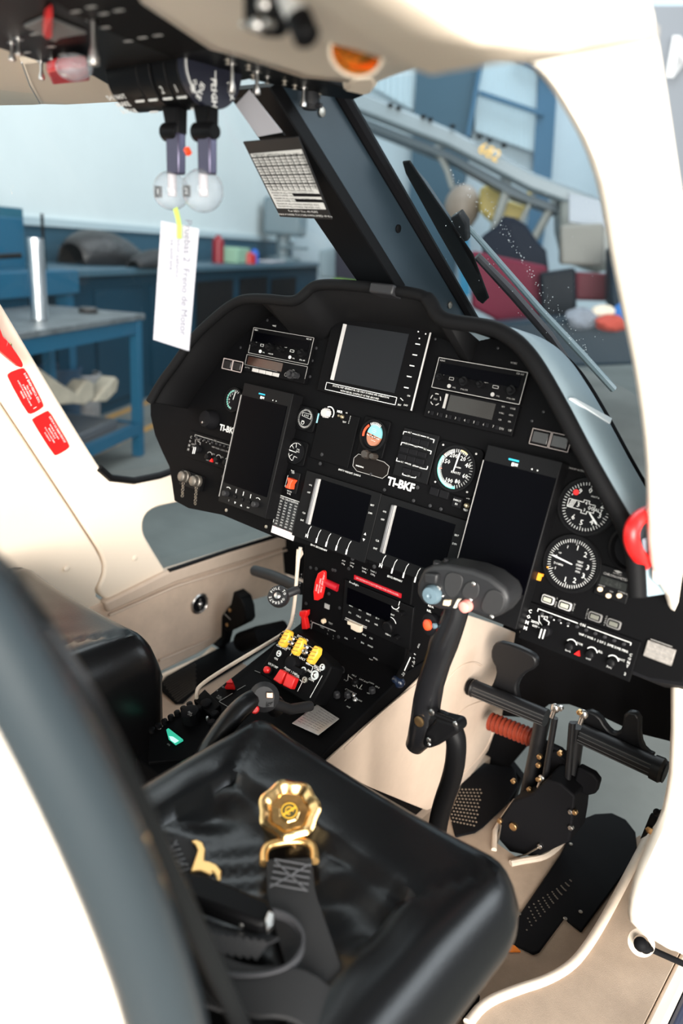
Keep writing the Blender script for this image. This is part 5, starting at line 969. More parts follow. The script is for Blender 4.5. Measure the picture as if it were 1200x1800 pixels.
q = TF.px(624, 1228, .003); toggle(TF, q[0], q[1], 0, .02, .002, (.1, -.3), STL, PD)
b = B(); b.slab(CF, pxs(CF, [(570, 1150), (597, 1166), (592, 1170), (584, 1176), (574, 1166)], .004), 0, .004); rt_ = pd('red_triangle_placard', b, DRED, label='small dark red placard')
b = B(); [b.line(CF, pxs(CF, [(573 + k, 1153.5 + k * 3.6), (592 - k * 2, 1165 + k * 2.4)], .004), .0010, .0042, .0045) for k in range(4)]; obj('markings', b, mat('pink_white_ink', (.75, .5, .5), .6), rt_)
# valve lever on the right edge
b = B(); q = [CF.w(x, y, .02) for x, y in ((722, 1145), (712, 1170), (703, 1188))]; b.tube(q, [.004, .007, .008], 10); lv = pd('fuel_valve_lever', b, KB, smooth=True)
b = B(); p = CF.w(699, 1198, .02); b.ball(p, .015, 14, (1, .8, .8)); obj('lever_knob', b, mat('blue_black_knob', (.006, .012, .03), .25), lv, smooth=True)
b = B(); b.line(CF, pxs(CF, [(721, 1156), (711, 1178)], .03), .0022, .03, .0305)
cm(b, '2/3', 709, 1185, .007, .03, rot=60)
for k, t_ in enumerate('8050'): cm(b, t_, 729 - k * 1.2, 1150 + k * 7, .0072, .002, rot=75)
for k, t_ in enumerate(('FULL', 'OFF')): cm(b, t_, 736 - 8 * k, 1135 + k * 30, .0050, .002, rot=80)
cm(b, 'RDA', 757, 1066, .0062, .0, bold=.02); cm(b, 'REL', 754, 1074, .0062, .0, bold=.02)
pd('markings', b, WM)
# raised engine control box
bx = [(493, 1111), (520, 1112), (573, 1158), (583, 1172), (574, 1192), (548, 1238), (532, 1233), (455, 1184), (462, 1168), (476, 1146)]
b = B(); b.slab(BF, pxs(BF, bx, 0.0), -.045, 0.0); eb = pd('engine_control_box', b, K, bev=.003)
def eo(name, b, m, **k): return obj(name, b, m, eb, **k)
for x, y in ((502, 1123), (525, 1137), (552, 1152)):
    q = BF.px(x, y, .01); b = B(); rot = V((.35, 1, 0)).normalized()
    b.slab(BF, [(q[0] - .008, q[1] - .015), (q[0] + .004, q[1] - .017), (q[0] + .010, q[1] + .006), (q[0] + .007, q[1] + .017), (q[0] - .003, q[1] + .018), (q[0] - .006, q[1] + .004)], .001, .018); eo('switch_guard', b, YEL, bev=.003, label='yellow switch guard')
    b = B(); [b.line(BF, [(q[0] - .007, q[1] - .010 + k * .007), (q[0] + .007, q[1] - .007 + k * .007)], .0012, .018, .0184) for k in range(4)]; eo('guard_stripe', b, mat('dark_ochre', (.35, .16, .02), .5))
for x, y in ((513, 1122), (511, 1130), (537, 1137), (536, 1146)): q = BF.px(x, y, .003); toggle(BF, q[0], q[1], 0, .012, .0022, (-.1, .2), STL, eb)
for x, y, r in ((491, 1149, .006), (534, 1178, .006), (567, 1173, .006), (554, 1187, .0085), (536, 1195, .0055)):
    q = BF.px(x, y, .002); b = B(); b.ring(BF, q[0], q[1], r * .62, r, 0, .004, 24); b.cyl(BF, q[0], q[1], r * .5, 0, .001, 12); eo('switch_nut', b, STL if r > .0055 else DST, smooth=True)
b = B(); q = BF.px(514, 1165, .006); b.lathe(BF, q[0], q[1], [(.014, 0), (.012, .014), (.008, .016)], 22); b.box(BF, q[0] + .002, q[0] + .032, q[1] - .012, q[1] - .002, 0, .014); eo('rotary_switch', b, KD, bev=.001)
q = BF.px(472, 1178, .004); b = B(); b.lathe(BF, *q, [(.0085, 0), (.0085, .006), (.0072, .007)], 20); eo('button_collar', b, KB, smooth=True); b = B(); b.lathe(BF, *q, [(.0065, .006), (.0065, .012), (.004, .0145)], 18); eo('red_push_button', b, RED, smooth=True)
for pts in ([(494, 1176), (504, 1182), (494, 1203), (481, 1195)], [(506, 1183), (521, 1192), (513, 1212), (498, 1205)]):
    b = B(); q = pxs(BF, pts, .012); b.slab(BF, q, .002, .016); eo('red_switch_cover', b, RED, bev=.002, label='square red switch cover')
b = B()
for t_, x, y, r in (('COM OUT', 495, 1138, 0), ('EXT LOAD', 532, 1122, 0), ('KEY UNLT', 527, 1156, 0), ('OFF', 541, 1167, 0), ('EMERG', 504, 1138, 0), ('OFF', 534, 1149, 0), ('LN DUMP', 480, 1170, 0), ('AUX', 504, 1175, 0), ('CUT 1 DMP', 512, 1181, 0), ('FUEL', 522, 1188, 0), ('ENG', 556, 1172, 0), ('START', 558, 1177, 0), ('CON', 547, 1195, 0), ('ON', 485, 1158, 0), ('FAR', 544, 1180, 0)):
    tm(BF, b, t_, x, y, .0058, .0002, bold=.02)
for l in ([(508, 1112), (521, 1121)], [(544, 1136), (562, 1148), (560, 1152)], [(510, 1152), (513, 1147), (517, 1149)], [(538, 1165), (550, 1172), (547, 1182)], [(527, 1195), (531, 1199), (523, 1215)], [(566, 1188), (545, 1226)]): b.line(BF, pxs(BF, l, 0), .0011, 0, .0004)
eo('markings', b, WM)
# things on the console top, left half
b = B(); q = TF.px(405, 1202, .01); b.lathe(TF, *q, [(.012, 0), (.013, .006), (.007, .014), (.010, .017)], 3); pd('red_triangle_knob', b, RED, bev=.002, label='red triangular knob')
b = B()
for l in ([(385, 1233), (408, 1219)], [(386, 1234), (400, 1242)], [(417, 1213), (431, 1205)], [(448, 1179), (458, 1183)]): b.line(TF, pxs(TF, l, .001), .0011, .001, .0014)
for t_, x, y in (('O R', 380, 1213), ('FUEL', 386, 1225), ('HEAT', 384, 1228), ('TEST', 392, 1208), ('HYD', 366, 1222)): tm(TF, b, t_, x, y, .0052, .001)
pd('markings', b, GM)
b = B(); b.slab(TF, pxs(TF, [(340, 1232), (360, 1212), (388, 1240), (370, 1258)], .01), 0, .012); pd('step_block', b, K, bev=.002)
AF = F((0, -0.27, 0.325), X, (0, 1, 0.26))
b = B(); b.slab(AF, pxs(AF, [(262, 1292), (300, 1262), (336, 1240), (400, 1262), (380, 1330), (260, 1340)], 0), -.03, 0); lp = pd('aft_switch_panel', b, K, bev=.002)
for x, y, r, h_ in ((335, 1258, .017, .022), (363, 1240, .011, .018), (378, 1256, .008, .014), (350, 1246, .008, .014), (372, 1270, .008, .012)):
    q = AF.px(x, y, .01); b = B(); b.lathe(AF, *q, [(r, 0), (r * .95, h_), (r * .7, h_ + .002)], 20, 12, .05); obj('knob', b, KD, lp, smooth=True)
b = B(); q = AF.px(364, 1260, .008); b.lathe(AF, *q, [(.0035, 0), (.0035, .006), (.002, .008)], 12); obj('bright_stud', b, STL, lp, smooth=True)
for k in range(7): x, y = 268 + k * 11, 1286 - k * 7.5; q = AF.px(x, y, 0); b = B(); b.lathe(AF, *q, [(.006, 0), (.0058, .007), (.004, .008)], 12); obj('edge_stud', b, KB, lp, smooth=True)
b = B(); b.slab(AF, pxs(AF, [(292, 1283), (296, 1280), (322, 1300), (308, 1308), (296, 1298)], .004), .0, .005); obj('lit_switch', b, mat('green_lit_lens', (.02, .30, .20), .4, emit=(.05, .75, .48), estr=.55), lp, bev=.001, label='glowing green switch')
b = B(); b.slab(AF, pxs(AF, [(297, 1294), (304, 1295), (314, 1302), (307, 1306), (300, 1301)], .0055), .005, .0058); obj('lit_bar', b, mat('green_lit_bar', (.3, .8, .65), .4, emit=(.55, 1.0, .82), estr=1.0), lp)
b = B(); tm(AF, b, 'OFF', 279, 1281, .0058, .001, rot=20); tm(AF, b, 'O', 284, 1277, .008, .001); tm(AF, b, 'ENG', 334, 1253, .005, .0242); tm(AF, b, 'CUT', 333, 1257, .005, .0242); tm(AF, b, 'ON', 296, 1309, .005, .001); obj('markings', b, LGM, lp)
# silver placard
dpn = [(557, 1238), (596, 1263), (559, 1292), (513, 1271)]
DFm = F(onz(555, 1265, .375), X, (0, 1, .26)); b = B(); b.slab(DFm, pxs(DFm, dpn, 0), -.0015, 0)
dpl = tag(obj('data_placard', b, mat('brushed_silver_plate', (.62, .58, .55), .35, metal=.7, var=.15, vscale=60), bev=.0004), 'square silver data placard on the console edge beside the pilot seat', 'placard')
b = B(); c_ = DFm.px(530, 1262, 0)
for i in range(9):
    s0, s1 = i / 10 + .05, 0
    a_ = V((*DFm.px(557, 1238), 0)); bb_ = V((*DFm.px(596, 1263), 0)); cc = V((*DFm.px(559, 1292), 0)); dd = V((*DFm.px(513, 1271), 0))
    p = a_.lerp(dd, .08 + i * .095); q = bb_.lerp(cc, .08 + i * .095); e0, e1 = (.25, .95) if i < 3 else (.08, .92)
    for k in range(5):
        t0 = e0 + (e1 - e0) * k / 5; t1 = t0 + (e1 - e0) / 5 * .7; b.line(DFm, [tuple(p.lerp(q, t0))[:2], tuple(p.lerp(q, t1))[:2]], .0008, 0, .0003)
p = DFm.px(541, 1250); q = DFm.px(534, 1257); b.line(DFm, [p, q], .0025, 0, .0004)
obj('engraved_text', b, mat('engraving_dark', (.12, .10, .10), .6), dpl)
# pull knob on a rod left of the pedestal, and shadowed rod
kd = (V((-.30, .10, .45)) - V((-.14, .10, .47))).normalized(); t = thing('pull_knob', ony(490, 1048, .02), 'round black pull knob with white lettering beside the pedestal', 'knob')
kc = ony(489, 1048, .02); kf = frm(kc, (CAM - kc).normalized() + V((-.35, 0, .1)))
b = B(); b.lathe(kf, 0, 0, [(.019, -.014), (.022, -.010), (.022, .003), (.020, .006), (.010, .006), (.008, .002)], 32); obj('knob_body', b, KG, t, smooth=True)
b = B()
for i, ch in enumerate('PULL TO OPERATE '): a = 160 - i * 22.5; b.text(kf, ch, .0150 * cos(radians(a)), .0150 * sin(radians(a)), .0078, .0062, rot=a - 90, bold=.01)
obj('markings', b, WM, t)
b = B(); b.tube([kc - kf.n * .006, ony(500, 1046, .03), ony(524, 1036, .06)], .009, 12); obj('rod', b, KG, t, smooth=True)
b = B(); b.lathe(kf, 0, 0, [(.006, .004), (.007, .008), (.003, .010)], 14); obj('centre_cap', b, STL, t, smooth=True)
b = B(); b.tube([ony(448, 1003, .25), ony(478, 1012, .22), ony(530, 1035, .16)], .014, 12); tag(obj('torque_tube', b, KG, smooth=True), 'dark torque tube in the shadow left of the pull knob', 'tube')
# dark pedal bracket beyond the copilot's legs
t = thing('copilot_pedal', onz(400, 1120, .05), 'black copilot rudder pedal bracket in front of the left side wall', 'pedal')
b = B(); b.extr([ony(x, y, .36) for x, y in [(410, 1040), (424, 1052), (430, 1070), (432, 1092), (428, 1098), (400, 1112), (382, 1096), (392, 1078), (405, 1062)]], Y * .04); obj('pedal_plate', b, KB, t, bev=.004)
b = B(); b.extr([ony(x, y, .36) for x, y in [(382, 1092), (398, 1110), (392, 1134), (384, 1140), (362, 1126)]], Y * .03); obj('foot', b, KD, t, bev=.003)
for x, y in ((405, 1072), (400, 1098)): b = B(); b.lathe(frm(ony(x, y, .358), -Y), 0, 0, [(.006, 0), (.006, .004), (.004, .005)], 12); obj('bolt', b, BRS, t, smooth=True)
b = B(); b.line(frm(ony(400, 1085, .358), -Y), [(-.012, .006), (.012, -.002)], .002, 0, .001); obj('wear_line', b, LGM, t)
b = B(); cvr = [(440, 1090), (470, 1065), (500, 1045), (516, 1050), (512, 1100), (490, 1112), (440, 1112)]
b = B(); b.tube([onz(425, 1128, .05), onz(455, 1118, .10), onz(500, 1108, .10)], .03, 12); tag(obj('floor_hump', b, KD, smooth=True), 'dark rounded floor hump left of the pedestal', 'floor hump')
# ------------------------------------------------------------------ cyclic stick
t = thing('cyclic_stick', ony(770, 1440, -.10), 'black curved cyclic control stick with button-covered grip head', 'control stick')
yc = -.12
def cy(x, y, dy=0): return ony(x, y, yc + dy)
b = B(); b.tube([V(p) for p in smoothpoly([V((.33, -.06, .0)), cy(766, 1470, .03), cy(775, 1420, .02), cy(797, 1360, .01), cy(803, 1310), cy(798, 1285), cy(783, 1268), cy(762, 1262)], 2, False)], .0155, 14); obj('shaft', b, KB, t, smooth=True)
gp = [(728, 1312, .0150), (738, 1296, .0200), (746, 1270, .0225), (750, 1235, .0215), (757, 1200, .0205), (768, 1165, .0200), (780, 1130, .0215), (790, 1105, .0200), (800, 1080, .0180), (806, 1050, .018)]
gp2 = []; rad = []
for i in range(len(gp) - 1):
    for s in (0, .33, .66): a, c = gp[i], gp[i + 1]; gp2.append(cy(a[0] + (c[0] - a[0]) * s, a[1] + (c[1] - a[1]) * s)); rad.append(a[2] + (c[2] - a[2]) * s)
b = B(); b.tube(gp2, rad, 20); obj('grip', b, mat('glossy_black_grip', (.007, .007, .008), .26), t, smooth=True)
b = B(); b.extr([cy(x, y, -.018) for x, y in [(765, 1262), (802, 1272), (806, 1288), (788, 1300), (768, 1312), (752, 1318), (740, 1312), (745, 1285)]], Y * .03); obj('elbow_bracket', b, KB, t, bev=.006, seg=3)
hd = [(737, 1012), (743, 1001), (760, 994), (785, 993), (830, 1002), (860, 1014), (886, 1035), (894, 1052), (890, 1068), (878, 1083), (858, 1090), (840, 1083), (815, 1075), (770, 1072), (742, 1062), (730, 1045), (732, 1025)]
b = B(); b.extr([cy(x, y, -.022) for x, y in hd], Y * .045); obj('grip_head', b, mat('charcoal_grip', (.014, .0145, .016), .5, spec=.4), t, bev=.007, seg=3)
HFm = frm(cy(800, 1040, -.022), -Y)
def hb(name, pts, d0, d1, m, bev=.001, rnd=1): b = B(); q = pxs(HFm, pts, d1); b.slab(HFm, [p[:2] for p in smoothpoly([V((a, c, 0)) for a, c in q], rnd)], d0, d1); return obj(name, b, m, t, bev=bev)
for nm, pts in (('thumb_recess', [(783, 1005), (813, 1010), (812, 1030), (800, 1051), (788, 1050), (779, 1035)]), ('thumb_recess', [(860, 1033), (888, 1045), (882, 1075), (865, 1083), (846, 1075), (845, 1060)]), ('trim_recess', [(815, 1030), (822, 1023), (835, 1022), (842, 1030), (840, 1048), (830, 1056), (816, 1052), (810, 1042)])): hb(nm, pts, .0005, .0022, mat('recess_charcoal', (.018, .018, .019), .6), .0008, 2)
hb('trim_hat', [(744, 1008), (768, 1010), (766, 1028), (744, 1026)], .0, .010, mat('charcoal_grip', (.030, .031, .033), .5), .003, 0)
q = HFm.px(756, 1047, .01); b = B(); b.lathe(HFm, *q, [(.0135, 0), (.0145, .005), (.0120, .012), (.004, .013), (.002, .011)], 24); obj('blue_thumb_switch', b, mat('pale_blue_switch', (.10, .15, .18), .4), t, smooth=True)
hb('cream_switch', [(779, 1055), (790, 1056), (788, 1066), (777, 1064)], 0, .006, CREAM, .001, 0); hb('cream_switch', [(803, 1053), (808, 1054), (800, 1070), (795, 1069)], 0, .006, mat('pale_cream', (.60, .55, .46), .5), .001, 0)
q = HFm.px(818, 1066, .005); b = B(); b.lathe(HFm, *q, [(.009, 0), (.009, .004), (.0078, .010), (.004, .012)], 22); obj('pink_button', b, mat('coral_button', (.85, .28, .24), .35), t, smooth=True)
for x, y, r in ((831, 1027, .003), (826, 1055, .0025), (863, 1085, .003), (769, 1035, .004), (777, 1048, .002)): q = HFm.px(x, y, .003); b = B(); b.lathe(HFm, *q, [(r, 0), (r, .0025), (r * .5, .0035)], 12); obj('screw', b, STL, t, smooth=True)
b = B(); p = cy(768, 994, -.01); b.tube([p, p + Z * .006], .006, 10); b.tube([p + X * .008 + Y * .01, p + X * .008 + Z * .010 + Y * .01], .0035, 10); obj('top_switch', b, KG, t, smooth=True)
p = cy(752, 1098, -.012); fr = frm(p, V((-.3, -1, .1))); b = B(); b.lathe(fr, 0, 0, [(.0165, -.012), (.0165, -.002), (.012, .001)], 20); obj('trigger_guard', b, KD, t, smooth=True); b = B(); b.lathe(fr, .002, .001, [(.0082, 0), (.0080, .005), (.004, .008)], 18); obj('red_trigger_button', b, ORG, t, smooth=True)
b = B(); b.lathe(fr, .016, .006, [(.004, 0), (.004, .004), (.002, .005)], 12); obj('small_blue_cap', b, MATS['pale_blue_switch'], t, smooth=True)
for x, y, r, m in ((737, 1268, .0085, BRS), (754, 1300, .004, STL), (755, 1308, .003, STL), (800, 1272, .004, STL), (759, 1252, .005, STL)): p = cy(x, y, -.0235); b = B(); b.lathe(frm(p, -Y), 0, 0, [(r, 0), (r, .002), (r * .6, .003)], 18); obj('bolt', b, m, t, smooth=True)
b = B(); b.tube([cy(760, 1253, -.022), cy(800, 1269, -.022)], .0035, 8); obj('bracket_rib', b, KB, t, smooth=True)
# ------------------------------------------------------------------ collective lever
t = thing('collective_lever', onx(340, 1300, .12), 'black collective lever rising between the seat and console', 'control lever')
b = B(); pts = [onx(345, 1370, .078), onx(362, 1325, .078), onx(385, 1290, .078), onx(408, 1260, .077), onx(432, 1237, .076), onx(455, 1226, .075), onx(476, 1232, .074), onx(486, 1244, .073)]
b.tube([V(p) for p in smoothpoly(pts, 2, False)], .0165, 16); obj('lever_tube', b, LEA, t, smooth=True, label='leather-wrapped tube')
fr = frm(onx(462, 1225, .090), (CAM - onx(462, 1225, .090)).normalized())
b = B(); b.lathe(fr, .002, .000, [(.022, -.03), (.024, -.005), (.016, .004)], 20); obj('grip_head', b, KG, t, smooth=True)
b = B(); b.box(fr, .005, .016, -.002, .007, 0, .010); obj('bronze_switch', b, mat('bronze_collar', (.42, .27, .20), .35, metal=1.), t, bev=.001)
b = B(); b.box(fr, -.026, -.014, -.012, -.001, -.002, .004); obj('cream_label', b, mat('cream_label', (.55, .50, .42), .6), t, bev=.0008)
b = B(); b.lathe(fr, -.012, -.019, [(.007, -.004), (.007, .003), (.005, .005)], 14); obj('red_button', b, RED, t, smooth=True)
b = B(); b.box(fr, .004, .018, -.016, -.006, -.004, .004); b.cyl(fr, .010, -.011, .002, .004, .006, 10); obj('switch_block', b, KG, t, bev=.001)
b = B(); b.tube([onx(480, 1236, .09), onx(510, 1247, .09), onx(545, 1241, .09)], .009, 10); obj('link_arm', b, KG, t, smooth=True)
# ------------------------------------------------------------------ rudder pedals and their unit
PY = .335
def py(x, y, dy=0): return ony(x, y, PY + dy)
PDL = mat('pedal_black', (.008, .008, .009), .42, spec=.3)
t = thing('rudder_pedal', py(900, 1240), 'left black rudder pedal with waisted foot plate and ribbed toe bar', 'pedal')
b = B(); b.extr([V(p) for p in smoothpoly([py(x, y) for x, y in [(862, 1140), (872, 1128), (900, 1134), (935, 1150), (944, 1162), (940, 1176), (922, 1184), (910, 1198), (906, 1215), (915, 1250), (880, 1240), (858, 1215), (868, 1196), (872, 1176), (862, 1160)]], 1)], Y * .018); obj('foot_plate', b, PDL, t, bev=.005)
def bar(parent, p, q, r):
    b = B(); d = (q - p).normalized(); b.tube([p, p + d * .006, p + d * .008, q], [r * .92, r * 1.08, r, r], 20); o = obj('toe_bar', b, PDL, parent, smooth=True)
    b = B(); up = V((0, -.6, .8)); 
    for k in range(4): n = (V((0, -.8, .6)) * (1 - k * .22) + V((0, -.6, -.8)) * (k * .3)).normalized(); b.tube([p + d * .012 + n * r, q + n * r], .0012, 6)
    obj('grip_rib', b, mat('rib_grey', (.05, .05, .05), .4), o, smooth=True)
    b = B(); b.tube([p - d * .004, p], r * 1.02, 20); obj('end_cap', b, KB, o, smooth=True)
bar(t, py(828, 1208, -.02), py(960, 1262, -.02), .0185)
b = B(); b.tube([py(955, 1255), py(940, 1330, .0), py(918, 1430, -.01)], [.017, .015, .014], 12); obj('pedal_arm', b, PDL, t, smooth=True)
t2 = thing('rudder_pedal', py(1090, 1320), 'right black rudder pedal with toe bar above the grey nose window', 'pedal')
b = B(); b.extr([V(p) for p in smoothpoly([py(x, y, .02) for x, y in [(1020, 1262), (1030, 1248), (1052, 1258), (1065, 1280), (1078, 1291), (1092, 1284), (1096, 1250), (1125, 1255), (1124, 1300), (1134, 1322), (1155, 1330), (1110, 1345), (1040, 1310), (1022, 1290)]], 1)], Y * .018); obj('foot_plate', b, PDL, t2, bev=.005)
bar(t2, py(1166, 1356, 0), py(1022, 1290, 0), .0205)
b = B(); b.lathe(frm(py(1166, 1356, 0), (py(1166, 1356) - py(1022, 1290)).normalized()), 0, 0, [(.0235, -.02), (.0245, -.004), (.020, .002), (.012, .003)], 24); obj('end_boss', b, PDL, t2, smooth=True)
b = B(); b.tube([py(1014, 1275), py(1008, 1330, .0), py(996, 1450, -.01)], [.017, .015, .014], 12); obj('pedal_arm', b, PDL, t2, smooth=True)
t3 = thing('pedal_mechanism', onz(940, 1480, .02), 'black pedal linkage unit with steel rod ends on the nose floor', 'pedal linkage')
def mp(name, pts, dy, th, m=KD, bev=.004): b = B(); b.extr([py(x, y, dy) for x, y in pts], Y * th); return obj(name, b, m, t3, bev=bev)
mp('housing', [(878, 1440), (900, 1408), (935, 1395), (960, 1370), (985, 1378), (1010, 1400), (1005, 1450), (1000, 1480), (940, 1508), (895, 1498), (875, 1475)], -.06, .08)
mp('bell_crank', [(1015, 1348), (1042, 1362), (1052, 1375), (1046, 1396), (1030, 1400), (1020, 1392), (1003, 1412), (996, 1400), (1008, 1375)], -.02, .02)
mp('cross_link', [(945, 1300), (985, 1318), (992, 1330), (980, 1332), (940, 1312)], .02, .015)
mp('bracket', [(930, 1330), (975, 1322), (1000, 1340), (1000, 1400), (940, 1400)], .01, .03)
for a, c, r in (((975, 1262), (958, 1365), .0065), ((1006, 1270), (996, 1390), .0065)): b = B(); b.tube([py(*a, -.03), py(*c, -.03)], r, 10); obj('push_rod', b, PDL, t3, smooth=True)
for x, y in ((975, 1245), (1025, 1256), (952, 1370), (1000, 1395)):
    p = py(x, y, -.035); b = B(); b.ball(p, .0095, 14, (1, .6, 1.1)); b.tube([p, p + V((-.003, 0, -.022))], .005, 10); obj('rod_end', b, STL, t3, smooth=True)
for x, y in ((985, 1245), (1018, 1252), (948, 1330), (946, 1345), (984, 1324), (902, 1373), (930, 1388), (878, 1443), (902, 1453), (949, 1487), (1003, 1427), (1010, 1428), (1003, 1455), (946, 1370)):
    p = py(x, y, -.063 if y > 1400 else -.04); r = .0085 if x == 902 and y == 1453 else .0058; b = B(); b.lathe(frm(p, -Y), 0, 0, [(r, -.004), (r, .003), (r * .6, .004)], 6 if r < .008 else 16); obj('bolt', b, BRS if x % 2 == 0 or r > .008 else STL, t3, bev=.0005)
for pts in ([(880, 1450), (876, 1475), (869, 1496)], [(945, 1490), (925, 1502), (893, 1510)]): b = B(); b.tube([py(x, y, -.07) for x, y in pts], .0018, 6); obj('safety_wire', b, DST, t3, smooth=True)
b = B(); hp_ = [py(862, 1268, .06), py(900, 1282, .06), py(938, 1298, .06)]; n = 40; P_ = [hp_[0].lerp(hp_[2], i / n) for i in range(n + 1)]
b.tube(P_, [.0190 + .0022 * (1 if i % 4 < 2 else -1) for i in range(n + 1)], 18); tag(obj('air_hose', b, mat('rust_orange_hose', (.22, .028, .010), .5), smooth=True), 'rust orange corrugated air hose behind the left pedal', 'hose')
b = B(); b.extr([ony(x, y, .30) for x, y in [(1142, 1432), (1158, 1440), (1135, 1470), (1124, 1476)]], Y * .01); tg = tag(obj('side_bracket', b, KB, bev=.002), 'small black bracket with brass bolt against the right sill', 'bracket')
b = B(); b.lathe(frm(ony(1142, 1459, .298), -Y), 0, 0, [(.008, 0), (.008, .003), (.005, .004)], 6); obj('bolt', b, BRS, tg, bev=.0004)
b = B(); b.ball(ony(1154, 1428, .29), .007, 12); b.tube([ony(1154, 1428, .29), ony(1168, 1424, .29)], .003, 8); obj('clip', b, KB, tg, smooth=True)
# ------------------------------------------------------------------ seats
def crease(x, c, w_): return math.exp(-((x - c) / w_) ** 2)
def lerp(a, b, t): return a + (b - a) * t
def seat_cushion(root, x0, x1, yf, yb, zt, m, name='seat_cushion', skirt=.24, flip=1):
    nx, ny = 44, 48; rows = []; cx = (x0 + x1) / 2; hw = (x1 - x0) / 2
    for j in range(ny + 1):
        t = j / ny; row = []
        for i in range(nx + 1):
            s = -1 + 2 * i / nx; sx = s * flip
            dd_ = t * (yf - yb); rc = .075 if sx > 0 else .03; wx = hw - ((rc - math.sqrt(max(0, rc * rc - (rc - dd_) ** 2))) if dd_ < rc else 0); x = cx + s * wx; y = lerp(yf, yb, t) + .018 * (s ** 2) * (1 if t < .15 else 0) * (1 - t / .15 if t < .15 else 0)
            z = zt - .012 * t
            z -= .046 * max(0, (abs(s) - .80) / .20) ** 2.6                      # rounded sides
            z -= .085 * max(0, (.10 - t) / .10) ** 2.4                             # rounded front
            inner = (abs(s) < .60) and t > .32
            bol = .009 * math.exp(-((abs(s) - .78) / .16) ** 2) * min(1, t / .4)
            z += bol
            z -= .016 * (1 / (1 + math.exp((abs(s) - .58) * 40))) * (1 / (1 + math.exp(-(t - .34) * 40)))
            z -= .009 * crease(abs(s), .60, .014) * (t > .30)
            z -= .007 * crease(t, .32, .016) * (abs(s) < .60)
            z -= .006 * crease(abs(abs(s) - (.60 + (.32 - t) * 1.0)), 0, .02) * (t < .32) * (t > .08)
            if t < .9: z += .0032 * sin(26 * (t + .35 * s) + 3 * sin(5 * s)) * math.exp(-((abs(s) - .45) / .22) ** 2) * (t > .30)
            z += .0022 * sin(40 * (s * .6 + t) + 2 * sin(9 * t)) * math.exp(-((t - .5) / .2) ** 2) * (abs(s) < .6)
            row.append(V((x, y, z)))
        rows.append(row)
    # skirt all round
    def drop(p, k): return V((p.x, p.y, p.z - skirt * k)) if k < 1 else V((p.x, p.y, zt - skirt - .055))
    per = [rows[0][i] for i in range(nx + 1)] + [rows[j][nx] for j in range(1, ny + 1)] + [rows[ny][i] for i in range(nx - 1, -1, -1)] + [rows[j][0] for j in range(ny - 1, 0, -1)]
    b = B(); b.grid(rows)
    sk = [per, [V((p.x + (p.x - cx) * .01, p.y, zt - .075)) if p.z > zt - .08 else V((p.x, p.y - .002, p.z - .012)) for p in per], [V((p.x, p.y, zt - max(.085, skirt * .8))) for p in per], [V((lerp(cx, p.x, .90), p.y + .01, zt - skirt - .02)) for p in per]]
    b.grid(sk, closed=True); o = obj(name, b, m, root, smooth=True)
    return o, rows
PS = thing('cockpit_seat', (.37, -.5, 0), 'black leather pilot seat in the foreground with cream backrest shell', 'seat')
o, prow = seat_cushion(PS, .098, .578, -.272, -.74, .497, LEA, skirt=.10)
def seam(root, pts, r=.0016, m=THR): b = B(); b.tube(pts, r, 6); return obj('seam', b, m, root, smooth=True)
# stitched front rolls
b = B(); b.extr([V((.18, -.70, .10)), V((.52, -.70, .10)), V((.52, -.32, .10)), V((.18, -.32, .10))], Z * .29); obj('seat_pan', b, KD, PS, bev=.01)
b = B(); b.box(F((.2, -.68, .02), X, Y), 0, .03, 0, .36, -.02, .08); obj('seat_rail', b, DST, PS, bev=.003); b = B(); b.box(F((.51, -.68, .02), X, Y), 0, .03, 0, .36, -.02, .08); obj('seat_rail', b, DST, PS, bev=.003)
# backrest: reclined; black bolster in front, cream shell behind
bu = V((0, -.318, .948)); bn = V((0, .948, .318))
def bk(x, s, d): return V((x, -.705, .587)) + bu * s + bn * d
rows = []
outl = []
for i in range(25):
    s = -.20 + .62 * i / 24; wd = .180 * (1 - max(0, (s - .28) / .16) ** 2.5 * .35) ; outl.append((s, wd))
b = B(); rows = []
for s, wd in outl:
    row = []
    for k in range(17):
        a = pi * k / 16; xx = .325 + wd * cos(a); dd = .062 * (sin(a) ** .35 if 0 < k < 16 else 0); row.append(bk(xx, s, .004 + dd * .4))
    rows.append(row)
b.grid(rows); obj('backrest', b, LEA, PS, smooth=True, solid=.004)
bl_ = [onx(x, y, .52) for x, y in ((-180, 850), (-90, 985), (-10, 1110), (48, 1220), (112, 1340), (172, 1465), (225, 1590), (272, 1720), (305, 1850), (330, 2000))]
b = B(); b.tube([V(p) for p in smoothpoly(bl_, 1, False)], [.0145 + .0125 * min(1, i / 16) for i in range(len(smoothpoly(bl_, 1, False)))], 16); obj('side_bolster', b, mat('blue_grey_leather', (.016, .024, .030), 0.34, spec=1.0, coat=.5, bump=.3, bscale=200, bdist=.0005), PS, smooth=True, label='blue-grey leather side bolster')
bls = [V(p) for p in smoothpoly(bl_ + [onx(350, 2250, .52)], 1, False)]; b = B()
rows = [[p + V((-.004 - .36 * (k / 16) ** 1.3, 0, 0)) - bn * (.004 + .045 * sin(pi * k / 16) ** .7) for k in range(17)] for p in bls]
b.grid(rows); obj('backrest_shell', b, BEIF, PS, smooth=True, solid=.006, label='cream hard shell of the backrest')
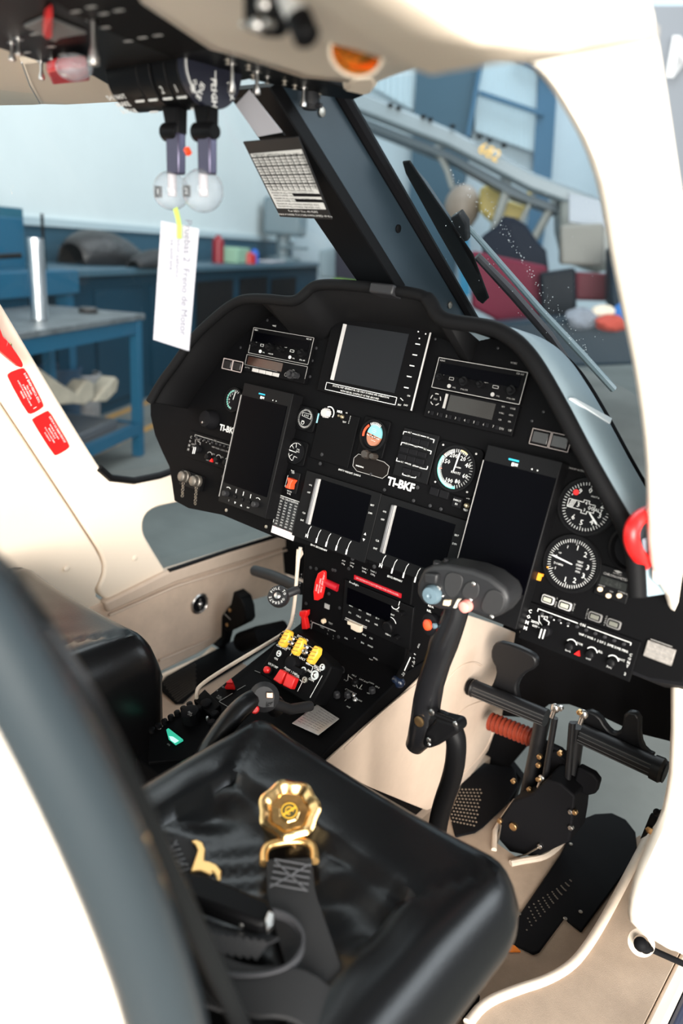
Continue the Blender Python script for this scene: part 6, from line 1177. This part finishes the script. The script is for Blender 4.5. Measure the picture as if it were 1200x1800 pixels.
# copilot seat
CS = thing('cockpit_seat', (-.40, -.5, 0), 'black leather copilot seat on the far side beside the left door', 'seat')
seat_cushion(CS, -.64, -.175, -.250, -.74, .497, LEA, skirt=.40, flip=-1)
for dz in (0, .007):
    b = B(); b.tube([V((-.1755, y, .430 - dz)) for y in (-.29, -.40, -.55, -.72)], .0012, 6); obj('seam', b, mat('pale_grey_stitching', (.30, .30, .31), .7), CS, smooth=True)
    b = B(); b.tube([V((x, -.252, .425 - dz)) for x in (-.60, -.45, -.30, -.21)], .0012, 6); obj('seam', b, THR, CS, smooth=True)
b = B(); b.extr([V((-.60, -.70, .001)), V((-.22, -.70, .001)), V((-.22, -.30, .05)), V((-.60, -.30, .05))], Z * .1); obj('seat_pan', b, KD, CS, bev=.01)
b = B(); rows = [[V((x, y, .512 + .012 * sin(8 * x + 14 * y))) for x in (-.40, -.37, -.34, -.31)] for y in (-.40, -.47, -.55)]
b.grid(rows); obj('folded_strap', b, WEB, CS, smooth=True, solid=.004)
# ------------------------------------------------------------------ harness on the pilot seat
SZ = .492
def sz(x, y, z=SZ): return onz(x, y, z)
bc = sz(508, 1432, .505); bfr = frm(bc, V((.30, -.35, 1)).normalized(), up=Y)
BU = thing('harness_buckle', bc, 'round gold five-point harness buckle on the black seat cushion', 'buckle')
b = B(); b.lathe(bfr, 0, 0, [(.020, -.020), (.030, -.018), (.034, -.010), (.0345, .004), (.031, .008)], 60, 7, .03); obj('buckle_body', b, GOLD, BU, smooth=True)
b = B(); b.lathe(bfr, 0, 0, [(.0355, .004), (.0375, .008), (.0375, .016), (.034, .019), (.028, .017), (.022, .009), (.013, .008), (.010, .010)], 84, 7, .045); obj('rotary_ring', b, GOLD, BU, smooth=True)
b = B(); b.cyl(bfr, 0, 0, .0115, .008, .0112, 28); obj('centre_emblem', b, mat('dark_olive_emblem', (.06, .05, .02), .4), BU)
b = B(); b.ring(bfr, 0, 0, .0088, .0100, .0112, .0116, 28); b.line(bfr, [(-.001, -.008), (.002, .008)], .0022, .0112, .0117); b.ring(bfr, 0, 0, .004, .0052, .0112, .0117, 18, 30, 330); obj('emblem_mark', b, YEL, BU)
b = B(); p0, p1 = sz(508, 1468, .497), sz(508, 1486, .496); b.extr([p0 - X * .012, p0 + X * .012, p1 + X * .010, p1 - X * .010], Z * .004); obj('tongue', b, GOLDM, BU, bev=.001)
t = thing('lap_strap', sz(508, 1540), 'black webbing strap with gold loop fitted below the round buckle', 'strap')
lp_ = [(464, 1518), (463, 1500), (470, 1487), (490, 1481), (520, 1478), (540, 1481), (552, 1490), (553, 1514)]
b = B(); b.tube([V(p) for p in smoothpoly([sz(x, y, .499) for x, y in lp_], 2, False)], .0052, 10); obj('gold_loop', b, GOLDM, t, smooth=True)
sp = [sz(508, 1512, .500), sz(510, 1545, .499), sz(512, 1580, .497), sz(545, 1680, .490), sz(575, 1790, .486)]
b = B(); b.ribbon([V(p) for p in smoothpoly(sp, 2, False)], V((.85, .5, 0)), .052, .004); obj('webbing', b, WEB, t, smooth=True)
wf = F(sz(510, 1540, .5035), (.80, .60, 0), (-.60, .80, 0)); b = B()
for k in range(5): b.line(wf, [(-.020, .022 - k * .009), (.021, .018 - k * .009)], .0012, 0, .0005)
for a in ((-.02, .02, .02, -.018), (-.02, -.018, .02, .02)): b.line(wf, [a[:2], a[2:]], .0012, 0, .0005)
obj('stitching', b, THR, t)
t = thing('shoulder_strap', sz(300, 1510), 'black shoulder strap end with gold hooked tongue near the backrest', 'strap')
b = B(); b.ribbon([V(p) for p in smoothpoly([sz(225, 1560, .515), sz(262, 1515, .51), sz(300, 1500, .507), sz(345, 1510, .506)], 2, False)], V((.2, 1, 0)), .048, .005); obj('webbing', b, WEB, t, smooth=True)
wf2 = F(sz(292, 1508, .5125), (.93, -.35, 0), (.35, .93, 0)); b = B()
for k in range(6): b.line(wf2, [(-.018 + k * .008, -.018), (-.014 + k * .008, .018)], .0012, 0, .0006)
b.line(wf2, [(-.02, -.018), (.02, .018)], .0014, 0, .0006); b.line(wf2, [(-.02, .018), (.02, -.018)], .0014, 0, .0006); obj('stitching', b, THR, t)
hk = [(336, 1478), (345, 1475), (356, 1480), (361, 1492), (359, 1512), (368, 1514), (380, 1519), (389, 1530), (388, 1544), (382, 1548), (380, 1538), (374, 1531), (368, 1537), (352, 1530), (335, 1532), (342, 1512), (348, 1494), (344, 1484)]
b = B(); b.extr([sz(x, y, .514) for x, y in hk], -Z * .004); obj('gold_hook', b, GOLDM, t, bev=.0012)
t = thing('strap_adjuster', sz(400, 1590, .515), 'long black strap adjuster bar lying across the rear of the seat', 'strap adjuster')
b = B(); b.extr([sz(x, y, .520) for x, y in [(305, 1548), (330, 1530), (360, 1535), (470, 1580), (482, 1598), (474, 1618), (455, 1622), (330, 1575)]], -Z * .02); obj('adjuster_bar', b, KB, t, bev=.005)
b = B(); b.extr([sz(x, y, .525) for x, y in [(472, 1600), (482, 1606), (480, 1622), (470, 1632), (466, 1616)]], -Z * .008); obj('steel_latch', b, STL, t, bev=.001)
for x, y in ((353, 1597), (333, 1590), (448, 1628), (425, 1628)): b = B(); b.lathe(F(sz(x, y, .505), X, Y), 0, 0, [(.003, 0), (.003, .004), (.002, .005)], 10); obj('rivet', b, STL, t, smooth=True)
b = B()
random.seed(5)
for k in range(9):
    x = 345 + k * 14; b.ribbon([sz(x + 28, 1625 + k * 3, .500), sz(x + 8, 1640 + k * 2, .507), sz(x - 12, 1672 + k * 1.5, .500)], V((.7, .7, 0)), .008, .003)
tag(obj('gathered_webbing', b, mat('sheen_webbing', (.03, .03, .032), .5), smooth=True), 'gathered folds of black webbing under the strap adjuster', 'webbing')
b = B(); cdp = [(478, 1604), (510, 1614), (532, 1640), (534, 1668), (515, 1698), (480, 1715), (430, 1720), (385, 1716), (350, 1700), (325, 1680)]
b.ribbon([V(p) for p in smoothpoly([sz(x, y, .503 if 1 else 0) for x, y in cdp], 2, False)], Z, .010, .003); tag(obj('strap_loop', b, mat('grey_edge_webbing', (.05, .05, .055), .6), smooth=True), 'thin black strap looping in a wide curve on the seat', 'strap')
b = B(); b.ribbon([V(p) for p in smoothpoly([sz(330, 1700, .50), sz(420, 1745, .503), sz(520, 1740, .503), sz(580, 1790, .49), sz(600, 1830, .48)], 2, False)], V((.5, -.85, 0)), .05, .004); tag(obj('lower_strap', b, WEB, smooth=True), 'wide black strap lying behind the thin looped strap', 'strap')
# ------------------------------------------------------------------ overhead panel
HP = 1.355
OV = thing('overhead_panel', (-.05, -.3, HP), 'black overhead switch panel hanging from the cream headliner', 'overhead panel')
def zp(x, y, z=HP): return onz(x, y, z)
def ov(name, b, m, parent=None, **k): return obj(name, b, m, parent or OV, **k)
b = B(); b.extr([zp(x, y) for x, y in [(235, -40), (250, -4), (370, 80), (415, 92), (640, 169), (622, 176), (560, 168), (440, 140), (390, 150), (330, 172), (262, 176), (215, 164), (160, 133), (60, 106), (0, 86), (-80, 70), (-80, -80), (150, -80)]], Z * .028); ov('panel_body', b, KB, bev=.003)
b = B(); b.extr([zp(x, y, HP - .001) for x, y in [(248, 0), (300, 35), (372, 84), (300, 100), (200, 60), (120, 20), (90, 0), (80, -60), (200, -60)]], Z * .004); ov('switch_plate', b, K, bev=.001)
b = B()
for x, y in ((225, 72), (250, 66), (277, 62), (133, 20), (160, 12), (185, 48), (182, 24), (208, 18), (110, 95), (90, 82), (47, 92), (95, 68), (60, 60)): p = zp(x, y, HP - .002); fr = F(p, X, -Y); b.box(fr, -.006, .006, -.002, .002, 0, .0006)
ov('markings', b, GM)
b = B(); p = [zp(x, y, HP - .004) for x, y in [(42, 48), (80, 32), (152, 60), (104, 68), (98, 75)]]; b.extr(p, Z * .003); ov('breaker_plate', b, mat('dull_grey_plate', (.16, .155, .15), .5), bev=.0006)
def otog(x, y, L, r, z=HP, m=STL, dx=0, bw=None):
    p = zp(x, y, z); q = p - Z * L + X * dx; b = B(); b.tube([p + Z * .003, p - Z * .001], r * 1.9, 12); b.tube([p, p.lerp(q, .55), p.lerp(q, .8), p.lerp(q, .97), q], [r * .7, r * .8, r * 1.5, r * 1.5, r * .8], 12); return ov('toggle_switch', b, m, smooth=True)
for x, y, L, r in ((163, 35, .038, .0035), (20, 75, .018, .0025), (32, 68, .016, .0028), (72, 108, .020, .0024), (91, 104, .020, .0024), (112, 98, .022, .0024), (408, 112, .030, .0030), (452, 126, .024, .0030), (483, 160, .010, .0030), (534, 154, .022, .0030), (470, 135, .008, .002)): otog(x, y, L, r)
b = B(); p = zp(84, 40, HP - .004); b.extr([zp(x, y, HP - .014) for x, y in [(80, 38), (92, 30), (92, 66), (82, 70), (76, 62)]], Z * .010); ov('red_switch_guard', b, RED, bev=.001)
b = B(); p = onz(545, 178, 1.345); b.tube([p + Z * .02, p - Z * .004, p - Z * .010], [.010, .013, .009], 16); b.tube([p - Z * .004, p + X * .02 - Z * .006], .003, 8); ov('rheostat_knob', b, KG, smooth=True)
for x, y in ((437, 115), (445, 132), (500, 142), (560, 165), (518, 150), (400, 105)): otog(x, y, .005, .0022, m=DST)
b = B(); b.extr([onz(x, y, 1.335) for x, y in [(82, 128), (92, 150), (158, 143), (152, 118), (98, 122)]], Z * .012); tag(obj('fire_handle', b, mat('deep_red_handle', (.60, .008, .012), .4), bev=.003), 'red box-shaped handle under the left edge of the overhead panel', 'handle')
cc = onz(130, 118, 1.33); b = B(); b.ball(cc, .017, 20, (1.4, 1, .75)); tag(obj('clear_guard', b, ACR, smooth=True), 'clear bulb-shaped guard beside the red overhead handle', 'guard')
b = B(); g = [(38, 110), (52, 150), (70, 182)]; b.tube([onz(x, y, 1.37) for x, y in g], .0012, 6); tag(obj('guard_wire', b, LGM, smooth=True), 'thin wire curving down the cream headliner below the overhead panel', 'wire')
# throttle quadrant drum
qx = .055; qc = onx(376, 118, qx); R0 = (onx(376, 192, qx) - qc).length
qf = F(qc, -Y, Z); qf.n = X.copy(); qf.u = -Y * -1; qf.u = Y.copy(); qf.v = Z.copy()
b = B(); b.cyl(qf, 0, 0, R0, -.012, .0, 48); qd = ov('quadrant_side', b, mat('dark_navy_quadrant', (.012, .013, .024), .45), bev=.001)
b = B()
for k, (x0, x1, r) in enumerate(((-.035, -.014, .98), (-.062, -.039, .96), (-.09, -.066, .98), (-.155, -.094, .93))): b.cyl(qf, 0, 0, R0 * r, x0, x1, 48)
ov('quadrant_drum', b, KB, bev=.001)
b = B(); 
for t_, x, y, s, r in (('FLIGHT', 376, 170, .0115, -87), ('IDLE', 352, 160, .0095, -112), ('OFF', 340, 150, .0085, -118), ('MAX', 405, 160, .009, -72)): q = qf.px(x, y, .001); b.text(qf, t_, q[0], q[1], s, .0006, rot=r, bold=.02)
b.ring(qf, 0, 0, R0 * .93, R0 * .96, 0, .0008, 20, 175, 230); b.line(qf, [(.002, -.004), (.002, -.022)], .0010, 0, .0006); obj('markings', b, WM, qd)
def strip(x, ang, w_, wd, m=WM): 
    a = radians(ang); p = qc + X * (x - qx) + (Y * cos(a) + Z * sin(a)) * (R0 * 1.002); n = Y * cos(a) + Z * sin(a); fr = F(p, X, Z); fr.n = n; fr.u = X.copy(); fr.v = n.cross(X) ; return fr
b = B()
for x in (.030, .004, -.024, -.05):
    for ang in (232, 262): fr = strip(x, ang, 0, 0); b.box(fr, -.008, .008, -.001, .001, -.001, .0006)
ov('index_marks', b, WM); b = B()
for x, ch in ((.030, 'I'), (.004, '2')): fr = strip(x, 218, 0, 0); b.text(fr, ch, 0, 0, .012, 0)
ov('lever_numbers', b, WM); b = B(); fr = strip(-.085, 235, 0, 0); b.text(fr, 'DO NOT', 0, .012, .0095, .001, bold=.03); b.text(fr, 'BRAKE', 0, .001, .0095, .001, bold=.03); b.text(fr, 'ROTOR', 0, -.010, .0095, .001, bold=.03); ov('markings', b, WM)
# power levers
LVM = mat('anodised_lever', (.06, .055, .09), .25, metal=.6)
for i, (x, xs, lab) in enumerate(((302, 'left', 'power lever with a clear ball knob marked 1, left of the pair'), (357, 'right', 'power lever with a larger clear ball knob marked 2, right of the pair'))):
    yq = -.37; rb = .0225 if i == 0 else .0245
    def lp2(px_, py_, dy=0): return ony(px_, py_, yq + dy)
    t = thing('power_lever', lp2(x, 200), lab, 'lever', 'power levers hanging from the overhead quadrant')
    b = B(); b.extr([lp2(x - 12, 232), lp2(x + 11, 232), lp2(x + 11, 306), lp2(x - 10, 306)], Y * .012); obj('lever_blade', b, LVM, t, bev=.002)
    b = B(); b.extr([lp2(x - 20, 185, .005), lp2(x + 10, 185, .005), lp2(x + 9, 236, .0), lp2(x - 11, 236, .0)], Y * .016); obj('lever_arm', b, KB, t, bev=.003)
    fr = F(lp2(x, 232, .006), Y, Z); fr.n = X.copy(); b = B(); b.lathe(fr, 0, 0, [(.008, -.014), (.0105, -.011), (.0105, .011), (.008, .015 + .006 * i)], 22); obj('pivot_collar', b, KB, t, smooth=True)
    b = B(); b.ball(lp2(x - 1, 335, .006), rb, 28); obj('clear_knob', b, ACR, t, smooth=True)
    b = B(); b.tube([lp2(x, 303, .006), lp2(x + 1, 345, .006)], .0055, 12); obj('knob_core', b, mat('frosted_core', (.62, .55, .56), .4), t, smooth=True)
    p = lp2(x - 24 if i == 0 else x - 29, 337 if i == 0 else 336, .006 - rb * .75); fr = frm(p, (CAM - p).normalized() + V((-.4, 0, 0))); b = B(); b.box(fr, -.0045, .0045, -.0065, .0065, -.002, .0012); tgp = obj('number_tab', b, KD, t, bev=.0006)
    b = B(); b.text(fr, str(i + 1), 0, 0, .0085, .0013, rot=0); obj('markings', b, WM, tgp)
b = B(); p = ony(328, 262, -.37); b.tube([p, p + V((.004, 0, -.005))], .004, 10); tag(obj('red_latch', b, ORG, smooth=True), 'small red latch between the two power levers', 'latch')
# paper tag on the levers
pf = frm(ony(309, 500, -.375), V((.5, -1, 0)).normalized())
tp = [(283, 388), (350, 402), (341, 510), (332, 617), (300, 607), (269, 597), (276, 490)]
b = B(); q = [V((*pf.px(x, y), 0)) for x, y in tp]; b.slab(pf, [(p.x, p.y) for p in q], -.0004, 0)
TG = tag(obj('paper_tag', b, PAP), 'white handwritten paper tag hanging below the power levers', 'paper tag')
b = B()
for t_, x, y in (('Pruebas 2  Freno de Motor', 326, 490), ('Motor externo', 313, 450), ('se entrena', 302, 448)): qq = pf.px(x, y); b.text(pf, t_, qq[0], qq[1], .0125 if x == 326 else .0085, .0002, th=.0001, rot=-93)
obj('handwriting', b, PEN, TG)
b = B(); b.ribbon([ony(308, 366, -.37), ony(312, 380, -.373), ony(315, 395, -.376), ony(315, 419, -.3775)], V((1, .3, 0)), .006, .0008); tag(obj('green_ribbon', b, LIM), 'lime green ribbon tying the paper tag to the left power lever', 'ribbon')
# ------------------------------------------------------------------ cards on the post
sl = (pa_t - pa_b).normalized(); kfm = F(onx(505, 310, 0.0) - Y * .02, X, sl); cpx = [(427, 250), (524, 241), (583, 386), (492, 381)]
b = B(); b.slab(kfm, pxs(kfm, cpx), -.0015, 0); CD = tag(obj('checklist_card', b, mat('black_card', (.008, .008, .009), .5)), 'black and white limitations card clipped on the windshield post', 'card')
A_, B_, C_, D_ = [V((*kfm.px(x, y), 0)) for x, y in cpx]
def bil(s, t): return A_.lerp(B_, s).lerp(D_.lerp(C_, s), t)
b = B(); b.slab(kfm, [tuple(bil(s, t))[:2] for s, t in ((.03, .14), (.97, .13), (.97, .86), (.03, .87))], 0, .0004); obj('printed_area', b, mat('white_print', (.62, .62, .60), .6), CD)
b = B(); random.seed(9); NR = 19
for r_ in range(NR):
    t0 = .15 + r_ * .71 / NR; hgt = .71 / NR
    if r_ == 0: p = bil(.5, t0 + hgt * .5); b.text(kfm, 'WEIGHT LIMITATIONS Vne KIAS', p.x, p.y, .0062, .0005)
    elif r_ < 12:
        for c_ in range(9):
            s0 = .05 + c_ * .103; p = bil(s0 + .05, t0 + hgt * .5); b.text(kfm, str(random.randint(100, 199)), p.x, p.y, .0050, .0005)
        b.line(kfm, [tuple(bil(.03, t0))[:2], tuple(bil(.97, t0))[:2]], .0016 if r_ % 3 == 1 else .0006, .0004, .0008)
    elif r_ in (14, 16): b.line(kfm, [tuple(bil(.50, t0))[:2], tuple(bil(.95, t0))[:2]], .0055, .0004, .0008); p = bil(.28, t0 + hgt * .3); b.text(kfm, 'MAX POWER ON', p.x, p.y, .0050, .0005)
    else: p = bil(.48, t0 + hgt * .4); b.text(kfm, 'MAXIMUM ALLOWABLE AIRSPEED KIAS', p.x, p.y, .0048, .0005)
for c_ in range(1, 10): b.line(kfm, [tuple(bil(.03 + c_ * .103, .17))[:2], tuple(bil(.03 + c_ * .103, .60))[:2]], .0006, .0004, .0008)
obj('black_print', b, KD, CD)
b = B(); p = bil(.52, .90); b.text(kfm, 'For AEO Vne -40 KIAS', p.x, p.y, .0062, .0003); p = bil(.52, .955); b.text(kfm, 'MAX POWER TOUCHDOWN SPEED 40 Kts', p.x, p.y, .0056, .0003); obj('white_print', b, WM, CD)
b = B(); b.slab(kfm, pxs(kfm, [(408, 178), (440, 170), (500, 240), (455, 243)], -.005), -.008, -.006); c2 = tag(obj('paper_card', b, KB), 'white paper card in a black holder above the limitations card', 'card')
b = B(); b.slab(kfm, pxs(kfm, [(414, 184), (438, 158), (496, 232), (454, 240)], -.0055), -.0058, -.005); obj('paper_sheet', b, PAP, c2)
# ------------------------------------------------------------------ overhead light, air vent
t = thing('map_light', ony(455, 30, -.62), 'black swivel map light with grey barrel fixed to the headliner', 'map light')
def ml(x, y, d=0): return ony(x, y, -.62 + d)
b = B(); b.extr([ml(425, -20), ml(425, 50), ml(452, 60), ml(475, 60), ml(485, 50), ml(500, 22), ml(505, -20)], Y * .012); obj('bracket', b, KB, t, bev=.003)
for x, y, r in ((457, 46, .0075), (478, 43, .005), (437, 46, .004), (470, 10, .008)): r *= .55; b = B(); b.lathe(frm(ml(x, y, -.001), -Y), 0, 0, [(r, 0), (r, .004), (r * .6, .006)], 16); obj('bolt', b, STL, t, smooth=True)
b = B(); p, q = ml(505, -10, -.01), ml(540, 66, -.01); b.tube([p, p.lerp(q, .55)], .0072, 22); obj('barrel', b, mat('pale_grey_barrel', (.50, .50, .49), .4), t, smooth=True)
b = B(); b.tube([p.lerp(q, .55), q, q + (q - p).normalized() * .002], [.0080, .0080, .006], 22); obj('lens_hood', b, KB, t, smooth=True)
vp = onz(626, 92, 1.312); vp = vp + (CAM - vp).normalized() * .018; t = thing('air_vent', vp, 'round amber-coloured air vent nozzle in the cream headliner', 'air vent')
fr = frm(vp + Z * .0, V((.35, -.55, -.75)).normalized(), up=Y); GV = mat('amber_glow_metal', (.75, .36, .08), .25, metal=.9)  # golden glow inside the vent is put into this amber metal colour
b = B(); b.lathe(fr, 0, 0, [(.019, -.006), (.019, .000), (.0172, .001), (.0155, -.002), (.014, -.010), (.002, -.016)], 32); obj('vent_cup', b, GV, t, smooth=True)
b = B(); b.ring(fr, 0, 0, .0188, .0212, -.004, .0006, 36); obj('vent_flange', b, BEI, t, smooth=True)
for k in range(3): b = B(); b.box(fr, -.010, .010, -.007 + k * .006, -.0055 + k * .006, -.008, -.0015); obj('vane', b, GV, t, bev=.001)
# ------------------------------------------------------------------ door handles, placards, strut
t = thing('emergency_handle', onx(15, 610, -.665), 'red emergency exit handle on the left door pillar', 'handle')
b = B(); b.extr(xpoly(smoothpoly([(-80, 440), (-60, 430), (-20, 505), (4, 592), (15, 600), (36, 630), (42, 642), (38, 648), (20, 634), (-5, 612), (-50, 560)], 1), -.655), -X * .016); obj('lever', b, RED, t, bev=.005)
b = B(); b.tube(xpoly([(0, 605), (0, 606)], -.67) if 0 else [onx(2, 602, -.66), onx(2, 602, -.70)], .012, 14); obj('pivot', b, RED, t, smooth=True)
b = B(); b.lathe(F(onx(18, 604, -.697), Y, Z) if 0 else LX, *LX.px(18, 606, .003), [(.004, 0), (.004, .003), (.002, .004)], 10); obj('screw', b, BRS, t, smooth=True)
def placard(pts, lines, lab, rim_=None):
    b = B(); q = pxs(LX, pts, .0025); b.slab(LX, [p[:2] for p in smoothpoly([V((a, c, 0)) for a, c in q], 1)], 0, .0025); o = tag(obj('exit_placard', b, RED, bev=.0004), lab, 'placard')
    P = [V((a, c, 0)) for a, c in q]; 
    TL, TR, BR, BL = P[1], P[3], P[5], P[7]
    ax = (TR - TL); ang = math.degrees(math.atan2(ax.y, ax.x)); b = B()
    for s, tt, txt, sz_ in lines: p = TL.lerp(TR, tt).lerp(BL.lerp(BR, tt), s); b.text(LX, txt, p.x, p.y, sz_ * .56, .0027, rot=ang, bold=.012)
    obj('lettering', b, WM, o); return o
placard([(44, 648), (40, 646), (43, 646), (74, 706), (77, 712), (75, 716), (54, 728), (48, 728), (14, 664), (13, 658), (16, 654)][1:1] or [(38, 647), (44, 648), (62, 682), (76, 710), (76, 716), (56, 728), (48, 726), (14, 664), (14, 656)],
        [(.14, .5, 'FOR EMERGENCY EXIT', .0125), (.36, .5, 'LIFT AND', .0095), (.52, .5, 'TURN HANDLE', .0095), (.68, .5, 'PUSH DOOR AHEAD OF HINGE', .0078), (.84, .5, 'RELEASE', .0085), (.6, .93, 'I', .02)], 'upper red emergency exit placard on the cream left pillar')
placard([(80, 724), (86, 722), (104, 752), (122, 782), (121, 788), (101, 800), (95, 800), (57, 740), (58, 736)],
        [(.14, .5, 'SALIDA DE EMERGENCIA', .0115), (.36, .5, 'JALAR EL SEGURO', .0090), (.52, .5, 'MANIJA DE E.', .0090), (.68, .5, 'DOPO E PORTE LIBRE', .0078), (.84, .5, 'SOGANCIO', .0085)], 'lower red emergency placard in Spanish on the cream left pillar')
t = thing('release_lever', DF.w(1140, 940, -.02), 'blurred red curved handle with orange tip on the right door frame', 'handle')
b = B(); hh = [(1150, 898), (1128, 905), (1112, 922), (1108, 945), (1115, 968), (1132, 990)]
b.tube([V(p) for p in smoothpoly([DF.w(x, y, -.02) for x, y in hh], 2, False)], [.011] * 3 + [.012] * 10 + [.010] * 5 + [.006] * 8 if 0 else .0095, 12); obj('lever', b, RED, t, smooth=True)
b = B(); b.tube([DF.w(1133, 992, -.02), DF.w(1133, 950, -.02), DF.w(1152, 942, -.02)], .0035, 8); obj('wire', b, mat('pale_blue_wire', (.5, .58, .68), .4), t, smooth=True)
b = B(); b.tube([DF.w(1142, 902, -.015), DF.w(1152, 880, -.015)], .007, 10); obj('orange_tip', b, mat('orange_tip', (.85, .35, .02), .4), t, smooth=True)
b = B(); b.extr([PF.w(x, y, .02) for x, y in [(1135, 942), (1175, 935), (1180, 1045), (1128, 1020), (1130, 960)]], Y * .01); o_ = struct('window_4', b, mat('blue_lit_pane_colour', (.10, .16, .20), .3))  # blue light at this window painted into an opaque pane
t = thing('door_strut', onx(1130, 1665, .655), 'black ball-jointed door strut fixed at the foot of the right frame', 'strut')
pj = onx(1126, 1660, .640); b = B(); b.ball(pj, .0115, 18); b.ball(pj + V((.006, .01, -.010)), .010, 16); obj('ball_joint', b, KD, t, smooth=True)
b = B(); b.tube([pj + V((.004, 0, 0)), onx(1205, 1696, .70)], .005, 12); obj('rod', b, KD, t, smooth=True)
b = B(); fr = frm(pj + V((-.002, .012, -.008)), (CAM - pj).normalized()); b.ring(fr, 0, 0, .012, .021, -.004, .0, 30); obj('socket_ring', b, PIP, t, smooth=True)
b = B(); p = onz(877, 1660, .004); b.extr([onz(x, y, .004) for x, y in [(880, 1652), (905, 1662), (915, 1672), (892, 1672)]], -Z * .003); tag(obj('orange_tape', b, mat('orange_stain', (.80, .22, .02), .7)), 'scrap of orange tape under the end of the long heel plate', 'tape')
b = B(); b.extr([onz(x, y, .01) for x, y in [(800, 1780), (832, 1755), (842, 1765), (820, 1800)]], Z * .02); tag(obj('rail_end', b, KD, bev=.003), 'black seat rail end on the floor at the lower edge', 'rail')
